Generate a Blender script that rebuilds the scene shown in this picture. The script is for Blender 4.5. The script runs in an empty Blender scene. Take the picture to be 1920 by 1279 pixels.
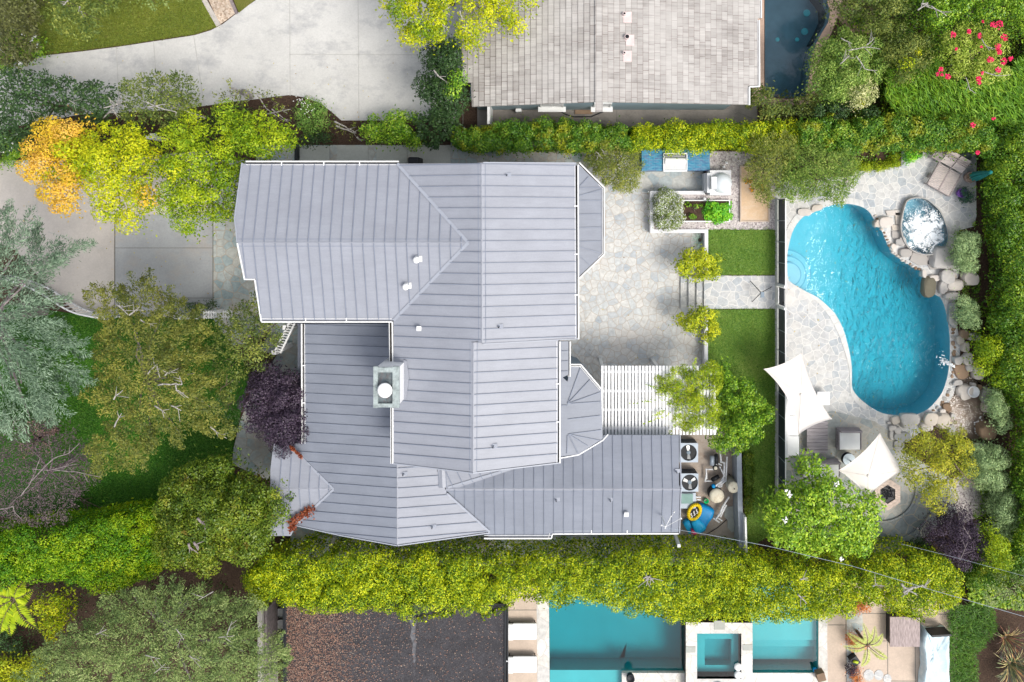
import bpy, bmesh, math, random
import numpy as np
from mathutils import Vector, Matrix
R = math.radians
scene = bpy.context.scene
C = scene.collection

# ---------------- camera, world, sun, exposure ----------------
H = 38.0; F = 1368.0; NX, NY = 1050.0, 415.0      # drone height, focal length and the point straight below, in photo pixels
cam = bpy.data.cameras.new('camera'); camo = bpy.data.objects.new('camera', cam); C.objects.link(camo)
camo.location = (0, 0, H); camo.rotation_euler = (0, 0, 0)
cam.sensor_fit = 'HORIZONTAL'; cam.sensor_width = 36.0; cam.lens = 36.0*F/1920.0
cam.shift_x = (960-NX)/1920.0; cam.shift_y = -(639.5-NY)/1920.0
cam.clip_end = 2000
scene.camera = camo
SUN = Vector((0.58, -0.38, 1.02)).normalized()
el = math.asin(SUN.z); az = math.atan2(SUN.x, SUN.y)
w = bpy.data.worlds.new("World"); scene.world = w; w.use_nodes = True
nt = w.node_tree; nt.nodes.clear()
sky = nt.nodes.new('ShaderNodeTexSky'); sky.sky_type = 'NISHITA'; sky.sun_disc = False
sky.sun_elevation = el; sky.sun_rotation = az; sky.air_density = 1.0; sky.dust_density = 3.0; sky.ozone_density = 1.0
bg = nt.nodes.new('ShaderNodeBackground'); bg.inputs[1].default_value = 0.15
wo = nt.nodes.new('ShaderNodeOutputWorld')
hs = nt.nodes.new('ShaderNodeHueSaturation'); hs.inputs['Saturation'].default_value = .35   # thin bright cloud
nt.links.new(sky.outputs[0], hs.inputs['Color']); nt.links.new(hs.outputs[0], bg.inputs[0]); nt.links.new(bg.outputs[0], wo.inputs[0])
sl = bpy.data.lights.new('sun', 'SUN'); sl.energy = 1.35; sl.angle = R(22); sl.color = (1.0, 0.95, 0.86)
so = bpy.data.objects.new('sun', sl); C.objects.link(so); so.rotation_euler = SUN.to_track_quat('Z', 'Y').to_euler(); so.location = (20, -20, 60)
scene.view_settings.view_transform = 'Standard'; scene.view_settings.look = 'None'
scene.view_settings.exposure = 0.66; scene.view_settings.gamma = 1.0
scene.cycles.max_bounces = 6; scene.cycles.diffuse_bounces = 2; scene.cycles.glossy_bounces = 2
scene.cycles.transmission_bounces = 4; scene.cycles.transparent_max_bounces = 10; scene.cycles.volume_bounces = 0

rng = np.random.default_rng(7); random.seed(11)

# ---------------- geometry helpers ----------------
def P(px, py, z=0.0):
    k = (H-z)/F
    return Vector(((px-NX)*k, -(py-NY)*k, z))
def S(z=0.0): return (H-z)/F           # metres per photo pixel at height z
def PP(pts, z): return [P(x, y, z) for x, y in pts]
ROOT = {}
def _base(o): return ROOT.get(o.name, Vector((0, 0, 0)))
def tag(o, label=None, cat=None, group=None, kind=None):
    if label: o['label'] = label
    if cat: o['category'] = cat
    if group: o['group'] = group
    if kind: o['kind'] = kind
    return o
def thing(name, label, cat, loc, group=None):
    o = bpy.data.objects.new(name, None); C.objects.link(o); o.location = loc; o.empty_display_size = .2
    ROOT[o.name] = Vector(loc)
    return tag(o, label, cat, group)
def link_mesh(name, me, parent, loc):
    o = bpy.data.objects.new(name, me); C.objects.link(o)
    if parent is not None:
        o.parent = parent; ROOT[o.name] = _base(parent)
    else:
        o.location = loc; ROOT[o.name] = Vector(loc)
    return o
class MB:
    def __init__(s): s.v = []; s.f = []; s.m = []; s.mi = 0
    def add(s, vs, fs):
        n = len(s.v); s.v += [tuple(p) for p in vs]
        for f in fs: s.f.append([i+n for i in f]); s.m.append(s.mi)
        return s
    def box(s, c, size, rz=0, M=None, taper=1.0):
        x, y, z = size[0]/2, size[1]/2, size[2]/2
        vs = [(-x,-y,-z),(x,-y,-z),(x,y,-z),(-x,y,-z),(-x*taper,-y*taper,z),(x*taper,-y*taper,z),(x*taper,y*taper,z),(-x*taper,y*taper,z)]
        m = M if M is not None else Matrix.Rotation(rz, 3, 'Z')
        return s.add([m @ Vector(v) + Vector(c) for v in vs], [(0,3,2,1),(4,5,6,7),(0,1,5,4),(1,2,6,5),(2,3,7,6),(3,0,4,7)])
    def bar(s, a, b, wd, ht):
        a, b = Vector(a), Vector(b); d = b-a; L = d.length
        if L < 1e-5: return s
        d.normalize(); up = Vector((0,0,1))
        if abs(d.z) > .98: up = Vector((1,0,0))
        sd = d.cross(up).normalized(); u = sd.cross(d)
        m = Matrix((d, sd, u)).transposed()
        return s.box((a+b)/2, (L, wd, ht), M=m)
    def prism(s, poly, z0, z1):
        """poly: xy(z) points in order; z1 may be list of top heights"""
        n = len(poly); zt = z1 if isinstance(z1, (list, tuple)) else [z1]*n; zb = z0 if isinstance(z0, (list, tuple)) else [z0]*n
        A = sum(poly[i][0]*poly[(i+1)%n][1]-poly[(i+1)%n][0]*poly[i][1] for i in range(n))
        idx = list(range(n)) if A > 0 else list(range(n))[::-1]
        p = [poly[i] for i in idx]; zt = [zt[i] for i in idx]; zb = [zb[i] for i in idx]
        vs = [(p[i][0], p[i][1], zb[i]) for i in range(n)]+[(p[i][0], p[i][1], zt[i]) for i in range(n)]
        fs = [tuple(range(n-1,-1,-1)), tuple(range(n, 2*n))]+[(i,(i+1)%n,n+(i+1)%n,n+i) for i in range(n)]
        return s.add(vs, fs)
    def tube(s, a, b, r0, r1=None, n=8, cap=True):
        r1 = r0 if r1 is None else r1
        a, b = Vector(a), Vector(b); d = (b-a)
        if d.length < 1e-6: return s
        d.normalize(); up = Vector((0,0,1)) if abs(d.z) < .9 else Vector((1,0,0))
        x = d.cross(up).normalized(); y = d.cross(x)
        vs = [a+(x*math.cos(t)+y*math.sin(t))*r0 for t in [2*math.pi*i/n for i in range(n)]]
        vs += [b+(x*math.cos(t)+y*math.sin(t))*r1 for t in [2*math.pi*i/n for i in range(n)]]
        fs = [(i,(i+1)%n,n+(i+1)%n,n+i) for i in range(n)]
        if cap: fs += [tuple(range(n-1,-1,-1)), tuple(range(n,2*n))]
        return s.add(vs, fs)
    def path(s, pts, r, n=6, r1=None):
        k = len(pts)-1
        for i in range(k):
            ra = r if r1 is None else r+(r1-r)*i/k; rb = r if r1 is None else r+(r1-r)*(i+1)/k
            s.tube(pts[i], pts[i+1], ra, rb, n)
        return s
    def lathe(s, c, prof, n=24):
        c = Vector(c); vs = []; fs = []
        for r, z in prof:
            for i in range(n):
                t = 2*math.pi*i/n; vs.append(c+Vector((r*math.cos(t), r*math.sin(t), z)))
        for j in range(len(prof)-1):
            for i in range(n): fs.append((j*n+i, j*n+(i+1)%n, (j+1)*n+(i+1)%n, (j+1)*n+i))
        fs.append(tuple(range(n-1,-1,-1))); fs.append(tuple((len(prof)-1)*n+i for i in range(n)))
        return s.add(vs, fs)
    def blob(s, c, rad, seed=0, rough=.2, sub=2, flat=0):
        bm = bmesh.new(); bmesh.ops.create_icosphere(bm, subdivisions=sub, radius=1)
        r = random.Random(seed); ks = [(Vector((r.uniform(-1,1), r.uniform(-1,1), r.uniform(-1,1)))*r.uniform(1,2.6), r.uniform(0,6)) for _ in range(6)]
        bm.verts.ensure_lookup_table(); rot = Matrix.Rotation(r.uniform(0,6), 3, 'Z') if rad[0] == rad[1] else Matrix.Identity(3)
        vs = []
        for v in bm.verts:
            d = 1+rough*sum(math.sin(k.dot(v.co)*1.6+o) for k, o in ks)/3
            if flat: d += rough*.22*sum(math.sin(k.dot(v.co)*5.5+o*3) for k, o in ks)/3
            p = v.co*d
            if flat: p = Vector([math.copysign(abs(q)**.72, q) for q in p])*.93
            if flat and p.z > flat: p.z = flat+(p.z-flat)*.2
            p = rot @ Vector((p.x*rad[0], p.y*rad[1], p.z*rad[2])); vs.append(p+Vector(c))
        fs = [tuple(v.index for v in f.verts) for f in bm.faces]; bm.free()
        return s.add(vs, fs)
    def build(s, name, mats, parent=None, smooth=False, bevel=0, origin=None):
        me = bpy.data.meshes.new(name)
        V = np.array(s.v, dtype=float)
        if parent is not None: base = _base(parent)
        elif origin is not None: base = Vector(origin)
        else: base = Vector(((V[:,0].min()+V[:,0].max())/2, (V[:,1].min()+V[:,1].max())/2, V[:,2].min()))
        me.from_pydata([tuple(p) for p in (V-np.array(base))], [], s.f)
        mats = mats if isinstance(mats, (list, tuple)) else [mats]
        for m in mats: me.materials.append(m)
        if len(mats) > 1: me.polygons.foreach_set('material_index', s.m)
        if smooth: me.polygons.foreach_set('use_smooth', [True]*len(me.polygons))
        me.update()
        o = link_mesh(name, me, parent, base)
        if bevel:
            b = o.modifiers.new('bevel', 'BEVEL'); b.width = bevel; b.segments = 2; b.limit_method = 'ANGLE'
        return o
def sheet_mb(outer, z, holes=(), th=0):
    """flat sheet at height z (xy points) with holes, optional skirt down by th round the outside"""
    bm = bmesh.new(); edges = []
    for ring in [outer]+list(holes):
        vs = [bm.verts.new((p[0], p[1], z)) for p in ring]
        edges += [bm.edges.new((vs[i], vs[(i+1)%len(vs)])) for i in range(len(vs))]
    bmesh.ops.triangle_fill(bm, use_beauty=True, use_dissolve=False, edges=edges)
    bm.verts.index_update()
    for f in bm.faces:
        if f.normal.z < 0: f.normal_flip()
    mb = MB(); mb.add([v.co.copy() for v in bm.verts], [tuple(v.index for v in f.verts) for f in bm.faces]); bm.free()
    if th:
        for ring in [outer]+list(holes):
            n = len(ring)
            for i in range(n):
                a, b = ring[i], ring[(i+1)%n]
                mb.add([(a[0],a[1],z),(b[0],b[1],z),(b[0],b[1],z-th),(a[0],a[1],z-th)], [(0,1,2,3)])
    return mb
def smooth_poly(pts, k=3):
    """closed Catmull-Rom"""
    out = []; n = len(pts)
    for i in range(n):
        p0, p1, p2, p3 = [np.array(pts[(i+j-1) % n], float) for j in range(4)]
        for t in np.arange(k)/k:
            out.append(tuple(.5*((2*p1)+(-p0+p2)*t+(2*p0-5*p1+4*p2-p3)*t*t+(-p0+3*p1-3*p2+p3)*t**3)))
    return out
def inpoly(x, y, poly):
    x = np.asarray(x); y = np.asarray(y); c = np.zeros(x.shape, bool); n = len(poly)
    for i in range(n):
        x0, y0 = poly[i]; x1, y1 = poly[(i+1) % n]
        if y0 == y1: continue
        m = ((y0 > y) != (y1 > y)) & (x < (x1-x0)*(y-y0)/(y1-y0)+x0); c ^= m
    return c
def edgedist(x, y, poly):
    d = np.full(x.shape, 1e9); n = len(poly)
    for i in range(n):
        a = np.array(poly[i], float); b = np.array(poly[(i+1) % n], float); ab = b-a; L = (ab**2).sum()+1e-9
        t = np.clip(((x-a[0])*ab[0]+(y-a[1])*ab[1])/L, 0, 1)
        d = np.minimum(d, np.hypot(x-a[0]-t*ab[0], y-a[1]-t*ab[1]))
    return d
def circ(cx, cy, r, n=24, a0=0, ry=None): return [(cx+r*math.cos(a0+2*math.pi*i/n), cy+(ry or r)*math.sin(a0+2*math.pi*i/n)) for i in range(n)]

# ---------------- materials ----------------
def nodes(name):
    m = bpy.data.materials.new(name); m.use_nodes = True; t = m.node_tree
    b = t.nodes['Principled BSDF']; b.inputs['Specular IOR Level'].default_value = .3
    return m, t, b
def N(t, k, **kw):
    n = t.nodes.new('ShaderNode'+k)
    for a, v in kw.items(): setattr(n, a, v)
    return n
def ramp(t, cols, pos=None, const=False):
    r = N(t, 'ValToRGB'); e = r.color_ramp.elements
    if const: r.color_ramp.interpolation = 'CONSTANT'
    n = len(cols); pos = pos or [i/max(1, n-1) for i in range(n)]
    while len(e) < n: e.new(.5)
    for i in range(n): e[i].position = pos[i]; e[i].color = (*cols[i], 1)
    return r
def coords(t, scale=(1,1,1), rot=0, loc=(0,0,0)):
    g = N(t, 'NewGeometry'); mp = N(t, 'Mapping'); t.links.new(g.outputs['Position'], mp.inputs[0])
    mp.inputs['Scale'].default_value = scale; mp.inputs['Rotation'].default_value = (0,0,rot); mp.inputs['Location'].default_value = loc
    return mp.outputs[0]
def noise(t, vec, scale, detail=4, rough=.6):
    n = N(t, 'TexNoise'); n.inputs['Scale'].default_value = scale; n.inputs['Detail'].default_value = detail; n.inputs['Roughness'].default_value = rough
    t.links.new(vec, n.inputs['Vector']); return n
def mixc(t, a, b, fac, mode='MIX'):
    m = N(t, 'Mix', data_type='RGBA', blend_type=mode)
    for s, v in ((m.inputs['Factor'], fac), (m.inputs[6], a), (m.inputs[7], b)):
        if isinstance(v, (int, float)): s.default_value = v
        elif isinstance(v, tuple): s.default_value = (*v, 1)
        else: t.links.new(v, s)
    return m.outputs[2]
def bump(t, b, h, strength=.3, dist=.02):
    n = N(t, 'Bump'); n.inputs['Strength'].default_value = strength; n.inputs['Distance'].default_value = dist
    t.links.new(h, n.inputs['Height']); t.links.new(n.outputs[0], b.inputs['Normal'])
def plain(name, col, rough=.6, metal=0, var=.12, sc=3.0, bmp=0, dirt=None, dirt_amt=.4, dsc=.8):
    m, t, b = nodes(name); v = coords(t)
    n = noise(t, v, sc, 5); lo = tuple(c*(1-var) for c in col); hi = tuple(min(1, c*(1+var)) for c in col)
    r = ramp(t, [lo, hi], [.3, .7]); t.links.new(n.outputs[0], r.inputs[0]); c = r.outputs[0]
    if dirt:
        n2 = noise(t, v, dsc, 6, .7); r2 = ramp(t, [(0,0,0),(dirt_amt,)*3], [.48, .72]); t.links.new(n2.outputs[0], r2.inputs[0])
        c = mixc(t, c, dirt, r2.outputs[0])
    t.links.new(c, b.inputs['Base Color']); b.inputs['Roughness'].default_value = rough; b.inputs['Metallic'].default_value = metal
    if bmp:
        n3 = noise(t, v, sc*8, 3); bump(t, b, n3.outputs[0], bmp, .01)
    return m
def flag(name, cols, joint, scale=1.9, jw=.05, seed=0, warm=None, var=1.0):
    """irregular flagstones: Voronoi cells with mortar joints"""
    m, t, b = nodes(name); v = coords(t, loc=(seed, seed*1.7, 0))
    nz = noise(t, v, 1.3, 3); ad = N(t, 'VectorMath', operation='MULTIPLY_ADD'); t.links.new(nz.outputs[1], ad.inputs[0])
    ad.inputs[1].default_value = (.28,.28,0); t.links.new(v, ad.inputs[2])
    fl = N(t, 'VectorMath', operation='MULTIPLY'); t.links.new(ad.outputs[0], fl.inputs[0]); fl.inputs[1].default_value = (1,1,0)
    vo = N(t, 'TexVoronoi', voronoi_dimensions='2D'); vo.inputs['Scale'].default_value = scale; t.links.new(fl.outputs[0], vo.inputs['Vector'])
    ve = N(t, 'TexVoronoi', voronoi_dimensions='2D', feature='DISTANCE_TO_EDGE'); ve.inputs['Scale'].default_value = scale; t.links.new(fl.outputs[0], ve.inputs['Vector'])
    sp = N(t, 'SeparateColor'); t.links.new(vo.outputs['Color'], sp.inputs[0])
    r = ramp(t, cols, None); t.links.new(sp.outputs[0], r.inputs[0])
    n1 = noise(t, v, 5, 6, .7); r1 = ramp(t, [(.72,)*3, (1.22,)*3], [.3,.7]); t.links.new(n1.outputs[0], r1.inputs[0])
    c = mixc(t, r.outputs[0], r1.outputs[0], .8, 'MULTIPLY')
    if warm:
        n2 = noise(t, v, .45, 4, .7); r2 = ramp(t, [(0,)*3, (.75,)*3], [.5,.7]); t.links.new(n2.outputs[0], r2.inputs[0]); c = mixc(t, c, warm, r2.outputs[0])
    je = ramp(t, [(1,)*3, (0,)*3], [jw*.4, jw]); t.links.new(ve.outputs[0], je.inputs[0])
    c2 = mixc(t, c, joint, je.outputs[0]); t.links.new(c2, b.inputs['Base Color']); b.inputs['Roughness'].default_value = .75
    jh = ramp(t, [(0,)*3, (1,)*3], [0, jw*1.3]); t.links.new(ve.outputs[0], jh.inputs[0]); hh = mixc(t, jh.outputs[0], n1.outputs[0], .25)
    bump(t, b, hh, .5, .015)
    return m
LG = 1.7
def leafmat(name, cols, clump=.9, trans=.3, rough=.5, nscale=.9, cols2=None, amt2=0, pos=None):
    m, t, b = nodes(name)
    g = N(t, 'NewGeometry'); v = coords(t, loc=(random.uniform(0,50), random.uniform(0,50), 0))
    n = noise(t, v, nscale, 3, .6)
    ma = N(t, 'MapRange'); ma.inputs[1].default_value = .3; ma.inputs[2].default_value = .7; t.links.new(n.outputs[0], ma.inputs[0])
    at = N(t, 'Attribute'); at.attribute_name = 'tone'; av = N(t, 'Math', operation='MULTIPLY_ADD'); t.links.new(at.outputs['Fac'], av.inputs[0]); av.inputs[1].default_value = .6
    nb = N(t, 'Math', operation='MULTIPLY'); t.links.new(ma.outputs[0], nb.inputs[0]); nb.inputs[1].default_value = .4; t.links.new(nb.outputs[0], av.inputs[2])
    a = N(t, 'Math', operation='MULTIPLY'); t.links.new(av.outputs[0], a.inputs[0]); a.inputs[1].default_value = clump*.6
    a2 = N(t, 'Math', operation='MULTIPLY_ADD'); t.links.new(g.outputs['Random Per Island'], a2.inputs[0]); a2.inputs[1].default_value = 1-clump*.6; t.links.new(a.outputs[0], a2.inputs[2])
    r = ramp(t, [tuple(min(.9, q*LG) for q in cc) for cc in cols], pos); t.links.new(a2.outputs[0], r.inputs[0]); c = r.outputs[0]
    if cols2:
        n2 = noise(t, v, nscale*1.7, 2); r2 = ramp(t, [(0,)*3, (1,)*3], [1-amt2-.06, 1-amt2+.06]); t.links.new(n2.outputs[0], r2.inputs[0])
        r3 = ramp(t, cols2); t.links.new(g.outputs['Random Per Island'], r3.inputs[0]); c = mixc(t, c, r3.outputs[0], r2.outputs[0])
    t.links.new(c, b.inputs['Base Color']); b.inputs['Roughness'].default_value = rough
    tr = N(t, 'BsdfTranslucent'); mc = mixc(t, c, (1.0, 1.0, .45), .5, 'MULTIPLY'); t.links.new(c, tr.inputs[0])
    mx = N(t, 'MixShader'); mx.inputs[0].default_value = trans*.7; t.links.new(b.outputs[0], mx.inputs[1]); t.links.new(tr.outputs[0], mx.inputs[2])
    t.links.new(mx.outputs[0], t.nodes['Material Output'].inputs[0])
    return m
def wood(name, col, rot=0, scale=(3,40,3), plank=None, var=.35, rough=.7):
    m, t, b = nodes(name); v = coords(t, scale, rot); n = noise(t, v, 1, 5, .65)
    r = ramp(t, [tuple(c*(1-var) for c in col), tuple(min(1,c*(1+var)) for c in col)], [.3,.7]); t.links.new(n.outputs[0], r.inputs[0])
    t.links.new(r.outputs[0], b.inputs['Base Color']); b.inputs['Roughness'].default_value = rough; bump(t, b, n.outputs[0], .3, .005)
    return m
M = {}
M['roof'] = plain('painted_metal_roof', (.295,.308,.35), .42, .0, .07, .7, 0, (.30,.31,.36), .35, 1.3)
M['rooflow'] = plain('painted_metal_roof_weathered', (.225,.243,.287), .42, .0, .09, .7, 0, (.22,.24,.29), .35, 1.0)
for k_ in ('roof', 'rooflow'):
    t_ = M[k_].node_tree; b_ = t_.nodes['Principled BSDF']; src = b_.inputs['Base Color'].links[0].from_socket
    n_ = noise(t_, coords(t_, (1.1,7,1)), .9, 6, .75); n2_ = noise(t_, coords(t_, (9,9,9)), 2, 4, .8); r_ = ramp(t_, [(.95,)*3, (1.04,)*3], [.35,.65]); t_.links.new(n_.outputs[0], r_.inputs[0]); r2_ = ramp(t_, [(.95,)*3, (1.05,)*3], [.3,.7]); t_.links.new(n2_.outputs[0], r2_.inputs[0])
    t_.links.new(mixc(t_, mixc(t_, src, r_.outputs[0], 1, 'MULTIPLY'), r2_.outputs[0], 1, 'MULTIPLY'), b_.inputs['Base Color'])
M['rib'] = plain('roof_seam_shade', (.215,.24,.30), .5, 0, .1)  # seams share the roof paint; their shadow lines are put into this darker colour
M['cap'] = plain('roof_ridge_metal', (.33,.35,.40), .4, 0, .05)
M['white'] = plain('white_paint', (.80,.80,.79), .45, 0, .05, 2, 0, (.55,.53,.48), .25, 3)
M['brightwhite'] = plain('bright_white_paint', (.80,.80,.80), .5, 0, .02)
M['gutterin'] = plain('gutter_debris', (.035,.03,.025), .9, 0, .5, 8)
M['siding'] = plain('grey_blue_siding', (.20,.25,.30), .6, 0, .08, 3)
M['bluewall'] = plain('blue_grey_wall_paint', (.27,.36,.41), .6, 0, .06, 1, 0, (.2,.22,.22), .3)
M['glass'] = plain('window_glass', (.03,.045,.06), .08, 0, .1)
M['galv'] = plain('weathered_zinc', (.30,.345,.34), .5, .1, .35, 6, .2, (.52,.58,.56), .6, 5)
M['dark'] = plain('dark_metal', (.02,.022,.026), .5, 0, .2)
M['black'] = plain('black_plastic', (.010,.011,.014), .5, 0, .2)
M['greym'] = plain('grey_sheet_metal', (.36,.41,.47), .45, .2, .06)
M['patio'] = flag('patio_flagstone', [(.46,.49,.51),(.56,.56,.54),(.60,.59,.56),(.53,.55,.55),(.63,.615,.58),(.41,.45,.485)], (.47,.41,.35), 2.7, .055, 3, (.60,.56,.51))
M['deck'] = flag('pool_deck_flagstone', [(.46,.465,.47),(.55,.54,.52),(.38,.41,.435),(.58,.57,.545),(.44,.46,.48),(.52,.51,.49)], (.66,.645,.61), 2.6, .06, 9, (.68,.65,.60))
M['slate'] = flag('grey_slate_flagstone', [(.16,.19,.20),(.26,.29,.29),(.34,.35,.33),(.20,.23,.25),(.30,.30,.27)], (.34,.31,.26), 1.7, .05, 21, None)
M['sideflag'] = flag('side_walk_flagstone', [(.27,.34,.35),(.40,.44,.43),(.45,.45,.41),(.32,.37,.37)], (.40,.35,.29), 2.2, .06, 5, (.34,.27,.22))
M['bluestone'] = flag('bluish_patio_flagstone', [(.30,.36,.38),(.42,.45,.44),(.50,.49,.45),(.36,.41,.42)], (.44,.42,.38), 1.9, .045, 14)
def concrete(name, col, joints=None, stain=(.35,.34,.32), amt=.35, sc=.35):
    m, t, b = nodes(name); v = coords(t)
    n = noise(t, v, sc, 8, .72); n2 = noise(t, v, 12, 5, .7)
    r = ramp(t, [tuple(c*.86 for c in col), col, tuple(min(1,c*1.1) for c in col)], [.3,.5,.7]); t.links.new(n.outputs[0], r.inputs[0])
    r2 = ramp(t, [(.88,)*3, (1.08,)*3], [.3,.7]); t.links.new(n2.outputs[0], r2.inputs[0]); c = mixc(t, r.outputs[0], r2.outputs[0], .8, 'MULTIPLY')
    v3 = coords(t, (1,1.6,1), .4, (7,3,0)); n3 = noise(t, v3, .55, 7, .75); r3 = ramp(t, [(0,)*3, (amt,)*3], [.5,.68]); t.links.new(n3.outputs[0], r3.inputs[0]); c = mixc(t, c, stain, r3.outputs[0])
    t.links.new(c, b.inputs['Base Color']); b.inputs['Roughness'].default_value = .8; bump(t, b, n2.outputs[0], .15, .004)
    return m
M['drive'] = concrete('driveway_concrete', (.56,.55,.525), None, (.33,.33,.34), .75)
M['apron'] = concrete('grey_apron_concrete', (.345,.355,.36), None, (.42,.36,.30), .55, .5)
M['oldconc'] = concrete('warm_old_concrete', (.50,.46,.42), None, (.38,.35,.33), .5)
M['walk'] = concrete('side_walk_concrete', (.45,.46,.42), None, (.34,.33,.29), .5)
M['dirtyconc'] = concrete('dirty_concrete', (.27,.245,.22), None, (.13,.12,.11), .8, 1.2)
M['tan'] = concrete('tan_paver', (.56,.45,.36), None, (.44,.35,.28), .4, .9)
M['terracotta'] = concrete('pink_stone_coping', (.60,.42,.32), None, (.40,.28,.22), .6, 1.5)
M['travertine'] = flag('travertine_blocks', [(.66,.63,.58),(.74,.72,.68),(.58,.56,.53),(.70,.66,.58)], (.52,.48,.43), 1.1, .02, 4)
M['line'] = plain('joint_line', (.20,.19,.17), .9)
M['jointlt'] = plain('faint_joint_line', (.43,.42,.40), .9)
def grassmat(name, cols, sc=1.0):
    m, t, b = nodes(name); v = coords(t); n = noise(t, v, .7*sc, 6, .7); n2 = noise(t, v, 22, 3, .8)
    a = N(t, 'Math', operation='MULTIPLY_ADD'); t.links.new(n2.outputs[0], a.inputs[0]); a.inputs[1].default_value = .6
    s = N(t, 'Math', operation='MULTIPLY'); t.links.new(n.outputs[0], s.inputs[0]); s.inputs[1].default_value = .7; t.links.new(s.outputs[0], a.inputs[2])
    r = ramp(t, cols, [.42+.46*i/(len(cols)-1) for i in range(len(cols))]); t.links.new(a.outputs[0], r.inputs[0])
    t.links.new(r.outputs[0], b.inputs['Base Color']); b.inputs['Roughness'].default_value = .9; bump(t, b, n2.outputs[0], .8, .04)
    return m
M['lawn'] = grassmat('lawn_turf', [(.03,.095,.014),(.07,.17,.027),(.13,.22,.04),(.28,.28,.10)])
M['drylawn'] = grassmat('olive_lawn_turf', [(.05,.07,.010),(.10,.12,.015),(.15,.15,.03),(.22,.19,.07)], .8)
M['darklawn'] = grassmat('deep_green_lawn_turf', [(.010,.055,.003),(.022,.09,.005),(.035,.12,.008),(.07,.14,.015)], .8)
M['soil'] = plain('brown_mulch', (.060,.036,.024), .95, 0, .6, 14, .8, (.11,.075,.05), .6, 5)
M['gravel'] = None
def speck(name, cols, scale, bs=.6, v2=None):
    m, t, b = nodes(name); v = coords(t); vo = N(t, 'TexVoronoi'); vo.inputs['Scale'].default_value = scale; t.links.new(v, vo.inputs['Vector'])
    sp = N(t, 'SeparateColor'); t.links.new(vo.outputs['Color'], sp.inputs[0]); r = ramp(t, cols); t.links.new(sp.outputs[0], r.inputs[0])
    n = noise(t, v, 1.1, 4, .7); r2 = ramp(t, [(.8,)*3, (1.15,)*3], [.35,.65]); t.links.new(n.outputs[0], r2.inputs[0]); c = mixc(t, r.outputs[0], r2.outputs[0], 1, 'MULTIPLY')
    t.links.new(c, b.inputs['Base Color']); b.inputs['Roughness'].default_value = .85; bump(t, b, vo.outputs['Distance'], bs, .02)
    return m
M['gravel'] = speck('pea_gravel', [(.24,.20,.20),(.50,.45,.43),(.62,.57,.54),(.36,.31,.32),(.70,.66,.62)], 16)
M['tangravel'] = speck('tan_gravel', [(.30,.22,.16),(.52,.40,.30),(.62,.52,.42),(.40,.31,.24)], 12)
M['sand'] = concrete('warm_sand', (.62,.44,.28), None, (.66,.55,.44), .7, .6)
M['tarroof'] = speck('black_granule_roof', [(.030,.028,.032),(.055,.052,.058),(.042,.04,.046),(.10,.095,.10)], 34, .4)
M['plaster'] = plain('pool_plaster', (.15,.44,.54), .7, 0, .05, 1.2, 0, (.13,.41,.51), .4, .6)
M['steplaster'] = plain('pale_step_plaster', (.27,.49,.60), .7, 0, .04)
M['stepedge'] = plain('blue_step_tile', (.10,.32,.46), .5, 0, .06)
M['foam'] = plain('white_foam', (.93,.95,.96), .6, 0, .04)
def rockmat(name, cols, sc=2.5):
    m, t, b = nodes(name); oi = N(t, 'ObjectInfo'); v = coords(t); n = noise(t, v, sc, 7, .7)
    a = N(t, 'Math', operation='MULTIPLY_ADD'); t.links.new(oi.outputs['Random'], a.inputs[0]); a.inputs[1].default_value = .6
    s = N(t, 'Math', operation='MULTIPLY'); t.links.new(n.outputs[0], s.inputs[0]); s.inputs[1].default_value = .45; t.links.new(s.outputs[0], a.inputs[2])
    r = ramp(t, cols); t.links.new(a.outputs[0], r.inputs[0]); t.links.new(r.outputs[0], b.inputs['Base Color']); b.inputs['Roughness'].default_value = .8
    bump(t, b, n.outputs[0], .6, .04); return m
M['rock'] = rockmat('pale_rock', [(.36,.30,.25),(.52,.46,.39),(.62,.56,.50),(.44,.42,.40),(.66,.62,.57)])
M['brownrock'] = rockmat('brown_rock', [(.14,.09,.06),(.25,.17,.11),(.32,.22,.15),(.20,.16,.13)])
M['greyrock'] = rockmat('grey_slab_rock', [(.24,.25,.25),(.34,.34,.33),(.40,.37,.34),(.28,.28,.27)])
M['oliverock'] = rockmat('olive_rock', [(.12,.11,.08),(.19,.17,.12),(.16,.14,.11)])
M['bark'] = plain('brown_bark', (.13,.095,.07), .9, 0, .35, 6, .6)
M['palebark'] = plain('pale_bark', (.36,.335,.31), .85, 0, .25, 6, .4)
M['greybark'] = plain('grey_bark', (.24,.20,.20), .85, 0, .3, 6, .4)
M['graywood'] = wood('weathered_grey_wood', (.36,.31,.30), 0, (2,26,3))
M['graywoodx'] = wood('weathered_grey_planks', (.30,.27,.28), 0, (1.5,18,2))
M['teak'] = wood('sun_bleached_teak', (.60,.52,.48), R(32), (2,30,3))
M['firewood'] = wood('pinkish_bleached_wood', (.56,.45,.38), 0, (6,14,3))
M['cream'] = plain('cream_canvas', (.74,.69,.64), .85, 0, .025, 1.5)
M['cushion'] = plain('white_cushion', (.90,.90,.89), .9, 0, .04, 2)
M['coverblue'] = plain('pale_blue_cover', (.56,.70,.76), .6, 0, .15, 1.5, 0, (.80,.85,.87), .9, 1.4)
M['teal'] = plain('teal_canvas', (.008,.16,.15), .8, 0, .2, 4)
M['floatblue'] = plain('blue_vinyl', (.005,.26,.60), .4, 0, .1)
M['floatlight'] = plain('light_blue_vinyl', (.02,.42,.75), .35, 0, .08)
M['yellow'] = plain('yellow_vinyl', (.80,.56,.01), .4, 0, .06)
M['pink'] = plain('pink_vinyl', (.72,.06,.16), .4)
M['bucket'] = plain('green_plastic', (.01,.55,.20), .4)
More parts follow.
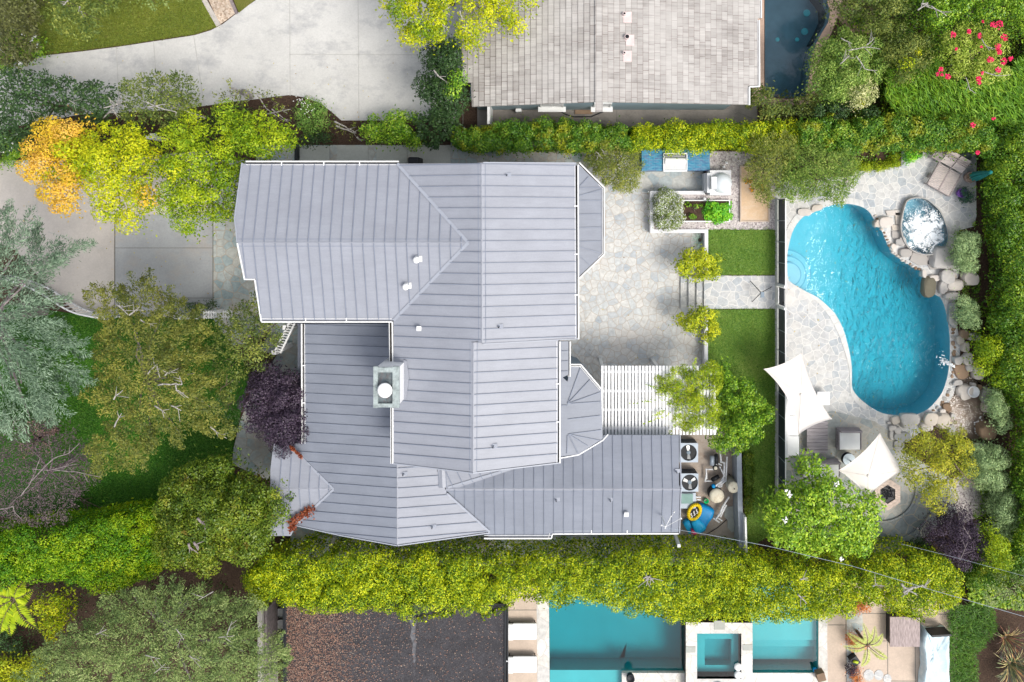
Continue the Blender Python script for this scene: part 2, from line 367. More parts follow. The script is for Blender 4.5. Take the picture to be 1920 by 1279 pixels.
M['filter'] = plain('beige_tank', (.72,.66,.52), .45, 0, .06, 3, 0, (.42,.28,.16), .6, 4)
M['pipewhite'] = plain('white_pvc', (.78,.78,.78), .35, 0, .05)
M['greenbox'] = plain('green_grey_panel', (.20,.33,.30), .5)
M['steel'] = plain('brushed_steel', (.62,.62,.61), .35, .5, .06)
M['petalw'] = plain('white_petals', (.88,.87,.84), .7, 0, .05)
M['petalpink'] = leafmat('bougainvillea_pink', [(.55,.01,.06),(.75,.02,.10)], .3, .3)
M['petalorange'] = plain('orange_flower', (.70,.30,.02), .7)
# ---------------- water ----------------
def watermat(name, absorb, dens, bs=.12, sc=3.0, dist=.05, gl=.9, streak=None, foam=False):
    m = bpy.data.materials.new(name); m.use_nodes = True; t = m.node_tree; t.nodes.clear()
    out = N(t, 'OutputMaterial'); tr = N(t, 'BsdfTransparent'); tr.inputs[0].default_value = (1,1,1,1)
    g = N(t, 'BsdfGlossy'); g.inputs['Roughness'].default_value = .04; g.inputs['Color'].default_value = (gl,gl,gl,1)
    fr = N(t, 'Fresnel'); fr.inputs[0].default_value = 1.5; mx = N(t, 'MixShader')
    ge = N(t, 'NewGeometry'); inv = N(t, 'Math', operation='SUBTRACT'); inv.inputs[0].default_value = 1; t.links.new(ge.outputs['Backfacing'], inv.inputs[1])
    mu = N(t, 'Math', operation='MULTIPLY'); t.links.new(fr.outputs[0], mu.inputs[0]); t.links.new(inv.outputs[0], mu.inputs[1]); t.links.new(mu.outputs[0], mx.inputs[0])
    v = coords(t, (1,.6,1), R(-35)); n = noise(t, v, sc, 3, .55); n.inputs['Distortion'].default_value = .6; bp = N(t, 'Bump'); bp.inputs['Strength'].default_value = bs; bp.inputs['Distance'].default_value = dist
    h = n.outputs[0]
    if streak:
        v0 = coords(t); mp = N(t, 'MapRange'); mp.inputs[1].default_value = streak[0]; mp.inputs[2].default_value = streak[1]
        sx = N(t, 'SeparateXYZ'); t.links.new(v0, sx.inputs[0]); t.links.new(sx.outputs[0], mp.inputs[0]); mp.interpolation_type = 'SMOOTHSTEP'; sb = N(t, 'Math', operation='SUBTRACT'); t.links.new(n.outputs[0], sb.inputs[0]); sb.inputs[1].default_value = .5; mm = N(t, 'Math', operation='MULTIPLY'); t.links.new(sb.outputs[0], mm.inputs[0]); t.links.new(mp.outputs[0], mm.inputs[1]); h = mm.outputs[0]
    t.links.new(h, bp.inputs['Height']); t.links.new(bp.outputs[0], g.inputs['Normal']); t.links.new(bp.outputs[0], fr.inputs['Normal'])
    t.links.new(tr.outputs[0], mx.inputs[1]); t.links.new(g.outputs[0], mx.inputs[2]); surf = mx.outputs[0]
    if foam:   # churned white froth lying on the surface
        cxf, cyf, rf_ = foam; vd = N(t, 'VectorMath', operation='DISTANCE'); t.links.new(ge.outputs['Position'], vd.inputs[0]); vd.inputs[1].default_value = (cxf, cyf, SPZ-.07)
        nf = noise(t, coords(t, (1,1,1), .3), 2.6, 9, .62); nf.inputs['Distortion'].default_value = 1.4
        md = N(t, 'MapRange'); md.inputs[1].default_value = rf_*.25; md.inputs[2].default_value = rf_; md.inputs[3].default_value = .15; md.inputs[4].default_value = -.18; t.links.new(vd.outputs['Value'], md.inputs[0])
        ad = N(t, 'Math', operation='ADD'); t.links.new(nf.outputs[0], ad.inputs[0]); t.links.new(md.outputs[0], ad.inputs[1]); rf2 = ramp(t, [(0,0,0),(.35,)*3,(1,1,1)], [.46,.53,.64]); t.links.new(ad.outputs[0], rf2.inputs[0])
        df = N(t, 'BsdfDiffuse'); df.inputs[0].default_value = (.9,.93,.95,1); m2 = N(t, 'MixShader'); t.links.new(rf2.outputs[0], m2.inputs[0]); t.links.new(surf, m2.inputs[1]); t.links.new(df.outputs[0], m2.inputs[2]); surf = m2.outputs[0]
    t.links.new(surf, out.inputs['Surface'])
    va = N(t, 'VolumeAbsorption'); va.inputs[0].default_value = (*absorb, 1); va.inputs[1].default_value = dens; t.links.new(va.outputs[0], out.inputs['Volume'])
    return m
M['water'] = watermat('clear_pool_water', (.0,.93,.985), .58, 1.0, 3.4, 1.5, 1.0, (12.2,17.6))
M['water_teal'] = watermat('teal_pool_water', (.0,.80,.84), 1.0, .15, 1.2, .03)
M['water_dark'] = watermat('dark_pool_water', (.30,.62,.72), .5, .10, 2, .04)
M['water_spa'] = None
M['water_brown'] = watermat('shallow_creek_water', (.55,.6,.6), .6, .8, 8, .05)
M['slateplaster'] = plain('slate_blue_plaster', (.17,.26,.31), .8, 0, .12, 2)
M['tealplaster'] = plain('teal_plaster', (.08,.42,.45), .8, 0, .06, .8, 0, (.10,.40,.42), .5, .5)

def basin(mb, ring, ztop, depths, fr=(1,.985,.7,.4), skew=None):
    """open basin from a closed xy ring; depths are z of each inner ring"""
    n = len(ring); cx = sum(p[0] for p in ring)/n; cy = sum(p[1] for p in ring)/n
    vs = []
    fs = []
    rings = [(1.0, ztop), (1.0, None)]+[(k, None) for k in fr[1:]]
    for j, (k, z0) in enumerate(rings):
        for x, y in ring:
            X = cx+(x-cx)*k; Y = cy+(y-cy)*k
            zz = ztop if j == 0 else skew(X, Y)
            vs.append((X, Y, zz))
    c = len(vs); vs.append((cx, cy, skew(cx, cy)))
    for j in range(len(rings)-1):
        for i in range(n): fs.append((j*n+(i+1)%n, j*n+i, (j+1)*n+i, (j+1)*n+(i+1)%n))
    j = len(rings)-1
    for i in range(n): fs.append((j*n+(i+1)%n, j*n+i, c))
    fs = [f[::-1] for f in fs]
    return mb.add(vs, fs)
def watervol(ring, ztop, skew, fr=(1,.985,.7,.4), gap=.006):
    n = len(ring); cx = sum(p[0] for p in ring)/n; cy = sum(p[1] for p in ring)/n
    k0 = .998; mb = MB(); top = [(cx+(x-cx)*k0, cy+(y-cy)*k0) for x, y in ring]
    vs = [(x, y, ztop) for x, y in top]; fs = [tuple(range(n))]
    for k in fr:
        for x, y in top:
            X = cx+(x-cx)*k; Y = cy+(y-cy)*k; vs.append((X, Y, skew(X, Y)+gap))
    c = len(vs); vs.append((cx, cy, skew(cx, cy)+gap)); R_ = len(fr)
    for j in range(R_):
        for i in range(n): fs.append((j*n+(i+1)%n, j*n+i, (j+1)*n+i, (j+1)*n+(i+1)%n))
    for i in range(n): fs.append((R_*n+(i+1)%n, R_*n+i, c))
    mb.add(vs, fs); 
    return mb
def fixnormals(o):
    bm = bmesh.new(); bm.from_mesh(o.data); bmesh.ops.recalc_face_normals(bm, faces=bm.faces); bm.to_mesh(o.data); bm.free()
def xy(pts, z): return [(p.x, p.y) for p in PP(pts, z)]
def grow(ring, d):
    n = len(ring); cx = sum(p[0] for p in ring)/n; cy = sum(p[1] for p in ring)/n; out = []
    for x, y in ring:
        l = math.hypot(x-cx, y-cy); out.append((cx+(x-cx)*(1+d/l), cy+(y-cy)*(1+d/l)))
    return out

TZ = .50   # raised garden terrace level
pool_px = [(1476,480),(1479,460),(1485,437),(1494,420),(1507,406),(1525,399),(1540,391),(1560,385),(1580,382),(1602,384),(1620,390),(1632,400),(1640,415),(1652,430),(1660,450),(1672,472),(1690,488),(1710,499),(1726,506),(1735,528),(1746,548),(1762,557),(1770,572),(1775,592),(1779,615),(1781,640),(1781,668),(1779,690),(1775,712),(1767,735),(1755,752),(1740,767),(1722,776),(1702,779),(1675,778),(1655,775),(1635,765),(1615,750),(1602,736),(1597,722),(1597,690),(1593,662),(1587,637),(1580,615),(1567,590),(1550,572),(1532,557),(1512,547),(1495,537),(1479,526),(1476,505)]
pool = xy(smooth_poly(pool_px, 2), TZ)
spa_px = [(1701,379),(1712,373),(1727,372),(1740,376),(1752,386),(1761,395),(1768,408),(1774,425),(1777,440),(1776,455),(1768,468),(1755,474),(1738,477),(1720,473),(1707,465),(1697,452),(1692,435),(1691,418),(1695,398)]
SPZ = .78
M['water_spa'] = watermat('spa_water', (.35,.86,.93), .4, .8, 7, .08, foam=(P(1735,432,SPZ).x, P(1735,432,SPZ).y, 1.6))
spa = xy(smooth_poly(spa_px, 2), SPZ)
creek_px = [(1792,672),(1806,690),(1840,720),(1850,750),(1850,780),(1856,812),(1838,828),(1812,822),(1790,815),(1778,795),(1770,772),(1776,752),(1784,730),(1790,705)]
creek = xy(smooth_poly(creek_px, 2), TZ)
nep_px = [(1434,-60),(1550,-60),(1552,-20),(1550,5),(1556,20),(1552,42),(1540,62),(1529,82),(1522,105),(1518,130),(1512,180),(1480,185),(1434,180)]
nep = xy(nep_px, 0)
sp1_px = [(1029,1090),(1290,1090),(1290,1262),(1286,1262),(1166,1262),(1166,1330),(1031,1330)]
sp1 = xy(sp1_px, 0)
sp2_px = [(1405,1090),(1534,1090),(1534,1262),(1405,1262)]
sp2 = xy(sp2_px, 0)

def struct(mb, name, mat, smooth=False): return tag(mb.build(name, mat, smooth=smooth), kind='structure')
B = 260
si_hole = xy([(1307,1188),(1390,1188),(1390,1273),(1307,1273)], .55)
struct(sheet_mb([(-B,-B),(B,-B),(B,B),(-B,B)], 0, [grow(pool,.08), grow(spa,.02), nep, sp1, sp2, si_hole]), 'ground', M['soil'])
# driveway
dr1 = [(-200,118),(-60,140),(0,122),(75,105),(150,97),(220,88),(300,76),(365,66),(395,57),(418,45),(440,28),(480,0),(520,-60),(865,-60),(870,60),(862,150),(842,200),(800,222),(740,226),(700,226),(640,226),(622,210),(600,193),(572,183),(545,178),(515,181),(480,186),(440,190),(395,197),(330,206),(150,215),(60,230),(-60,260),(-200,262)]
struct(sheet_mb(xy(dr1, .02), .02, th=.03), 'driveway', M['drive'])
dr2 = [(-200,305),(60,300),(300,290),(398,282),(398,402),(214,402),(214,600),(160,600),(90,540),(30,470),(-60,430),(-200,430)]
struct(sheet_mb(xy(dr2, .02), .02, th=.03), 'driveway', M['oldconc'])
struct(sheet_mb(xy([(216,402),(399,402),(399,600),(216,600)], .02), .02, th=.03), 'driveway_apron', M['apron'])
struct(sheet_mb(xy([(400,300),(470,300),(560,540),(560,640),(590,660),(590,860),(520,905),(500,900),(435,870),(438,840),(450,790),(470,740),(520,665),(400,640)], .016), .016, th=.02), 'entry_path', M['sideflag'])
def lines(name, segs, z, wd, mat):
    mb = MB()
    for a, b in segs:
        a = P(*a, z); b = P(*b, z); mb.bar(a, b, wd, .006)
    return struct(mb, name, mat)
lines('driveway_joints', [((218,88),(224,205)),((363,66),(383,198)),((543,-60),(544,180)),((671,-60),(673,226)),((543,102),(860,103)),((84,105),(90,215)),((288,77),(296,190)),((68,330),(70,430)),((90,435),(200,468))], .024, .035, M['jointlt'])
lines('apron_joints', [((215,465),(398,465)),((215,402),(215,590)),((399,402),(399,590)),((215,558),(398,559))], .024, .03, M['line'])
# lawns
struct(sheet_mb(xy([(-200,-60),(372,-60),(384,0),(409,50),(392,56),(365,64),(300,74),(220,86),(150,95),(76,103),(60,112),(0,120),(-200,120)], .03), .03, th=.03), 'lawn', M['drylawn'])
struct(sheet_mb(xy([(430,-60),(515,-60),(478,0),(448,24),(438,0)], .03), .03, th=.03), 'lawn', M['drylawn'])
struct(sheet_mb(xy([(390,-60),(424,-60),(432,0),(441,25),(424,38),(412,46),(391,0)], .026), .026, th=.02), 'gravel_path', M['tangravel'])
kb = MB(); kb.bar(P(383,0,.04), P(410,48,.04), .24, .08); kb.bar(P(383,0,.04), P(371,-60,.04), .24, .08); struct(kb, 'path_kerb', M['oldconc'])
kb = MB(); kb.bar(P(433,0,.04), P(444,26,.04), .15, .08); kb.bar(P(433,0,.04), P(424,-60,.04), .15, .08); struct(kb, 'path_kerb', M['greybark'])
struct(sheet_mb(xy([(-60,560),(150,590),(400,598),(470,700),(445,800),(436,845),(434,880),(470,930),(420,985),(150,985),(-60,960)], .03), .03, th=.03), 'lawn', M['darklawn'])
# patio and side walks
struct(sheet_mb(xy([(900,262),(1210,262),(1322,300),(1330,360),(1330,700),(1345,830),(1050,860),(1050,640),(1060,300),(900,306)], .02), .02, th=.03), 'patio', M['patio'])
struct(sheet_mb(xy([(1192,282),(1330,282),(1330,360),(1192,360)], .028), .028, th=.02), 'barbecue_patio', M['bluestone'])
struct(sheet_mb(xy([(845,262),(1105,262),(1105,330),(845,330)], .028), .028, th=.02), 'side_path', M['sideflag'])
struct(sheet_mb(xy([(480,272),(552,272),(845,272),(845,320),(480,320)], .02), .02, th=.03), 'side_path', M['sideflag'])
for a, b in ((560,617),(632,690),(706,763),(780,845)):
    struct(sheet_mb(xy([(a,274),(b,274),(b,318),(a,318)], .06), .06, th=.05), 'walk_slab', M['walk'])
struct(sheet_mb(xy([(545,985),(1290,985),(1400,990),(1400,1060),(545,1060)], .02), .02, th=.03), 'side_path', M['sideflag'])
struct(sheet_mb(xy([(1262,800),(1388,800),(1388,1008),(1262,1008)], .03), .03, th=.03), 'equipment_pad', M['dirtyconc'] if 0 else concrete('stained_pad_concrete', (.44,.37,.31), None, (.24,.15,.10), .75, 1.0))
# raised terrace
terr = [(1322,282),(1326,250),(1990,250),(1990,1060),(1392,1060),(1392,820),(1345,800),(1324,690),(1324,432),(1222,436),(1222,360),(1322,360)]
T = xy(terr, TZ)
struct(sheet_mb(T, TZ-.012, [grow(pool,.03), grow(spa,.02), creek], th=.5), 'terrace', M['soil'])
struct(sheet_mb(xy([(1324,284),(1456,284),(1456,431),(1323,431),(1224,431),(1224,364),(1324,364)], TZ), TZ, th=.011), 'gravel', M['gravel'])
struct(sheet_mb(xy([(1328,431),(1453,431),(1453,515),(1328,515)], TZ+.02), TZ+.02, th=.03), 'lawn', M['lawn'])
struct(sheet_mb(xy([(1328,581),(1453,580),(1453,800),(1450,1000),(1400,1030),(1392,820),(1345,800),(1328,690)], TZ+.02), TZ+.02, th=.03), 'lawn', M['lawn'])
struct(sheet_mb(xy([(1320,517),(1457,517),(1457,579),(1320,579)], TZ+.004), TZ+.004, th=.02), 'garden_path', M['deck'])
struct(sheet_mb(xy([(1453,284),(1466,284),(1466,1000),(1453,1000)], TZ+.008), TZ+.008, th=.02), 'fence_footing', M['walk'])
deck = [(1464,372),(1470,340),(1600,330),(1605,320),(1690,312),(1690,282),(1832,282),(1830,340),(1831,405),(1826,425),(1798,432),(1792,455),(1785,470),(1800,500),(1790,560),(1792,600),(1800,640),(1800,700),(1788,740),(1765,780),(1740,800),(1700,830),(1672,815),(1680,850),(1700,900),(1690,960),(1640,1000),(1560,1000),(1464,985)]
struct(sheet_mb(xy(deck, TZ), TZ, [pool, spa], th=.011), 'pool_deck', M['deck'])
struct(sheet_mb(xy([(1466,800),(1560,770),(1640,790),(1672,812),(1700,850),(1790,900),(1800,960),(1740,1000),(1640,1032),(1560,1010),(1466,990)], TZ+.005), TZ+.005, th=.011), 'lounge_patio', flag('lounge_flagstone', [(.30,.33,.32),(.40,.41,.38),(.46,.44,.39),(.34,.37,.36),(.50,.48,.43)], (.47,.43,.37), 1.7, .05, 31))
struct(sheet_mb(xy([(1780,900),(1860,870),(1880,950),(1800,985)], TZ+.01), TZ+.01, th=.02), 'gravel', M['gravel'])
# neighbours' paving
struct(sheet_mb(xy([(895,195),(1420,195),(1420,240),(895,240)], .02), .02, th=.03), 'side_path', M['dirtyconc'])
lines('walk_joints', [((1156,205),(1156,236)),((1357,200),(1410,222)),((868,196),(868,240))], .026, .03, M['line'])
struct(sheet_mb(xy([(1410,-60),(1433,-60),(1433,181),(1480,186),(1512,181),(1519,130),(1523,105),(1530,82),(1541,62),(1553,42),(1557,20),(1551,5),(1553,-60),(1600,-60),(1575,20),(1560,60),(1545,90),(1535,125),(1545,192),(1480,198),(1410,195)], .03), .03, th=.04), 'pool_coping', M['terracotta'])
struct(sheet_mb(xy([(1560,20),(1600,-60),(1650,-60),(1640,60),(1600,70)], .02), .02, th=.03), 'stone_path', M['brownrock'])
struct(sheet_mb(xy([(946,1100),(1029,1100),(1031,1330),(946,1330)], .02), .02, th=.03), 'neighbour_patio', M['tan'])
lines('patio_joints', [((950,1144),(1006,1144))], .026, .03, M['line'])
struct(sheet_mb(xy([(1006,1110),(1029,1110),(1031,1330),(1008,1330)], .03), .03, th=.04), 'pool_coping', M['travertine'])
struct(sheet_mb(xy([(1534,1090),(1800,1090),(1790,1330),(1400,1330),(1400,1262),(1534,1262)], .02), .02, th=.03), 'neighbour_patio', M['tan'])
struct(sheet_mb(xy([(1535,1100),(1552,1100),(1551,1200),(1553,1330),(1405,1330),(1405,1262),(1535,1262)], .03), .03, th=.04), 'pool_coping', M['travertine'])
lines('patio_joints', [((1586,1110),(1587,1330)),((1664,1110),(1665,1330)),((1553,1172),(1587,1172)),((1587,1150),(1790,1152)),((1587,1202),(1664,1202)),((1716,1200),(1717,1330)),((1665,1277),(1790,1278))], .026, .03, M['line'])
struct(sheet_mb(xy([(1166,1262),(1290,1262),(1290,1330),(1166,1330)], .10), .10, th=.2), 'pool_coping', M['travertine'])
struct(sheet_mb(xy([(1588,1130),(1614,1130),(1620,1180),(1600,1200),(1606,1240),(1600,1330),(1588,1330)], .03), .03, th=.02), 'stone_path', M['bluestone'])
for q, (x, y, rx, ry) in enumerate([(1629,1266,10,11),(1648,1266,9,10),(1664,1273,8,9)]):
    struct(sheet_mb(xy(circ(x, y, rx, 9, q, ry), .04), .04, th=.03), 'stepping_stone', M['deck'])

# ---------------- main pool ----------------
def depth_main(X, Y): 
    t = min(1, max(0, (X-12.0)/7.0)); return TZ-.85-.62*t*t*(3-2*t)
sp = thing('swimming_pool', 'kidney-shaped turquoise swimming pool with curved entry steps and boulder edge', 'swimming pool', (P(1640,590,TZ).x, P(1640,590,TZ).y, TZ-2))
o = basin(MB(), pool, TZ+.0, None, skew=depth_main).build('basin', M['plaster'], sp)
cp = MB()
ring = pool; nn = len(ring); outer = grow(ring, .34)
idx = [i for i in range(nn) if not (P(1625,380,TZ).x < ring[i][0] and ring[i][1] > P(0,775,TZ).y)]
for i in idx:
    j = (i+1) % nn
    if j not in idx: continue
    a, b, c, d = ring[i], ring[j], outer[j], outer[i]
    g = .97
    cp.prism([a, (a[0]+(b[0]-a[0])*g, a[1]+(b[1]-a[1])*g), (d[0]+(c[0]-d[0])*g, d[1]+(c[1]-d[1])*g), d], TZ-.1, TZ+.022)
cp.build('coping', [plain('coping_stone', (.62,.61,.58), .8, 0, .14, 2.2, .3, (.48,.50,.52), .5, 1.5)], sp)
sc = P(1477,520,TZ)
cxp = sum(p[0] for p in pool)/nn; cyp = sum(p[1] for p in pool)/nn
sx0, sy0 = P(1484,516,TZ).x, P(1484,516,TZ).y
for k, (r, dz) in enumerate([(23,.28),(35,.47),(46,.66),(57,.84)]):
    rr = r*S(TZ); pts = []
    for i in range(60):
        a = 2*math.pi*i/60; d = 0.0
        while d < rr and inpoly(np.array([sx0+(d+.05)*math.cos(a)]), np.array([sy0+(d+.05)*math.sin(a)]), pool)[0]: d += .02
        pts.append((sx0+d*math.cos(a), sy0+d*math.sin(a)))
    st = MB(); st.prism(pts, TZ-1.1-.003*k, TZ-.12-dz); stp = st.build('step', M['steplaster'], sp)
    inner = [(sx0+(x-sx0)*(1-.05/max(.1, math.hypot(x-sx0, y-sy0))), sy0+(y-sy0)*(1-.05/max(.1, math.hypot(x-sx0, y-sy0)))) for x, y in pts]
    sheet_mb(pts, TZ-.12-dz+.004, [inner]).build('edge_tile', M['stepedge'], stp)
wv = watervol(pool, TZ-.10, depth_main).build('water', M['water']); fixnormals(wv); tag(wv, kind='structure')
# spa
spt = thing('hot_tub', 'bubbling stone-edged hot tub full of white foam beside the pool', 'hot tub', (P(1735,430,SPZ).x, P(1735,430,SPZ).y, -.3))
basin(MB(), spa, SPZ, None, skew=lambda x, y: -.25).build('basin', M['steplaster'], spt)
rim = MB(); ro = grow(spa, .06); n = len(spa)
for i in range(n):
    j = (i+1) % n; rim.prism([spa[i], spa[j], ro[j], ro[i]], TZ-.02, SPZ+.01)
rim.build('rim', M['greyrock'], spt)
wv = watervol(spa, SPZ-.07, lambda x, y: -.25).build('water', M['water_spa']); fixnormals(wv); tag(wv, kind='structure')
# foam: lumpy patches and drops floating on the spa water
fo = MB(); r = random.Random(5)
foam_c = [(1728,400,13),(1738,412,13),(1722,414,13),(1732,424,15),(1718,428,10),(1745,426,11),(1750,436,14),(1740,440,14),(1757,446,12),(1748,454,12),(1738,456,10),(1752,405,8),(1760,398,6),(1712,404,8),(1708,416,7),(1732,462,7),(1764,438,7),(1723,442,5),(1716,452,4),(1730,450,6)]
for k in range(260):
    cx, cy, rr = r.choice(foam_c); a = r.uniform(0, 6.28); q = rr*math.sqrt(r.random())*1.05
    x = cx+q*math.cos(a); y = cy+q*math.sin(a); p = P(x, y, SPZ-.06)
    if not inpoly(np.array([p.x]), np.array([p.y]), spa)[0]: continue
    s = r.uniform(.015, .06)*(1.1-q/rr*.6); fo.blob((p.x, p.y, p.z), (s, s*r.uniform(.6,1), s*.45), k, .25, 1)
tag(fo.build('foam', M['foam'], None, True), 'white churned foam floating on the hot tub water', 'foam', kind='stuff')
# creek basin
cr = thing('creek_bed', 'shallow brown rocky creek bed running down into the pool', 'pond', (P(1815,750,TZ).x, P(1815,750,TZ).y, TZ-.5))
basin(MB(), creek, TZ+.0, None, skew=lambda x, y: TZ-.32+.05*math.sin(5*x)*math.cos(4*y)).build('basin', M['brownrock'], cr)
wv = watervol(creek, TZ-.10, lambda x, y: TZ-.22).build('water', M['water_brown']); fixnormals(wv); tag(wv, kind='structure')
# neighbour pool to the north east
np_ = thing('swimming_pool', 'dark slate-blue pool with one wavy side beside the shingled house', 'swimming pool', (P(1490,60,0).x, P(1490,60,0).y, -1.6))
basin(MB(), nep, .03, None, skew=lambda x, y: -1.35).build('basin', M['slateplaster'], np_)
bn = MB(); bn.prism(xy([(1526,-10),(1552,-10),(1550,5),(1556,20),(1552,42),(1540,62),(1529,82),(1522,80),(1536,55),(1545,35),(1544,14),(1534,0)], -.5), -1.34, -.55); bn.build('bench', plain('dark_bench_plaster', (.05,.07,.08), .8), np_)
for x, y, rr in ((1513,24,6.5),(1509,59,6.5),(1458,74,4),(1495,74,4)):
    p = P(x, y, -1.3); m_ = MB(); m_.lathe((p.x, p.y, -1.345), [(rr*S(-1.3),0),(rr*S(-1.3),.03),(rr*S(-1.3)*.8,.05),(0.02,.05)], 20); m_.build('drain_cover', plain('aqua_cover%d' % x, (.16,.62,.66), .5), np_)
wv = watervol(nep, -.10, lambda x, y: -1.35).build('water', M['water_dark']); fixnormals(wv); tag(wv, kind='structure')
# neighbour pool to the south (two basins and a raised square spa between them)
n1 = thing('swimming_pool', 'rectangular teal pool next to the two white loungers', 'swimming pool', (P(1150,1190,0).x, P(1150,1190,0).y, -1.8))
basin(MB(), sp1, .03, None, fr=(1,.999), skew=lambda x, y: -1.35).build('basin', M['tealplaster'], n1)
b_ = MB(); b_.prism(xy([(1031,1257),(1166,1257),(1166,1330),(1031,1330)], -.25), -1.34, -.28); b_.build('bench', M['tealplaster'], n1)
wv = watervol(sp1, -.10, lambda x, y: -1.35, fr=(1,.999)).build('water', M['water_teal']); fixnormals(wv); tag(wv, kind='structure')
n2 = thing('swimming_pool', 'small stepped teal pool on the right of the square spa', 'swimming pool', (P(1470,1190,0).x, P(1470,1190,0).y, -1.8))
basin(MB(), sp2, .03, None, fr=(1,.999), skew=lambda x, y: -1.2).build('basin', M['tealplaster'], n2)
for y0, y1, zz in ((1100,1200,-.35),(1200,1212,-.55),(1212,1236,-.8)):
    b_ = MB(); b_.prism(xy([(1405,y0),(1534,y0),(1534,y1),(1405,y1)], zz), -1.19, zz); b_.build('step', M['tealplaster'], n2)
wv = watervol(sp2, -.10, lambda x, y: -1.2, fr=(1,.999)).build('water', M['water_teal']); fixnormals(wv); tag(wv, kind='structure')
# raised square spa
SQ = .55
sq = thing('spa', 'raised square spa framed by pale travertine blocks with two white floats', 'spa', (P(1349,1240,SQ).x, P(1349,1240,SQ).y, -.3))
so_ = xy([(1286,1167),(1411,1168),(1411,1330),(1286,1330)], SQ); si = xy([(1307,1188),(1390,1188),(1390,1273),(1307,1273)], SQ)
sheet_mb(so_, SQ, [si]).build('coping', M['travertine'], sq)
wl = MB(); A_, B_, C_, D_ = so_
def inset(poly, d): return grow(poly, -d)
wl_o = inset(so_, .03); 
for i in range(4):
    a, b = wl_o[i], wl_o[(i+1)%4]; c, d = si[(i+1)%4], si[i]
    wl.prism([a, b, c, d], -1.3, SQ-.03)
wl.build('wall', plain('dark_stone_wall', (.09,.07,.06), .8, 0, .4, 5, .5), sq)
basin(MB(), inset(si,-.0), SQ-.04, None, fr=(1,.999), skew=lambda x, y: -.55).build('basin', M['tealplaster'], sq)
b_ = MB(); bi = xy([(1321,1197),(1371,1197),(1371,1246),(1321,1246)], -.1)
bo = inset(si, .01)
for i in range(4):
    b_.prism([bo[i], bo[(i+1)%4], bi[(i+1)%4], bi[i]], -.54, -.05)
b_.build('bench', M['tealplaster'], sq)
wv = watervol(inset(si,.005), SQ-.10, lambda x, y: -.55, fr=(1,.999)).build('water', M['water_teal']); fixnormals(wv); tag(wv, kind='structure')
for y, l in ((1251,'round white pool float in the square spa, the upper one'), (1266,'round white pool float in the square spa, the lower one')):
    p = P(1384, y, SQ); m_ = MB(); m_.lathe((p.x, p.y, SQ-.14), [(.02,0),(.15,.02),(.20,.08),(.19,.15),(.10,.19),(.02,.2)], 20)
    tag(m_.build('pool_float', M['brightwhite'], None, True), l, 'pool float', 'white floats in the spa')
for q, (x, y) in enumerate([(1349,1172),(1295,1218),(1402,1214)]):
    p = P(x, y, SQ); m_ = MB(); m_.box((p.x, p.y, SQ+.012), (.55 if q == 0 else .5, .46 if q == 0 else .3, .02)); m_.build('spillway', M['walk'], sq)
# ---------------- roofs ----------------
class Plane:
    """z = a + b X + c Y"""
    def __init__(s, a, b, c): s.a, s.b, s.c = a, b, c
    def hit(s, px, py):
        u = (px-NX)/F; v = -(py-NY)/F; k = s.b*u+s.c*v; z = (s.a+H*k)/(1+k); return P(px, py, z)
    def z(s, x, y): return s.a+s.b*x+s.c*y
    def n(s): return Vector((-s.b, -s.c, 1)).normalized()
def slope(px, py, z, dirx, diry, s):
    """plane through photo point (px,py) at height z falling by s per metre along (dirx,diry)"""
    p = P(px, py, z); return Plane(z+s*(dirx*p.x+diry*p.y), -s*dirx, -s*diry)
def clipline(poly, o, d):
    ts = []; n = len(poly)
    for i in range(n):
        a, b = poly[i], poly[(i+1)%n]; ex, ey = b[0]-a[0], b[1]-a[1]; den = d[0]*ey-d[1]*ex
        if abs(den) < 1e-9: continue
        t = ((a[0]-o[0])*ey-(a[1]-o[1])*ex)/den; u = ((a[0]-o[0])*d[1]-(a[1]-o[1])*d[0])/den
        if 0 <= u < 1: ts.append(t)
    ts.sort(); return [(ts[i], ts[i+1]) for i in range(0, len(ts)-1, 2)]
def roof(parent, pts, pl, rdir, pitch=.46, off=0, mat='roof', th=.10, ribs=True, name='roof', wall=None, label=None, rw=.028, rh=.04):
    """one sloping sheet with standing seams as a part 'roof' and its seams as a sub-part"""
    q = [pl.hit(x, y) for x, y in pts]
    mb = MB(); n = len(q); z1 = [p.z for p in q]; mb.prism([(p.x, p.y) for p in q], [z-th for z in z1], z1)
    ro = mb.build(name, M[mat], parent)
    if label: ro['label'] = label
    if ribs:
        rb = MB(); poly = [(p.x, p.y) for p in q]; d = Vector(rdir).normalized(); s = Vector((-d.y, d.x))
        lo = min(s.x*p[0]+s.y*p[1] for p in poly); hi = max(s.x*p[0]+s.y*p[1] for p in poly)
        k = math.ceil((lo-off)/pitch)
        while off+k*pitch < hi-.05:
            o = s*(off+k*pitch)
            if off+k*pitch > lo+.05:
                for t0, t1 in clipline(poly, o, d):
                    if t1-t0 < .15: continue
                    a = o+d*(t0+.03); b = o+d*(t1-.03)
                    rb.bar((a.x, a.y, pl.z(a.x, a.y)+rh/2), (b.x, b.y, pl.z(b.x, b.y)+rh/2), rw, rh)
            k += 1
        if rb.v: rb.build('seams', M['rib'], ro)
    return ro, q
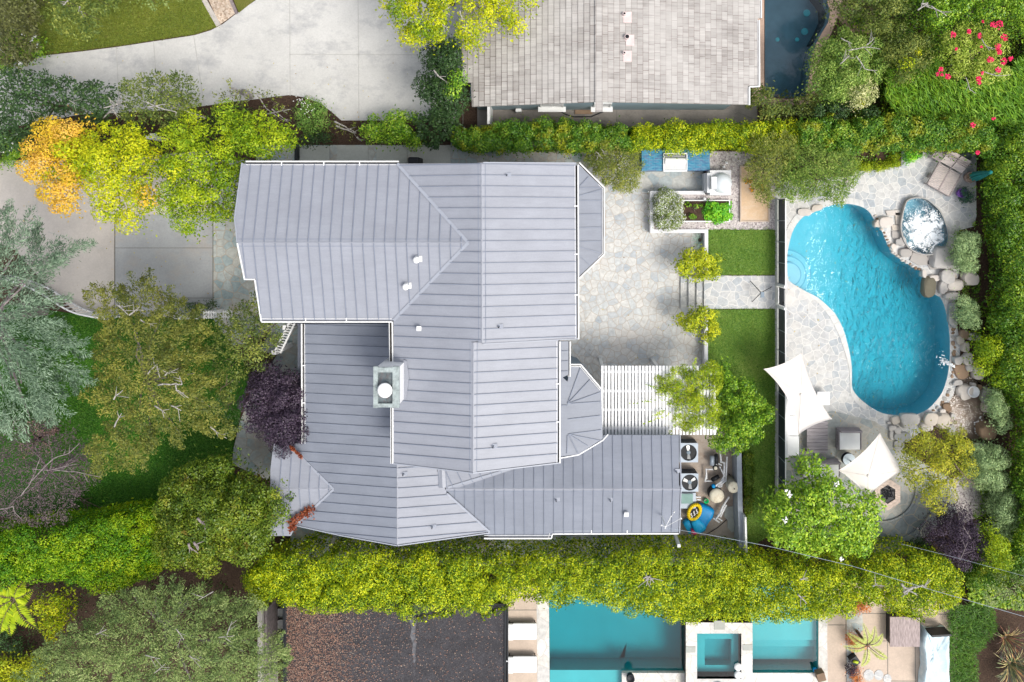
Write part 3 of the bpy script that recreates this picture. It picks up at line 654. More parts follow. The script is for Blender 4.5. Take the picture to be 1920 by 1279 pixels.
def cap(parent, pa, pb, wd=.25, name='ridge_cap', lift=.012, mat='roof', ht=.05):
    mb = MB(); a, b = Vector(pa), Vector(pb); d = (b-a); d2 = Vector((d.x, d.y, 0)).normalized(); s = Vector((-d2.y, d2.x, 0))
    u = Vector((0,0,1))
    vs = [a+s*wd/2-u*.05, a+u*lift, a-s*wd/2-u*.05, b+s*wd/2-u*.05, b+u*lift, b-s*wd/2-u*.05]
    vs += [v-u*.09 for v in vs]
    mb.add(vs, [(0,1,4,3),(1,2,5,4),(6,9,10,7),(7,10,11,8),(0,3,9,6),(2,8,11,5),(0,6,7,1),(1,7,8,2),(3,4,10,9),(4,5,11,10)])
    o = mb.build(name, M[mat], parent); e = MB(); u = Vector((0,0,1))
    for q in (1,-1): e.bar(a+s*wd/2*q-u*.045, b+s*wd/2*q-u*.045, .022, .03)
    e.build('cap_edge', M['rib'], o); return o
def gutter(parent, pts, side=1, wd=.17, strap=1.6, mat='white', name='gutter'):
    """trough along 3D points; pts = outer lip line, trough on the left when side=1"""
    mb = MB(); sb = MB()
    for a, b in zip(pts[:-1], pts[1:]):
        a, b = Vector(a), Vector(b); d = (b-a).normalized(); s = Vector((-d.y, d.x, 0))*side
        mb.mi = 0; mb.bar(a, b, .055, .12)
        mb.bar(a+s*(wd-.03), b+s*(wd-.03), .02, .10)
        mb.mi = 1; mb.bar(a+s*wd*.5-Vector((0,0,.06)), b+s*wd*.5-Vector((0,0,.06)), wd-.07, .03); mb.mi = 0
        L = (b-a).length; k = max(1, int(L/strap))
        for i in range(1, k):
            p = a+d*L*(i+.15*math.sin(i*3))/k; sb.bar(p+Vector((0,0,.07)), p+s*wd*1.05+Vector((0,0,.07)), .05, .012)
    g = mb.build(name, [M[mat], M['gutterin']], parent)
    if sb.v: sb.build('strap', M['brightwhite'], g)
    return g
def walls(parent, poly_px, zb, ztop, z0=0, mat='siding', name='wall', ins=0.0):
    q = [P(x, y, ztop) for x, y in poly_px]; mb = MB(); mb.prism([(p.x, p.y) for p in q], z0, ztop); return mb.build(name, M[mat], parent)
def window(parent, c, wd, ht, face, mat='white'):
    """window on a vertical wall; face = outward xy direction"""
    fx, fy = face; sx, sy = -fy, fx; c = Vector(c); f = MB(); fr = .07
    def b(du, dv, w_, h_, dd, th): 
        cc = c+Vector((sx*du+fx*dd, sy*du+fy*dd, dv)); f.box(cc, (w_ if abs(sx) > .5 else th, w_ if abs(sy) > .5 else th, h_))
    b(0, ht/2, wd+fr, fr, .02, .07); b(0, -ht/2, wd+fr, fr, .02, .07); b(-wd/2, 0, fr, ht-fr, .02, .07); b(wd/2, 0, fr, ht-fr, .02, .07); b(0, 0, .04, ht-fr, .015, .05)
    w_ = f.build('window', M[mat], parent); g = MB(); cc = c+Vector((fx*.006, fy*.006, 0)); g.box(cc, (wd-.02 if abs(sx) > .5 else .02, wd-.02 if abs(sy) > .5 else .02, ht-.02)); g.build('pane', M['glass'], w_)
    return w_
hc = P(820,640,0)
house = thing('house', 'large two-storey house under lavender-grey standing seam metal roofs', 'house', (hc.x, hc.y, 0))
# --- upper storey ---
ZR = 7.5; s_ = .25
E1 = slope(903, 400, ZR, 1, 0, s_); W1 = slope(903, 400, ZR, -1, 0, s_)
zr2 = W1.hit(887, 760).z; E2 = slope(888, 760, zr2, 1, 0, s_)
pz = W1.hit(878, 455).z
NW = slope(700, 455, pz, 0, 1, s_); SW = slope(700, 455, pz, 0, -1, s_)
roof(house, [(903,306),(1079,307),(1082,634),(905,644)], E1, (1,0), off=.1)
vN = (742,307); vS = (741,601)
roof(house, [(903,306),(903,640),(884,641),(885,885),(738,868),(738,601),(878,455),(745,307)], W1, (1,0), off=.1)
roof(house, [(888,642),(1047,637),(1046,866),(888,885)], E2, (1,0), off=.1)
roof(house, [(455,307),(745,307),(878,455),(446,455),(443,430),(441,410)], NW, (0,1), off=.0)
roof(house, [(446,455),(878,455),(738,601),(491,601),(479,523),(460,523)], SW, (0,1), off=.0)
cap(house, W1.hit(903,305), W1.hit(904,643), .30); cap(house, E2.hit(888,642), E2.hit(887,886), .30)
cap(house, NW.hit(447,455), NW.hit(877,455), .30)
for a, b in (((745,307),(878,455)),((738,601),(878,455))):
    mb = MB(); p0 = W1.hit(*a); p1 = W1.hit(*b); mb.bar(p0+Vector((0,0,.02)), p1+Vector((0,0,.02)), .13, .02); mb.build('valley_flashing', M['cap'], house)
# rake trims (white edges)
def trim(pts, mat='white', wd=.05, ht=.16, name='fascia'):
    mb = MB()
    for a, b in zip(pts[:-1], pts[1:]): mb.bar(Vector(a)-Vector((0,0,.05)), Vector(b)-Vector((0,0,.05)), wd, ht)
    return mb.build(name, M[mat], house)
trim([NW.hit(454,306), NW.hit(440,410), NW.hit(443,432), NW.hit(445,455)], 'cap'); trim([SW.hit(445,455), SW.hit(459,524), SW.hit(478,524), SW.hit(490,602)], 'brightwhite')
trim([W1.hit(905,305), E1.hit(1080,306)], 'cap'); trim([E1.hit(1083,635), E1.hit(905,645)], 'cap', .04); trim([W1.hit(738,869), W1.hit(886,887), E2.hit(1047,868)], 'cap', .05)
# walls of upper storey
for poly, t in (([(470,318),(1062,318),(1062,625),(905,640),(1030,650),(1030,850),(888,862),(752,850),(752,590),(505,590)], 6.2),):
    walls(house, poly, 0, t, 0)
ze = E1.hit(1082,400).z-.04
gutter(house, [E1.hit(1085,636)*1, E1.hit(1084,310)*1], 1)
gutter(house, [E2.hit(1050,868), E2.hit(1050,640)], 1)
zg = NW.hit(600,307).z
gutter(house, [P(748,303,zg), P(462,303,zg)], 1)
zg = SW.hit(600,601).z
gutter(house, [P(491,603.5,zg), P(735,603.5,zg), ], 1)
gutter(house, [P(736,603,zg-.02), P(737,690,zg-.02)], -1); gutter(house, [P(737,764,zg-.02), P(737,869,zg-.02)], -1, .12)
# --- lower storey ---
LZ = 4.6; ls = .2
WL = slope(745, 930, LZ, -1, 0, ls); EL = slope(745, 930, LZ, 1, 0, ls)
roof(house, [(570,607),(742,607),(745,870),(745,1021),(640,1003),(556,985),(626,917),(546,838),(556,831),(570,830)], WL, (1,0), off=.2, mat='rooflow')
roof(house, [(745,868),(815,872),(838,925),(918,997),(745,1021)], EL, (1,0), off=.2)
cap(house, WL.hit(745,868), WL.hit(745,1022), .24)
gz = WL.hit(625,916).z
gN = slope(600, 916, gz, 0, 1, ls); gS = slope(600, 916, gz, 0, -1, ls)
roof(house, [(513,832),(546,838),(626,916),(507,916),(507,880)], gN, (0,1), off=.2, mat='roof')
roof(house, [(507,916),(626,916),(560,978),(545,1005),(507,1005)], gS, (0,1), off=.2, mat='roof')
cap(house, gN.hit(507,916), gN.hit(624,916), .22)
rz = EL.hit(838,918).z
RN = slope(1000, 916, rz, 0, 1, ls); RS = slope(1000, 916, rz, 0, -1, ls)
roof(house, [(835,916),(995,868),(1046,850),(1132,816),(1273,816),(1273,916)], RN, (0,1), off=.28, mat='rooflow')
roof(house, [(835,917),(1275,917),(1272,998),(1036,1002),(1034,1006),(916,1006)], RS, (0,1), off=.28, mat='rooflow')
cap(house, RN.hit(836,917), RN.hit(1275,917), .26)
# tilted piece between the ridges
pb = slope(815, 880, rz+.12, .94, -.1, .06); roof(house, [(817,868),(1000,868),(860,914),(828,914)], pb, (.45,-1), off=.1, mat='roof')
cap(house, P(828,872,rz+.14), P(830,915,rz+.14), .34); 
for a, b, pl in (((838,925),(918,997),EL),((546,838),(626,917),WL),((626,917),(560,980),WL),((840,914),(1000,866),pb)):
    mb = MB(); mb.bar(pl.hit(*a)+Vector((0,0,.025)), pl.hit(*b)+Vector((0,0,.025)), .10, .02); mb.build('valley_flashing', M['cap'], house)
walls(house, [(582,615),(742,615),(742,1000),(700,995),(575,972),(582,950)], 0, 3.45); walls(house, [(700,870),(905,880),(905,985),(745,1008),(700,1000)], 0, 3.5)
walls(house, [(520,850),(590,850),(590,965),(520,965)], 0, 3.35)
walls(house, [(830,828),(1262,828),(1262,985),(1036,985),(1000,992),(905,992),(830,930)], 0, 3.55)
zl = WL.hit(570,700).z
gutter(house, [P(567,831,zl), P(566,607,zl)], -1)
trim([WL.hit(558,986), WL.hit(640,1004), WL.hit(745,1023), EL.hit(918,999)], 'cap'); trim([RN.hit(1275,816), RN.hit(1277,916), RS.hit(1274,999)], 'cap')
zs = RS.hit(1000,1005).z
gutter(house, [P(908,1009,zs), P(1034,1009,zs), P(1036,1000.5,zs), P(1250,1000,zs), P(1272,1000,zs)], 1)
mb = MB(); mb.bar(P(565,606,2.6), P(565,836,2.6), .32, .1); mb.build('awning', M['rooflow'], house, )
# posts and arbour along the west side of the lower roof
for x, y in ((1267,1003),): 
    mb = MB(); p = P(x, y, 2.0); mb.box((p.x, p.y-.1, 1.5), (.14,.14,3.0)); mb.build('post', M['white'], house)
# --- bays on the garden side ---
BZ = 4.3
be = slope(1085, 400, BZ, 1, 0, .3)
roof(house, [(1078,309),(1085,309),(1131,353),(1131,476),(1085,519),(1078,519)], be, (1,0), off=.15, mat='rooflow', ribs=False)
mb = MB()
for a, b in (((1086,352),(1128,352)),((1086,376),(1128,376)),((1086,402),(1128,401)),((1086,427),(1128,426)),((1086,453),(1127,452)),((1086,367),(1129,355)),((1086,350),(1104,331)),((1086,463),(1124,474)),((1086,479),(1107,498))):
    mb.bar(be.hit(*a)+Vector((0,0,.02)), be.hit(*b)+Vector((0,0,.02)), .035, .04)
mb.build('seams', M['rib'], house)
zo = be.hit(1131,400).z
gutter(house, [P(1086,522,zo+.1), P(1133,477,zo), P(1133,352,zo), P(1086,305,zo+.1)], 1, .12)
walls(house, [(1070,320),(1120,360),(1120,470),(1070,512)], 0, 3.6)
fz = 4.2
be2 = slope(1060, 770, fz, .92, .1, .16)
roof(house, [(1046,700),(1064,716),(1070,684),(1088,685),(1127,727),(1130,822),(1085,852),(1046,856)], be2, (1,0), mat='rooflow', ribs=False)
mb = MB()
for a, b in (((1064,757),(1088,690)),((1064,757),(1106,712)),((1064,757),(1126,735)),((1064,757),(1126,753)),((1065,786),(1126,779)),((1066,814),(1127,806)),((1066,814),(1126,826)),((1066,814),(1102,836)),((1066,814),(1084,850)),((1064,816),(1063,850)),((1050,760),(1064,760))):
    mb.bar(be2.hit(*a)+Vector((0,0,.02)), be2.hit(*b)+Vector((0,0,.02)), .035, .04)
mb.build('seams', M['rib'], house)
gutter(house, [be2.hit(1127,728)+Vector((0,0,.05)), be2.hit(1089,683)+Vector((0,0,.05)), be2.hit(1070,683)+Vector((0,0,.05))], 1, .12)
trim([be2.hit(1140,815), be2.hit(1130,826), be2.hit(1085,853), be2.hit(1046,860)], 'brightwhite', .05, .12, 'flashing')
be3 = slope(1056, 660, 4.9, 1, 0, .2); roof(house, [(1046,640),(1066,640),(1066,702),(1048,712)], be3, (1,0), off=.1, mat='rooflow'); gutter(house, [P(1069,706,4.8), P(1069,640,4.8)], 1, .12)
walls(house, [(1040,690),(1064,690),(1085,696),(1118,735),(1118,815),(1040,840)], 0, 3.4)
for c, f in ((P(1120,380,1.6),(1,0)),(P(1120,440,1.6),(1,0))): window(house, (c.x-.0, c.y, 1.6), 1.0, 1.3, f)
for y in (545,600):
    p = P(1062,y,6.2); window(house, (p.x, p.y, 1.7), 1.3, 1.6, (1,0)); window(house, (p.x, p.y, 4.9), 1.2, 1.1, (1,0))
for y in (350,420,490):
    p = P(1062,y,6.2); window(house, (p.x, p.y, 5.1), 1.2, 1.0, (1,0))
for x in (560,640,820,960):
    p = P(x,318,6.2); window(house, (p.x, p.y, 1.7), 1.1, 1.1, (0,1)); window(house, (p.x, p.y, 4.8), 1.1, 1.0, (0,1))
for x in (980,1080,1180):
    p = P(x,985,3.55); window(house, (p.x, p.y, 1.7), 1.0, 1.1, (0,-1))
# chimney
ct = 7.9; c0 = P(702,689,ct); c1 = P(747,763,ct); cc = (c0+c1)/2; cw, cd = c1.x-c0.x, c0.y-c1.y
mb = MB(); mb.box((cc.x, cc.y, 5.5), (cw-.06, cd-.06, 4.4)); ch = mb.build('chimney', M['brightwhite'], house)
mb = MB()
xl, xr = -cw/2+.14, cw/2-.24
for dx, dy, w_, h_ in ((-cw/2+.05,0,.18,cd+.08),(cw/2-.10,0,.28,cd+.08),((xl+xr)/2,cd/2-.10,xr-xl-.002,.20),((xl+xr)/2,-cd/2+.06,xr-xl-.002,.16)): mb.box((cc.x+dx, cc.y+dy, ct-.04), (w_, h_, .12))
cp_ = mb.build('cap', M['galv'], ch)
mb = MB(); mb.box((cc.x-.04, cc.y, ct-.13), (cw-.3, cd-.3, .06)); mb.bar((cc.x, cc.y-cd/2+.1, ct-.08), (cc.x, cc.y+cd/2-.1, ct-.08), .03, .03); mb.build('crown', plain('rusty_chimney_crown', (.14,.17,.18), .5, .3, .4, 4, 0, (.22,.13,.12), .8, 3), ch)
mb = MB(); fl = P(720.5,733,ct+.3); mb.lathe((fl.x, fl.y, ct-.12), [(.26,0),(.24,.26),(.29,.28),(.31,.34),(.24,.37),(.21,.365),(.19,.34),(.12,.38),(.02,.40)], 28); mb.build('flue', M['brightwhite'], ch, True)
mb = MB(); q0 = P(762,707,W1.hit(762,707).z); 
wp = [W1.hit(757,674), W1.hit(763,676), W1.hit(767,708), W1.hit(762,748), W1.hit(758,750)]
mb.prism([(p.x, p.y) for p in wp], 6.3, [p.z+.06 for p in wp]); mb.build('flashing', M['roof'], ch)
# vents
def vent(x, y, pl, kind):
    p = pl.hit(x, y); mb = MB()
    if kind == 'dome':
        mb.lathe((p.x, p.y, p.z-.1), [(.08,0),(.08,.30),(.13,.31),(.145,.38),(.10,.43),(.02,.44)], 18); mb.box((p.x+.05, p.y+.04, p.z+.04), (.30,.26,.03)); return mb.build('roof_vent', M['white'], house, True)
    if kind == 'box':
        mb.box((p.x, p.y, p.z+.08), (.16,.18,.20), 0, None, .8); mb.box((p.x, p.y, p.z+.19), (.2,.2,.025)); return mb.build('roof_vent', M['white'], house)
    mb.mi = 0; mb.lathe((p.x, p.y, p.z-.05), [(.07,0),(.05,.10),(.035,.14),(.03,.24)], 12); mb.mi = 1; mb.lathe((p.x, p.y, p.z+.192), [(.028,0),(.028,.008)], 10); mb.mi = 0
    mb.box((p.x+.06, p.y+.03, p.z+.012), (.22,.18,.015)); return mb.build('vent_pipe', [M['cap'], M['black']], house)
vent(783,487,SW,'dome'); vent(763,537,SW,'dome'); vent(787,615,W1,'box'); vent(1174,962,RS,'box')
for x, y, pl in ((951,329,E1),(936,613,E1),(925,837,E2),(757,889,EL),(811,988,EL),(1043,937,RS),(1144,937,RS),(1268,884,RN)): vent(x, y, pl, 'pipe')
# overhead service mast on the roof corner
mast = thing('service_mast', 'white roof-corner service mast with insulators holding the overhead wire', 'mast', (P(1250,985,4).x, P(1250,985,4).y, 4.0))
mb = MB(); p = P(1248,988,5.2); mb.tube((p.x, p.y, 4.0), p, .035); mb.build('pole', M['white'], mast)
mb = MB()
for x, y, z in ((1240,985,5.2),(1247,990,5.2),(1258,968,5.0),(1264,960,4.9),(1277,972,5.0)):
    q = P(x, y, z); mb.blob(q, (.045,.045,.06), int(x), .1, 1); mb.path([p, q], .008, 5)
mb.build('insulator', M['white'], mast)
mb = MB()
w_pts = [(1249,990,5.2),(1330,1003,5.3),(1440,1024,5.5),(1600,1062,5.9),(1760,1110,6.4),(1920,1156,7.0),(2100,1208,7.8)]
mb.path([P(*q) for q in w_pts], .010, 5)
tag(mb.build('overhead_wire', M['greym']), 'white service wire crossing over the tall hedge from the roof corner', 'wire')
mb = MB(); mb.path([P(*q) for q in [(1690,1020,5),(1790,1045,5.4),(1920,1080,6),(2100,1130,6.6)]], .006, 5); tag(mb.build('overhead_wire', M['greym']), 'thin wire passing above the purple tree at lower right', 'wire')

# ---------------- north neighbour ----------------
def shingle():
    m, t, b = nodes('shake_tiles'); v = coords(t, (1,1,1), R(90)); br = N(t, 'TexBrick'); br.offset = .37; br.squash = 1.6; br.squash_frequency = 3
    br.inputs['Scale'].default_value = 1; br.inputs['Mortar Size'].default_value = .012; br.inputs['Brick Width'].default_value = .42; br.inputs['Row Height'].default_value = .27; br.inputs['Bias'].default_value = .1
    br.inputs['Color1'].default_value = (.47,.445,.42,1); br.inputs['Color2'].default_value = (.34,.315,.295,1); br.inputs['Mortar'].default_value = (.20,.165,.155,1)
    t.links.new(v, br.inputs[0]); n = noise(t, coords(t, (.7,10,1)), 1, 5, .7); r = ramp(t, [(.72,)*3, (1.2,)*3], [.3,.7]); t.links.new(n.outputs[0], r.inputs[0])
    c = mixc(t, br.outputs[0], r.outputs[0], 1, 'MULTIPLY'); n2 = noise(t, coords(t), .35, 5, .7); r2 = ramp(t, [(0,)*3, (.45,)*3], [.42,.62]); t.links.new(n2.outputs[0], r2.inputs[0]); c = mixc(t, c, (.52,.50,.475), r2.outputs[0])
    t.links.new(c, b.inputs['Base Color']); b.inputs['Roughness'].default_value = .85; bump(t, b, br.outputs['Fac'], -.4, .02); return m
M['shake'] = shingle()
nh = thing('house', 'neighbouring house with pale weathered shake roof and blue-grey end wall', 'house', (P(1140,80,0).x, P(1140,80,0).y, 0))
NE_ = slope(1120, 100, 5.2, 1, 0, .22); NW_ = slope(1120, 100, 5.2, -1, 0, .22)
def courses(pts, pl, sgn):
    """overlapping courses as low saw-tooth strips running north-south"""
    q = [pl.hit(x, y) for x, y in pts]; mb = MB(); mb.prism([(p.x, p.y) for p in q], [p.z-.14 for p in q], [p.z for p in q])
    poly = [(p.x, p.y) for p in q]; lo = min(p[0] for p in poly); hi = max(p[0] for p in poly); k = math.ceil(lo/.27)
    while k*.27 < hi:
        for t0, t1 in clipline(poly, (k*.27, 0), (0, 1)):
            x = k*.27; x2 = min(hi, max(lo, x-sgn*.27))
            mb.add([(x, t0, pl.z(x,0)+.035), (x, t1, pl.z(x,0)+.035), (x2, t1, pl.z(x2,0)+.006), (x2, t0, pl.z(x2,0)+.006), (x, t0, pl.z(x,0)-.01), (x, t1, pl.z(x,0)-.01)], [(0,1,2,3) if sgn < 0 else (3,2,1,0), (0,4,5,1)])
        k += 1
    return mb.build('roof', M['shake'], nh)
courses([(1120,-70),(1425,-70),(1425,32),(1421,36),(1422,160),(1403,161),(1403,196),(1120,191)], NE_, 1)
courses([(1120,-70),(1120,191),(885,200),(883,155),(865,155),(865,-70)], NW_, -1)
mb = MB(); mb.box((P(1123,60,5.2).x, P(1123,60,5.2).y, 5.24), (.34, 7.2, .06)); mb.build('ridge_cap', M['shake'], nh)
g0 = [NE_.hit(1427,-70), NE_.hit(1427,34), NE_.hit(1423,38), NE_.hit(1424,162), NE_.hit(1405,163), NE_.hit(1405,197)]
gutter(nh, [g0[3], g0[2]], 1, .1); gutter(nh, [g0[1], g0[0]], 1, .1); gutter(nh, [g0[5], g0[4]], 1, .1); 
mb = MB(); mb.bar(g0[4]-Vector((0,0,.03)), g0[3]-Vector((0,0,.03)), .05, .1); mb.build('fascia', M['white'], nh)
wz = P(1120,206,0); wy = wz.y; a0 = P(898,206,0).x; a1 = P(1357,206,0).x; mx_ = P(1120,100,5.2).x
mb = MB()
for xa, xb, za, zb_ in ((a0, mx_, NW_.z(a0,0)-.2, 4.95),(mx_, a1, 4.95, NE_.z(a1,0)-.2)):
    mb.add([(xa,wy,0),(xb,wy,0),(xb,wy,zb_),(xa,wy,za),(xa,wy+6.1,0),(xb,wy+6.1,0),(xb,wy+6.1,zb_),(xa,wy+6.1,za)], [(0,1,2,3),(5,4,7,6),(0,3,7,4),(1,5,6,2),(3,2,6,7)])
nw = mb.build('wall', M['bluewall'], nh)
for x, wd in ((1035,1.1),(1128,.8)):
    p = P(x,203,.9); window(nh, (p.x, wy, 1.75), wd, 1.2, (0,-1)); mb = MB(); mb.box((p.x, wy-.14, 1.06), (wd+.3,.26,.07)); mb.build('sill', M['white'], nh)
mb = MB(); p = P(973,206,.3); mb.box((p.x, wy-.12, .45), (.28,.16,.5)); mb.build('meter_box', M['white'], nh)
mb = MB(); p = P(1094,208,0); mb.box((p.x, wy-.12, .05), (.9,.22,.08)); mb.build('vent_grille', M['brownrock'], nh)
mb = MB(); mb.path([P(1046,206,.05), P(1060,214,.05), P(1075,219,.05), P(1108,219,.05), P(1125,212,.05), P(1145,205,.05)], .03, 6); tag(mb.build('hose', M['dark']), 'dark garden hose sagging along the foot of the blue-grey wall', 'hose')
mb = MB(); p = P(917,215,1.5); mb.box((p.x, p.y, .9), (.12,1.0,1.8)); tag(mb.build('side_gate', M['white']), 'narrow white gate panel beside the shake-roofed house', 'gate')
for x, y, r_ in ((1170,28,.05),(1175,71,.09),(1170,101,.04)):
    p = NE_.hit(x, y); mb = MB(); mb.mi = 0; mb.lathe((p.x, p.y, p.z), [(r_+.1,0),(r_+.06,.05),(r_+.03,.08),(r_+.02,.25)], 14); mb.box((p.x+.15, p.y-.12, p.z+.045), (.38,.5,.02)); mb.mi = 1; mb.lathe((p.x, p.y, p.z+.25), [(r_,0),(r_,.006)], 10)
    mb.build('vent_pipe', [plain('pinkish_flashing%d' % x, (.66,.54,.52), .7), M['black']], nh)

# ---------------- south neighbour ----------------
sh = thing('building', 'flat black-roofed building strewn with dry leaves behind the tall hedge', 'building', (P(740,1220,0).x, P(740,1220,0).y, 0))
tz = 2.2
tr_ = xy([(532,1128),(948,1133),(947,1345),(532,1345)], tz)
mb = MB(); mb.prism(tr_, tz-.2, tz); rf = mb.build('roof', M['tarroof'], sh)
mb = MB(); mb.prism([(x*.985 if x < -5 else x-.3, y-.3 if y > -19 else y) for x, y in tr_], 0, tz-.2); mb.build('wall', M['siding'], sh)
mb = MB(); mb.bar(P(533,1128,tz+.03), P(533,1345,tz+.03), .10, .1); mb.bar(P(948,1133,tz+.03), P(947,1345,tz+.03), .10, .1); mb.bar(P(532,1128,tz+.03), P(948,1133,tz+.03), .08, .1); mb.build('roof_edge', M['dark'], rf)
gutter(sh, [P(952,1345,tz), P(952,1136,tz)], 1, .14, 2.2, 'dark')
r = random.Random(3); mb = MB()
tar = [(772,1152),(768,1165),(772,1178),(769,1192),(774,1206),(773,1222),(776,1246),(779,1240),(779,1222),(781,1206),(778,1192),(779,1178),(781,1166),(779,1152)]
mb.prism([(p.x,p.y) for p in PP(tar, tz)], tz-.01, tz+.006)
mb.build('tar_patch', plain('grey_tar_stain', (.12,.12,.13), .8, 0, .4, 6), rf)
V = []; Fc = []
for k in range(9000):
    if r.random() < .82:
        x = 538+abs(r.gauss(0, 85)); y = r.uniform(1136, 1290)
    else: x = r.uniform(536, 945); y = r.uniform(1138, 1290)
    if x > 944: continue
    if x > 640 and r.random() < .25: continue
    p = P(x, y, tz); s = r.uniform(.022,.05); a = r.uniform(0,6.28); zz = tz+.012+r.random()*.03
    for q, (u, v_) in enumerate(((s,0),(0,s*.45),(-s,0),(0,-s*.45))): V.append((p.x+u*math.cos(a)-v_*math.sin(a), p.y+u*math.sin(a)+v_*math.cos(a), zz+.012*math.sin(q*2+a)))
    Fc.append((len(V)-4, len(V)-3, len(V)-2, len(V)-1))
mb = MB(); mb.add(V, Fc); tag(mb.build('leaf_litter', leafmat('dry_leaves', [(.09,.045,.035),(.22,.12,.09),(.33,.20,.145),(.15,.09,.07),(.40,.33,.26)], .1, .1), origin=(P(740,1220).x, P(740,1220).y, tz)), 'dry brown leaves littering the left side of the black roof', 'leaf litter', kind='stuff')
# garden wall on its left
gw = MB(); gw.bar(P(502,1125,1.0), P(503,1345,1.0), .22, 2.0); tag(gw.build('garden_wall', M['oldconc']), 'low grey-brown wall standing left of the black roof', 'wall')
pl_ = MB(); pl_.bar(P(512,1125,.9), P(512,1240,.9), .12, 1.8); tag(pl_.build('fence', M['greybark']), 'dark timber fence strip between the low wall and black roof', 'fence')
for q, (x, y, rr) in enumerate([(529,1145,.25),(529,1168,.28),(532,1190,.2)]):
    p = P(x, y, .3); mb = MB(); mb.lathe((p.x, p.y, 0), [(rr*.7,0),(rr,.5),(rr*.95,.52),(rr*.9,.45),(.02,.42)], 18); tag(mb.build('plant_pot', M['apron']), ['pale round pot in the dark gap by the black roof, nearest the hedge','pale round pot in the dark gap, middle of three','smallest pale pot in the dark gap by the black roof'][q], 'pot', 'pots in the dark gap')
# ---------------- garden walls, steps, fence ----------------
WT = TZ+.10
def wallpath(name, pts, z0, z1, wd, mat, label, cat='wall', group=None):
    """one continuous low wall: mitred prism strips along photo points measured on its top"""
    q = [P(x, y, z1) for x, y in pts]; mb = MB(); n = len(q)
    L = []; Rr = []
    for i in range(n):
        d0 = (q[i]-q[i-1]) if i else (q[1]-q[0]); d1 = (q[i+1]-q[i]) if i < n-1 else (q[-1]-q[-2])
        d0 = Vector((d0.x,d0.y)).normalized(); d1 = Vector((d1.x,d1.y)).normalized(); nn_ = (Vector((-d0.y,d0.x))+Vector((-d1.y,d1.x))).normalized()
        k = wd/2/max(.35, nn_.dot(Vector((-d0.y,d0.x)))); L.append((q[i].x+nn_.x*k, q[i].y+nn_.y*k)); Rr.append((q[i].x-nn_.x*k, q[i].y-nn_.y*k))
    mb.prism(L+Rr[::-1], z0, z1)
    return tag(mb.build(name, mat, bevel=.012), label, cat, group)
M['wallcap'] = plain('white_wall_cap', (.72,.72,.73), .6, 0, .06, 2, 0, (.55,.54,.52), .4, 1.5)
wallpath('retaining_wall', [(1322,361.5),(1222.5,361.5),(1222.5,433.5),(1324.5,433.5),(1324.5,516)], 0, WT, .19, M['wallcap'], 'low white L-shaped retaining wall wrapping the flower bed and upper lawn')
wallpath('retaining_wall', [(1324,579),(1324,686)], 0, WT, .19, M['wallcap'], 'low white retaining wall beside the lower lawn strip')
wallpath('equipment_wall', [(1386,850),(1388,950),(1391,1040)], 0, 1.1, .24, plain('grey_wall_cap', (.36,.39,.44), .6), 'grey-capped wall right of the pool pumps and air conditioners')
wallpath('garden_fence', [(1398,970),(1400,1050)], .0, 1.5, .10, M['white'], 'short white fence board standing at the end of the grey-capped wall', 'fence')
st = thing('garden_steps', 'three pale flagstone steps between the two lemon trees', 'steps', (P(1298,548).x, P(1298,548).y, 0))
for i, x in enumerate((1276,1291,1306)):
    mb = MB(); mb.prism(xy([(x,519),(1321,519),(1321,578),(x,578)], .13*(i+1)), .0 if i == 0 else .13*i, .13*(i+1)); mb.build('step', M['deck'], st, bevel=.01)
pf = thing('pool_fence', 'dark mesh-panel pool fence between the lawn and pool deck', 'fence', (P(1458,640,TZ).x, P(1458,640,TZ).y, TZ))
fx = P(1459,500,TZ).x; fh = 1.08
mesh_m, t_, b_ = nodes('dark_mesh'); b_.inputs['Base Color'].default_value = (.035,.045,.06,1); b_.inputs['Roughness'].default_value = .5
trn = N(t_, 'BsdfTransparent'); mxs = N(t_, 'MixShader'); mxs.inputs[0].default_value = .88; t_.links.new(trn.outputs[0], mxs.inputs[1]); t_.links.new(b_.outputs[0], mxs.inputs[2]); t_.links.new(mxs.outputs[0], t_.nodes['Material Output'].inputs[0])
ys = [374,414,453,492,531]; ys2 = [577,617,656,695,735,775,815,854,894,934,972]
for Y in (ys, ys2):
    for a, b in zip(Y[:-1], Y[1:]):
        pa, pb_ = P(0,a,TZ).y, P(0,b,TZ).y
        mb = MB(); mb.box((fx, (pa+pb_)/2, TZ+.06+fh/2), (.015, pa-pb_-.03, fh-.04)); mb.build('panel', mesh_m, pf)
    for a in Y:
        mb = MB(); mb.box((fx, P(0,a,TZ).y, TZ+.04+fh/2), (.035,.035,fh+.04)); mb.build('post', M['greym'], pf)
    pa, pb_ = P(0,Y[0],TZ).y, P(0,Y[-1],TZ).y; mb = MB(); mb.box((fx+.03, (pa+pb_)/2, TZ+fh+.075), (.05, pa-pb_, .03)); mb.build('top_rail', M['brightwhite'], pf)
pg = thing('pool_gate', 'gate with white end posts set into the dark mesh pool fence', 'gate', (fx, P(0,554,TZ).y, TZ))
pa, pb_ = P(0,536,TZ).y, P(0,572,TZ).y
mb = MB(); mb.box((fx, (pa+pb_)/2, TZ+.1+fh/2), (.015, pa-pb_-.1, fh-.12)); mb.build('panel', mesh_m, pg)
for y in (534,574): mb = MB(); mb.box((fx, P(0,y,TZ).y, TZ+.6), (.12,.12,1.2)); mb.build('post', M['white'], pg)
mb = MB(); mb.bar((fx, pa-.1, TZ+fh), (fx, pb_+.1, TZ+fh), .04,.04); mb.bar((fx, pa-.1, TZ+.08), (fx, pb_+.1, TZ+.08), .04,.04); mb.build('frame', M['white'], pg)
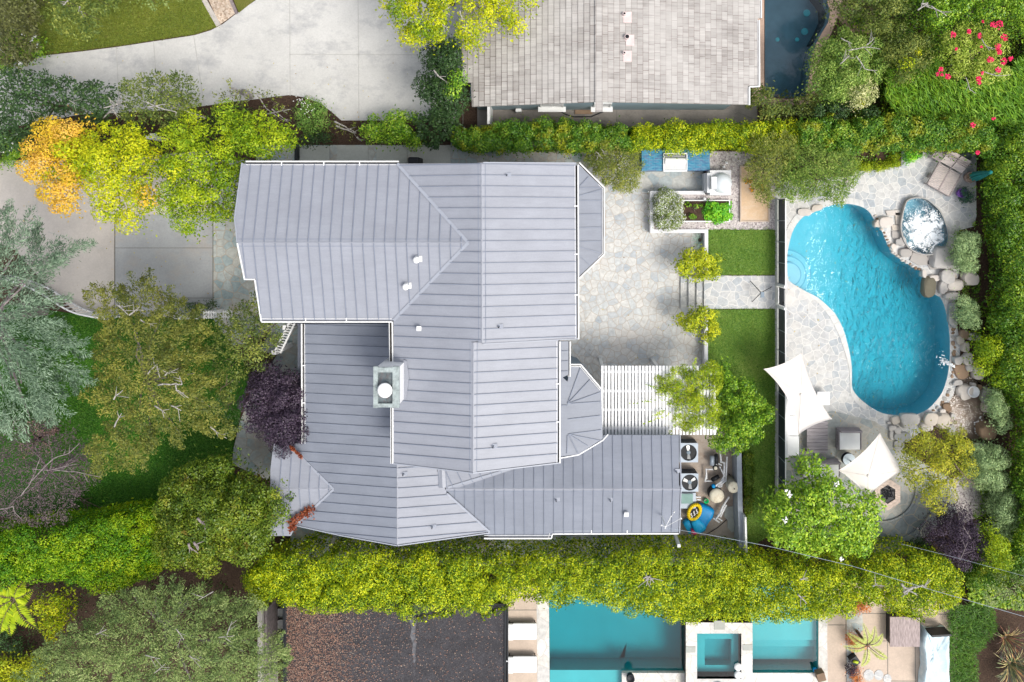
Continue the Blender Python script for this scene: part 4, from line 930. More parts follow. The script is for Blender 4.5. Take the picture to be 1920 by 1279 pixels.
mb = MB(); mb.bar((fx-.04, pb_+.12, TZ+.95), (fx-.04, pb_+.3, TZ+.95), .05,.08); mb.build('latch', M['black'], pg)
# white planter frame (vegetable bed) and sand bed
def frame_bed(name, x0, y0, x1, y1, z0, z1, wd, mat, fill, label, cat):
    t = thing(name, label, cat, (P((x0+x1)/2,(y0+y1)/2,z1).x, P(0,(y0+y1)/2,z1).y, z0))
    a, b = P(x0,y0,z1), P(x1,y1,z1); mb = MB(); cx, cy = (a.x+b.x)/2, (a.y+b.y)/2; h = z1-z0
    mb.box((cx,a.y-wd/2,z0+h/2),(b.x-a.x,wd,h)); mb.box((cx,b.y+wd/2,z0+h/2),(b.x-a.x,wd,h)); mb.box((a.x+wd/2,cy,z0+h/2),(wd,a.y-b.y-2*wd,h)); mb.box((b.x-wd/2,cy,z0+h/2),(wd,a.y-b.y-2*wd,h)); mb.build('frame', mat, t)
    mb = MB(); mb.box((cx,cy,z0+h*.35),(b.x-a.x-2*wd,a.y-b.y-2*wd,h*.7-.01)); mb.build('fill', fill, t); return t
frame_bed('vegetable_bed', 1278,375,1369,416, TZ, TZ+.22, .05, M['brightwhite'], M['soil'], 'white-edged vegetable bed of dark soil beside the white-flowered bush', 'planter')
frame_bed('sand_bed', 1388,311,1443,416, TZ, TZ+.14, .06, M['tan'], M['sand'], 'rectangular timber-edged bed of warm sand beside the pizza oven', 'sand bed')
# ---------------- barbecue counter ----------------
def bluetile():
    m, t, b = nodes('blue_glass_tiles'); br = N(t, 'TexBrick'); br.inputs['Scale'].default_value = 1; br.inputs['Brick Width'].default_value = .24; br.inputs['Row Height'].default_value = .085; br.inputs['Mortar Size'].default_value = .006
    br.inputs['Color1'].default_value = (.03,.21,.34,1); br.inputs['Color2'].default_value = (.12,.12,.24,1); br.inputs['Mortar'].default_value = (.14,.36,.46,1); br.inputs['Bias'].default_value = -.15; t.links.new(coords(t), br.inputs[0])
    n = noise(t, coords(t, (4,11,1)), 1, 1); r = ramp(t, [(.03,.12,.26),(.06,.28,.42),(.16,.38,.50)], [.35,.5,.62]); t.links.new(n.outputs[0], r.inputs[0]); c = mixc(t, br.outputs[0], r.outputs[0], .3)
    t.links.new(c, b.inputs['Base Color']); b.inputs['Roughness'].default_value = .25; return m
M['bluetile'] = bluetile()
bq = thing('barbecue_counter', 'outdoor counter clad in blue mosaic tiles with a built-in grill', 'counter', (P(1267,302,.9).x, P(1267,302,.9).y, 0))
mb = MB(); mb.prism(xy([(1203,282),(1331,282),(1331,320),(1203,320)], .9), 0, .9); mb.build('counter', M['bluetile'], bq, bevel=.015)
mb = MB(); mb.prism(xy([(1203,279),(1331,279),(1331,283),(1203,283)], 1.02), .0, 1.02); mb.build('backsplash', M['bluetile'], bq)
gr = thing('grill', 'stainless steel gas grill set into the blue-tiled counter', 'grill', (P(1267,305,1.0).x, P(1267,305,1.0).y, .9))
mb = MB(); a, b = P(1243.5,287,.93), P(1288,322,.93); cx, cy = (a.x+b.x)/2, (a.y+b.y)/2; w_, d_ = b.x-a.x, a.y-b.y
for dx, dy, ww, dd in ((0,d_/2-.03,w_,.06),(0,-d_/2+.04,w_,.08),(-w_/2+.03,0,.07,d_-.14),(w_/2-.01,0,.05,d_-.14)): mb.box((cx+dx,cy+dy,.95),(ww,dd,.1))
mb.build('frame', M['brightwhite'], gr)
mb = MB(); mb.box((cx,cy+d_*.36,.92),(w_-.14,.16,.05)); mb.build('burner_slot', M['dark'], gr)
mb = MB(); mb.bar((cx-w_/2+.09,cy+d_*.39,.97),(cx+w_/2-.09,cy+d_*.39,.97),.03,.03); mb.bar((cx-w_/2+.09,cy+d_*.32,.97),(cx+w_/2-.09,cy+d_*.32,.97),.03,.03); mb.build('grate', M['steel'], gr)
mb = MB(); 
for i in range(6):
    t0, t1 = math.pi*i/6, math.pi*(i+1)/6; y0, y1 = cy+.06-.19*-math.cos(t0), cy+.06-.19*-math.cos(t1); z0, z1 = .96+.15*math.sin(t0), .96+.15*math.sin(t1)
    mb.add([(cx-w_/2+.09,y0,z0),(cx+w_/2-.07,y0,z0),(cx+w_/2-.07,y1,z1),(cx-w_/2+.09,y1,z1)],[(0,1,2,3)])
mb.box((cx,cy+.06,.96),(w_-.17,.36,.06)); mb.build('lid', M['brightwhite'], gr)
mb = MB(); mb.box((cx,cy-.25,.98),(w_-.12,.26,.03)); fp = mb.build('front_shelf', M['steel'], gr); mb = MB(); mb.lathe((cx,cy-.30,.995),[(.03,0),(.03,.03),(.005,.035)],12); mb.build('knob', M['brightwhite'], gr)
# pizza oven
po = thing('pizza_oven', 'white domed outdoor pizza oven on a square white plinth', 'oven', (P(1350,343,1).x, P(1350,343,1).y, TZ))
oz = 1.15; mb = MB(); mb.prism(xy([(1331,319),(1371,319),(1371,366),(1331,366)], oz), TZ-.45, oz); mb.build('plinth', M['wallcap'], po, bevel=.02)
c = P(1353,343,oz); mb = MB(); prof = [(.50*math.cos(a)+.02, .46*math.sin(a)) for a in [math.pi/2*i/9 for i in range(10)]]; mb.lathe((c.x,c.y,oz),prof,32); mb.build('dome', plain('white_dome_render', (.66,.70,.72), .3, 0, .03), po, True)
mb = MB(); p = P(1334,343,oz); mb.box((p.x+.05,p.y,oz+.18),(.34,.74,.36),0,None,.8); mb.build('mouth', M['wallcap'], po, bevel=.03)
mb = MB(); p = P(1330,343,oz); mb.box((p.x-.0,p.y,oz+.03),(.26,1.0,.07)); mb.build('shelf', M['wallcap'], po, bevel=.02)
mb = MB(); p = P(1333.5,343,oz+.2); mb.box((p.x-.03,p.y,oz+.14),(.03,.50,.18)); mb.build('door', M['brownrock'], po)
mb = MB(); p = P(1324,343,TZ+.1); mb.box((p.x-.02,p.y,(TZ+.1)/2+.0),(.16,1.0,TZ+.1)); mb.build('side_wall', M['wallcap'], po)
for q, (x, y, l) in enumerate([(1357,313,'white path light in the gravel just above the pizza oven'),(1362,305,'small white-capped path light in the gravel behind the oven'),(1321,373,'white path light between the planter wall and vegetable bed')]):
    p = P(x, y, TZ+.2); t = thing('path_light', l, 'lamp', (p.x, p.y, TZ)); mb = MB(); mb.tube((p.x,p.y,TZ),(p.x,p.y,TZ+.25),.025); mb.build('stake', M['brownrock'], t); mb = MB(); mb.lathe((p.x,p.y,TZ+.22),[(.06,0),(.07,.03),(.03,.06),(.005,.07)],14); mb.build('lamp_head', M['brightwhite'], t)
# camera tripod on the garden path
tp = thing('tripod', 'small black tripod standing on the pale path before the pool gate', 'tripod', (P(1427,549,TZ).x, P(1427,549,TZ).y, TZ))
a = P(1427,549,TZ+.75)
for x, y in ((1407,527),(1410,566),(1447,538)): mb = MB(); mb.tube(P(x,y,TZ+.01), a, .016, .022); mb.build('leg', M['dark'], tp)
mb = MB(); mb.tube(a-Vector((0,0,.1)), a+Vector((0,0,.15)), .03); mb.build('column', M['dark'], tp); mb = MB(); mb.box(a+Vector((.02,-.08,.15)),(.16,.28,.12)); mb.build('head', M['siding'], tp)
# ---------------- pergola ----------------
pr = thing('pergola', 'white slatted timber pergola half covered by yellow-green vine', 'pergola', (P(1236,750,2.8).x, P(1236,750,2.8).y, 0))
pz_ = 2.85
for i in range(34):
    x = 1129.5+i*6.38; a, b = P(x,686,pz_+.14), P(x,815.5,pz_+.14)
    mb = MB(); mb.box(((a.x+b.x)/2,(a.y+b.y)/2,pz_+.11),(.108,a.y-b.y,.05)); mb.build('slat', M['brightwhite'], pr)
for y in (697,733,768,803):
    a, b = P(1127,y,pz_+.02), P(1345,y,pz_+.02); mb = MB(); mb.box(((a.x+b.x)/2,a.y,pz_-.01),(b.x-a.x,.11,.17)); mb.build('beam', M['brightwhite'], pr)
for x, y in ((1131,694),(1340,694),(1340,808),(1236,694)):
    p = P(x,y,pz_-.1); mb = MB(); mb.box((p.x,p.y,pz_/2-.05),(.16,.16,pz_-.1)); mb.build('post', M['white'], pr)
# ---------------- umbrellas ----------------
M['seam'] = plain('canvas_seam', (.68,.63,.58), .9)
def umbrella(label, corners, ctr, z, drop, sag):
    c = P(*ctr, z); root = thing('patio_umbrella', label, 'umbrella', (c.x, c.y, TZ), 'cream rectangular umbrellas by the pool')
    cs = [P(x, y, z-drop) for x, y in corners]; V = [c]; ring = []; n = 10
    for k in range(4):
        a, b = cs[k], cs[(k+1)%4]; mid = (a+b)/2; inward = Vector((c.x-mid.x, c.y-mid.y, 0)).normalized()
        for i in range(n):
            t = i/n; p = a.lerp(b, t); s = 4*t*(1-t); p = p+inward*sag[k]*s+Vector((0,0,.10*s)); ring.append(p)
    fs = []; K = 7; m = len(ring)
    for j in range(1, K+1):
        f = j/K
        for p in ring:
            q = c.lerp(p, f); q.z = c.z-(c.z-p.z)*f**1.25; V.append(q)
    for i in range(m): fs.append((0, 1+i, 1+(i+1)%m))
    for j in range(K-1):
        for i in range(m): fs.append((1+j*m+i, 1+(j+1)*m+i, 1+(j+1)*m+(i+1)%m, 1+j*m+(i+1)%m))
    V2 = [v-Vector((0,0,.012)) for v in V]; nn_ = len(V)
    fs2 = [tuple(i+nn_ for i in f[::-1]) for f in fs]; o0 = 1+(K-1)*m
    sd = [(o0+i, o0+(i+1)%m, o0+(i+1)%m+nn_, o0+i+nn_) for i in range(m)]
    mb = MB(); mb.add(V+V2, fs+fs2+sd); mb.build('canopy', M['cream'], root, True)
    sm = MB()
    for k in range(4):
        p = cs[k]; prev = c
        for j in range(1, K+1): q = c.lerp(p, j/K); q.z = c.z-(c.z-p.z)*(j/K)**1.25; sm.bar(prev+Vector((0,0,.006)), q+Vector((0,0,.006)), .03, .008); prev = q
    sm.build('seam', M['seam'], root)
    mb = MB(); mb.tube((c.x,c.y,TZ), c, .03, .025, 10); mb.build('pole', M['dark'], root)
    mb = MB(); mb.lathe((c.x,c.y,c.z),[(.07,0),(.06,.03),(.02,.06)],14); mb.build('finial', M['cream'], root)
    for p in cs: mb = MB(); mb.tube(c-Vector((0,0,.06)), p-Vector((0,0,.03)), .012); mb.build('rib', M['graywood'], root)
    mb = MB(); mb.lathe((c.x,c.y,TZ),[(.32,0),(.32,.06),(.06,.1),(.04,.3)],24); mb.build('base', M['dark'], root); return root
umbrella('larger cream rectangular umbrella shading the white sofa by the pool fence', [(1432,692),(1504,661),(1560,786),(1497,815)], (1502,740), 3.2, .27, (.10,.22,.14,.34))
umbrella('smaller cream rectangular umbrella beside the hexagonal fire pit', [(1650,812),(1692,882),(1627,931),(1572,882)], (1628,892), 3.05, .24, (.06,.12,.08,.10))
# ---------------- lounge furniture ----------------
def soft(mb, c, size, b=.05): return mb.box(c, size)
def rect(x0, y0, x1, y1, z): a, b = P(x0,y0,z), P(x1,y1,z); return (a.x+b.x)/2, (a.y+b.y)/2, b.x-a.x, a.y-b.y
sf = thing('outdoor_sofa', 'long white cushioned sofa along the pool fence under the larger umbrella', 'sofa', (P(1484,800,TZ).x, P(1484,800,TZ).y, TZ))
cx, cy, w_, d_ = rect(1468,742,1499,855,TZ+.42)
mb = MB(); mb.box((cx,cy,TZ+.14),(w_,d_,.22)); mb.build('frame', M['graywoodx'], sf)
for i in range(3): mb = MB(); mb.box((cx+.08,cy-d_/2+d_/6*(2*i+1),TZ+.35),(w_-.2,d_/3-.015,.18)); mb.build('seat_cushion', M['cushion'], sf, bevel=.05)
mb = MB(); mb.box((cx-w_/2+.11,cy,TZ+.52),(.2,d_-.02,.5)); mb.build('backrest', M['cushion'], sf, bevel=.06)
ct_ = thing('coffee_table', 'weathered grey plank coffee table in front of the white sofa', 'table', (P(1532,820,TZ).x, P(1532,820,TZ).y, TZ))
cx, cy, w_, d_ = rect(1513,790,1552,850,TZ+.36); nb = 9
for i in range(nb): mb = MB(); mb.box((cx,cy-d_/2+d_/nb*(i+.5),TZ+.35),(w_,d_/nb-.012,.04)); mb.build('plank', M['graywoodx'], ct_)
for sx in (-1,1):
    for sy in (-1,1): mb = MB(); mb.box((cx+sx*(w_/2-.06),cy+sy*(d_/2-.06),TZ+.165),(.08,.08,.33)); mb.build('leg', M['graywoodx'], ct_)
def armchair(label, x0, y0, x1, y1, rot=0):
    cx, cy, w_, d_ = rect(x0,y0,x1,y1,TZ+.42); t = thing('armchair', label, 'armchair', (cx,cy,TZ), 'white cushioned armchairs in the lounge')
    m3 = Matrix.Rotation(rot, 3, 'Z')
    def bx(n_, dx, dy, z, sx, sy, sz, mt, bv=0):
        mb = MB(); v = m3 @ Vector((dx,dy,0)); mb.box((cx+v.x,cy+v.y,z),(sx,sy,sz),rot); mb.build(n_, mt, t, bevel=bv)
    bx('frame',0,0,TZ+.16,w_,d_,.2,M['graywoodx']); bx('seat',0,-.04,TZ+.35,w_-.1,d_-.16,.18,M['cushion'],.05); bx('backrest',0,d_/2-.07,TZ+.45,w_-.06,.10,.45,M['graywoodx'],.02)
    for s in (-1,1): bx('arm',s*(w_/2-.025),0,TZ+.42,.05,d_-.12,.10,M['graywoodx'],.01)
    return t
armchair('square white armchair with grey frame beside the plank coffee table', 1572,805,1615,845)
armchair('white armchair half hidden under the blossoming magnolia branches', 1504,864,1575,896)
tb = thing('side_table', 'round pale blue side table tucked between armchair and cream umbrella', 'table', (P(1592,862,TZ+.4).x, P(1592,862,TZ+.4).y, TZ)); p = tb.location
mb = MB(); mb.lathe((p.x,p.y,TZ+.38),[(.30,0),(.31,.02),(.31,.04),(.02,.045)],32); mb.build('table_top', plain('pale_blue_table', (.50,.58,.64), .4), tb)
mb = MB(); mb.lathe((p.x,p.y,TZ),[(.24,0),(.24,.02),(.05,.04),(.04,.38)],20); mb.build('stand', M['siding'], tb)
mb = MB(); cx, cy, w_, d_ = rect(1533,735,1556,760,TZ+.5); mb.box((cx,cy,TZ+.45),(w_,d_,.05)); mb.tube((cx,cy,TZ),(cx,cy,TZ+.44),.05); tag(mb.build('stool', M['cushion'], bevel=.01), 'small pale square table peeking out right of the larger umbrella', 'table')
# fire pit
fp_ = thing('fire_pit', 'hexagonal bleached timber fire pit with black centre', 'fire pit', (P(1665,925,TZ+.45).x, P(1665,925,TZ+.45).y, TZ)); c = P(1664.5,927,TZ+.5)
def hexa(r, z): return [(c.x+r*math.cos(R(90+60*i)), c.y+r*math.sin(R(90+60*i))*1.12) for i in range(6)]
for i in range(6):
    for (ra, rb_, zz) in ((.74,.60,.50),(.595,.44,.502)):
        a, b = hexa(ra,0), hexa(rb_,0); j = (i+1)%6; mb = MB(); mb.prism([a[i],a[j],b[j],b[i]], TZ+.40, TZ+zz-.0); mb.build('top_board', M['firewood'], fp_)
mb = MB(); mb.prism(hexa(.62,0), TZ, TZ+.40); mb.build('body', M['graywoodx'], fp_); mb = MB(); mb.prism(hexa(.435,0), TZ+.41, TZ+.45); fb = mb.build('fire_bowl', M['black'], fp_)
mb = MB(); r = random.Random(8)
for i in range(90): a = r.uniform(0,6.28); q = r.uniform(0,.36); mb.blob((c.x+q*math.cos(a), c.y+q*math.sin(a), TZ+.47), (.035,.035,.025), i, .2, 1)
mb.build('lava_rock', M['black'], fb)
# curved slate steps below the fire pit
def arcband(name, r0, r1, a0, a1, z0, z1, mat, label, cat, ctr=(1655,915), n=26, top=None):
    pts = [(ctr[0]+r1*math.cos(R(a0+(a1-a0)*i/n)), ctr[1]-r1*math.sin(R(a0+(a1-a0)*i/n))) for i in range(n+1)]+[(ctr[0]+r0*math.cos(R(a1-(a1-a0)*i/n)), ctr[1]-r0*math.sin(R(a1-(a1-a0)*i/n))) for i in range(n+1)]
    mb = MB(); mb.prism(xy(pts, z1), z0, z1); return tag(mb.build(name, mat), label, cat)
arcband('curved_step', 62,66, -100, 25, TZ, TZ+.10, M['slate'], 'inner curved slate edging around the hexagonal fire pit', 'step')
arcband('curved_path', 66.5,100, -110, 20, TZ-.1, TZ+.02, M['slate'], 'x', 'y'); bpy.data.objects['curved_path']['kind'] = 'structure'; del bpy.data.objects['curved_path']['label']; del bpy.data.objects['curved_path']['category']
arcband('curved_step', 101,122, -112, 5, TZ-.1, TZ+.12, M['slate'], 'outer curved slate step below the fire pit terrace', 'step')
# ---------------- lounger, tables, closed umbrella ----------------
dl = thing('double_lounger', 'bleached teak double lounger with slatted seats and raised backs', 'lounger', (P(1772,330,TZ).x, P(1772,330,TZ).y, TZ))
lz = TZ+.36; A = P(1739,345,lz); Bc = P(1780,368,lz); Cc = P(1766,305,lz)   # foot-left, foot-right, head-left
u = Vector((Bc.x-A.x, Bc.y-A.y, 0)); W2 = u.length; u.normalize(); v = Vector((-u.y,u.x,0)); LL = (Cc-A).dot(v)
half = W2/2
for s in (0,1):
    o0 = A+u*half*s
    for k in range(14):
        a = o0+u*.04+v*(.05+k*(LL-.12)/13.5); b = o0+u*(half-.04)+v*(.05+k*(LL-.12)/13.5); mb = MB(); mb.bar(a, b, .055, .02); mb.build('slat', M['teak'], dl)
    a = o0+u*half/2+v*(LL+.02); b = a+v*.66+Vector((0,0,.32)); mb = MB(); mb.bar(a, b, half-.06, .04); mb.build('backrest', M['teak'], dl)
for s in (0,.5,1): a = A+u*W2*s-Vector((0,0,.02)); mb = MB(); mb.bar(a, a+v*(LL+.75), .055, .09); mb.build('rail', M['graywood'], dl)
mb = MB(); mb.bar(A-Vector((0,0,.02))+u*.03, A+u*(W2-.03)-Vector((0,0,.02)), .055,.09); mb.build('end_rail', M['graywood'], dl)
for s in (0,1):
    for l_ in (.05,LL+.6): a = A+u*W2*s+v*l_; mb = MB(); mb.tube((a.x,a.y,TZ),(a.x,a.y,lz-.03),.03); mb.build('leg', M['graywood'], dl)
for s in (0,): 
    a = A+v*.5-u*.03; mb = MB(); mb.tube(Vector((a.x,a.y,TZ+.15)), Vector((a.x,a.y,TZ+.15))-u*.05, .15, n=16); mb.build('wheel', M['graywood'], dl)
for label, (x, y), s in (('small square slatted teak side table left of the double lounger',(1760,291),.42),):
    t = thing('side_table', label, 'table', (P(x,y,TZ+.4).x, P(x,y,TZ+.4).y, TZ)); c = P(x,y,TZ+.42)
    for k in range(7): a = c+v*(-.24+k*.08)-u*.27; mb = MB(); mb.bar(a, a+u*.54, .065,.025); mb.build('slat', M['graywood'], t)
    for sx in (-1,1):
        for sy in (-1,1): q = c+u*.22*sx+v*.22*sy; mb = MB(); mb.tube((q.x,q.y,TZ),(q.x,q.y,TZ+.4),.025); mb.build('leg', M['graywood'], t)
bn_ = thing('garden_bench', 'grey slatted bench back behind the double lounger against the ivy', 'bench', (P(1800,297,TZ).x, P(1800,297,TZ).y, TZ))
a = P(1777,285,TZ+.75); b = P(1819,310,TZ+.75); dd = (b-a).normalized(); nn2 = Vector((-dd.y,dd.x,0))
for k in range(4): mb = MB(); mb.bar(a-nn2*.07*k-Vector((0,0,.10*k)), b-nn2*.07*k-Vector((0,0,.10*k)), .04,.03); mb.build('slat', M['graywood'], bn_)
for q in (a, (a+b)/2, b): mb = MB(); mb.bar((q.x,q.y,TZ), q+Vector((0,0,.03)), .05,.05); mb.build('post', M['graywood'], bn_)
cu = thing('closed_umbrella', 'folded teal umbrella leaning out toward the ivy hedge', 'umbrella', (P(1822,332,TZ).x, P(1822,332,TZ).y, TZ))
a = P(1824,332,TZ+.9); b = P(1857,323,TZ+2.75); ax = (b-a).normalized(); sd = ax.cross(Vector((0,1,0))).normalized(); s2 = ax.cross(sd); mb = MB(); V = []; n = 16
prof = [(0,.16),(.08,.25),(.35,.22),(.7,.15),(.92,.09),(1,.06)]
for t, rr in prof:
    for i in range(n): rad = rr*(1 if i%2 else .68); an = 2*math.pi*i/n; V.append(a.lerp(b,t)+(sd*math.cos(an)+s2*math.sin(an))*rad)
fs = [(j*n+i, j*n+(i+1)%n, (j+1)*n+(i+1)%n, (j+1)*n+i) for j in range(len(prof)-1) for i in range(n)]+[tuple(range(n))[::-1], tuple((len(prof)-1)*n+i for i in range(n))]
mb.add(V, fs); mb.build('canopy', M['teal'], cu, False); mb = MB(); mb.blob(b, (.10,.10,.08), 3, .05, 2); mb.build('finial', M['teal'], cu, True)
mb = MB(); mb.tube(P(1815,334,TZ+.1), a, .03); mb.build('pole', M['teak'], cu)
rt = thing('barrel_table', 'round reddish-brown wooden tub under the folded teal umbrella', 'tub', (P(1814,333,TZ).x, P(1814,333,TZ).y, TZ)); p = rt.location
mb = MB(); mb.lathe((p.x,p.y,TZ),[(.22,0),(.29,.25),(.27,.36),(.24,.34),(.02,.33)],24); mb.build('tub', plain('pinkish_tub', (.40,.30,.25), .7), rt)
for k in range(7): a_ = 2*math.pi*k/7; mb = MB(); mb.blob((p.x+.14*math.cos(a_),p.y+.14*math.sin(a_),TZ+.36),(.09,.07,.05),k,.3,2); mb.build('stone', M['brownrock'], rt, True)
for l, x, y, rr in (('dark round pot half hidden by a leafy plant near the lounger',1720,286,.28),('tall grey-green pot against the ivy behind the bench',1812,292,.3),('purple glazed pot beside the dark leafy plant by the ivy',1805,362,.24)):
    p = P(x,y,TZ+.4); mb = MB(); mb.lathe((p.x,p.y,TZ),[(rr*.6,0),(rr*.9,.2),(rr,.42),(rr*.92,.42),(rr*.85,.34),(.02,.33)],24); tag(mb.build('plant_pot', plain('pot%d'%x, (.03,.035,.05) if x < 1800 else ((.16,.2,.19) if y < 300 else (.18,.08,.35)), .4), None, True), l, 'pot')
# ---------------- rocks ----------------
rocks = [ # x, y, rx, ry (photo px), height m, material, label
(1661,417,14,11,.42,'rock','large taupe boulder at the pool edge, nearest the shallow end'),
(1646,419,7,8,.35,'rock','small rounded boulder overhanging the pool beside the large taupe boulder'),
(1770,483,23,22,.55,'rock','broad pale boulder with brown spots directly below the hot tub'),
(1779,518,15,14,.5,'rock','pale squarish boulder between hot tub and the olive ledge'),
(1790,535,19,13,.5,'rock','wide pale boulder right of the olive ledge by the pool'),
(1822,523,18,14,.6,'rock','tan boulder half under the grey-green shrub, closest to the ivy'),
(1744,538,13,22,.3,'oliverock','dark olive ledge boulder jutting into the pool'),
(1769,540,8,13,.4,'rock','narrow cream boulder beside the dark olive ledge'),
(1785,556,14,8,.4,'rock','flat cream boulder below the wide pale boulder on the pool edge'),
(1733,513,5,8,.28,'rock','small white upright stone above the olive ledge'),
(1752,521,10,6,.25,'rock','small white oval stone above the olive ledge'),
(1686,455,8,7,.3,'greyrock','grey rounded stone between pool and hot tub'),
(1693,452,7,9,.28,'rock','pinkish stone touching the left side of the hot tub'),
(1675,462,6,6,.2,'rock','tiny pale stone at the pool waterline left of the hot tub'),
(1699,474,14,10,.26,'greyrock','grey slab lying between pool edge and hot tub'),
(1787,592,10,25,.32,'greyrock','long grey slab along the right edge of the pool'),
(1808,627,9,10,.3,'brownrock','reddish boulder above the creek beside the grey-green shrub'),
(1828,632,14,8,.35,'rock','tan elongated stone tucked under the lower grey-green shrub'),
(1801,638,7,8,.3,'rock','peach-coloured stone right of the pool at the creek top'),
(1811,651,7,10,.35,'rock','white upright stone at the top of the creek bank'),
(1798,676,10,8,.35,'rock','smooth cream oval stone beside the water spout'),
(1815,672,10,13,.4,'rock','large pale stone in the row right of the water spout'),
(1827,683,6,7,.3,'brownrock','small brown stone touching the large pale one by the creek'),
(1820,690,9,8,.3,'rock','grey-white stone at the bend of the creek bank'),
(1835,700,11,13,.4,'rock','pale boulder on the creek bank under yellow-green bush'),
(1803,698,16,15,.16,'brownrock','flat brown ledge from which the water spout falls'),
(1797,718,10,6,.22,'rock','white oval stone with rust tip in the creek'),
(1811,735,14,15,.3,'rock','big flat cream stone in the middle of the creek'),
(1826,722,5,5,.2,'rock','small cream stone right of the big flat creek stone'),
(1838,727,5,6,.2,'brownrock','small reddish stone at the right bank of the creek'),
(1852,742,10,16,.4,'greyrock','grey craggy boulder on the right bank of the creek'),
(1852,765,7,12,.4,'rock','tall narrow pale stone on the creek right bank'),
(1777,764,9,8,.2,'brownrock','round brown stone between the pool end and creek'),
(1768,772,6,5,.22,'rock','small white stone beside the round brown creek stone'),
(1788,780,5,5,.22,'rock','tiny white stone at the left edge of the creek'),
(1770,790,15,16,.45,'rock','large triangular pale boulder below the creek mouth'),
(1745,787,13,12,.45,'rock','pale boulder with rusty top at the pool end'),
(1738,800,11,11,.35,'rock','whitish boulder behind the rusty-topped one at the pool end'),
(1784,807,7,10,.3,'rock','narrow white stone by the yellow-green tree and creek'),
(1705,792,20,16,.5,'rock','biggest honey-coloured boulder at the bottom end of the pool'),
(1680,788,9,8,.3,'rock','peach stone left of the biggest honey-coloured boulder'),
(1674,803,8,6,.22,'rock','small greyish stone in the cluster at the pool bottom end'),
(1684,808,7,7,.22,'rock','white stone in the cluster left of the honey-coloured boulder'),
(1671,816,4,9,.2,'rock','slim upright stone at the left of the lower cluster'),
(1667,793,4,3,.15,'rock','tiniest pebble-like stone in the lower cluster'),
(1691,820,17,9,.14,'greyrock','flat slate slab below the honey-coloured boulder'),
(1686,835,12,9,.14,'greyrock','second flat slate slab beside the yellow-green tree'),
(1853,809,18,17,.55,'brownrock','big rust-brown boulder at the lower end of the creek'),
(1838,838,14,6,.3,'rock','tan stone below the rust-brown boulder'),
(1590,343,6,7,.25,'greyrock','grey stone under the feathery shrub above the pool'),
(1507,398,14,7,.16,'rock','flat cream rock lip at the upper left of the pool'),
(1532,390,12,7,.16,'rock','flat cream rock lip near the top of the pool'),
]
for k, (x, y, rx, ry, h, mt, lb) in enumerate(rocks):
    s = S(TZ+h); p = P(x, y, TZ+h*.6); mb = MB(); mb.blob((p.x, p.y, TZ+h*.2), (rx*s*1.02, ry*s*1.02, h*.95), k*7+1, .27, 3, .5)
    tag(mb.build('boulder', M[mt], None, False), lb, 'boulder' if max(rx,ry) > 9 else 'stone', 'rocks edging the pool and creek')
# pool-edge rubble course: small stones and pale slabs between hot tub and pool
r = random.Random(12); k = 0
edge = [(1640,407),(1652,432),(1662,452),(1672,474),(1690,490),(1710,501),(1727,508)]
for a, b in zip(edge[:-1], edge[1:]):
    n_ = int(math.dist(a, b)/6)
    for i in range(n_):
        t = i/n_; x = a[0]+(b[0]-a[0])*t+r.uniform(1,3); y = a[1]+(b[1]-a[1])*t-r.uniform(1,3); s = S(TZ)*r.uniform(2.6,4.2); p = P(x,y,TZ)
        mb = MB(); mb.blob((p.x,p.y,TZ-.02),(s,s*r.uniform(.6,1),.10),k+200,.25,2); k += 1
        tag(mb.build('edge_stone', M['rock' if r.random() < .55 else 'brownrock'], None, True), 'small rubble stone in the waterline course between pool and hot tub', 'stone', 'rubble stones along the hot tub side of the pool')
edge2 = [(1780,600),(1784,640),(1785,680),(1783,712),(1773,740),(1760,757),(1742,772)]
for a, b in zip(edge2[:-1], edge2[1:]):
    n_ = int(math.dist(a, b)/7)
    for i in range(n_):
        t = i/n_; x = a[0]+(b[0]-a[0])*t+r.uniform(1,6); y = a[1]+(b[1]-a[1])*t+r.uniform(0,4); s = S(TZ)*r.uniform(3,5.2); p = P(x,y,TZ)
        mb = MB(); mb.blob((p.x,p.y,TZ-.03),(s,s*r.uniform(.7,1.3),.09),k+200,.25,2); k += 1
        tag(mb.build('edge_stone', M['greyrock' if r.random() < .6 else 'brownrock'], None, True), 'small flat stone in the grey edging along the right side of the pool', 'stone', 'edging stones along the right side of the pool')
slabs = [([(1660,395),(1690,393),(1688,404),(1664,404)],'pale thin slab above the taupe boulder'),([(1678,398),(1695,399),(1692,420),(1680,421)],'pinkish paving slab beside the hot tub upper left'),([(1672,421),(1691,423),(1690,432),(1673,432)],'cream paving slab left of the hot tub'),([(1672,433),(1691,434),(1692,450),(1680,453),(1673,445)],'grey paving slab left of the hot tub'),([(1712,472),(1738,478),(1744,496),(1722,498),(1706,488)],'grey-pink paving slab below the hot tub'),([(1741,476),(1748,476),(1760,505),(1745,506),(1738,494)],'dark grey wedge-shaped slab below the hot tub'),([(1768,505),(1785,503),(1796,520),(1780,528),(1770,524)],'pale square slab beside the broad spotted boulder')]
for pts, lb in slabs: mb = MB(); mb.prism(xy(pts, TZ+.07), TZ, TZ+.07); tag(mb.build('stone_slab', M['rock' if 'p' == lb[0] or 'c' == lb[0] else 'greyrock'], bevel=.02), lb, 'paving slab')
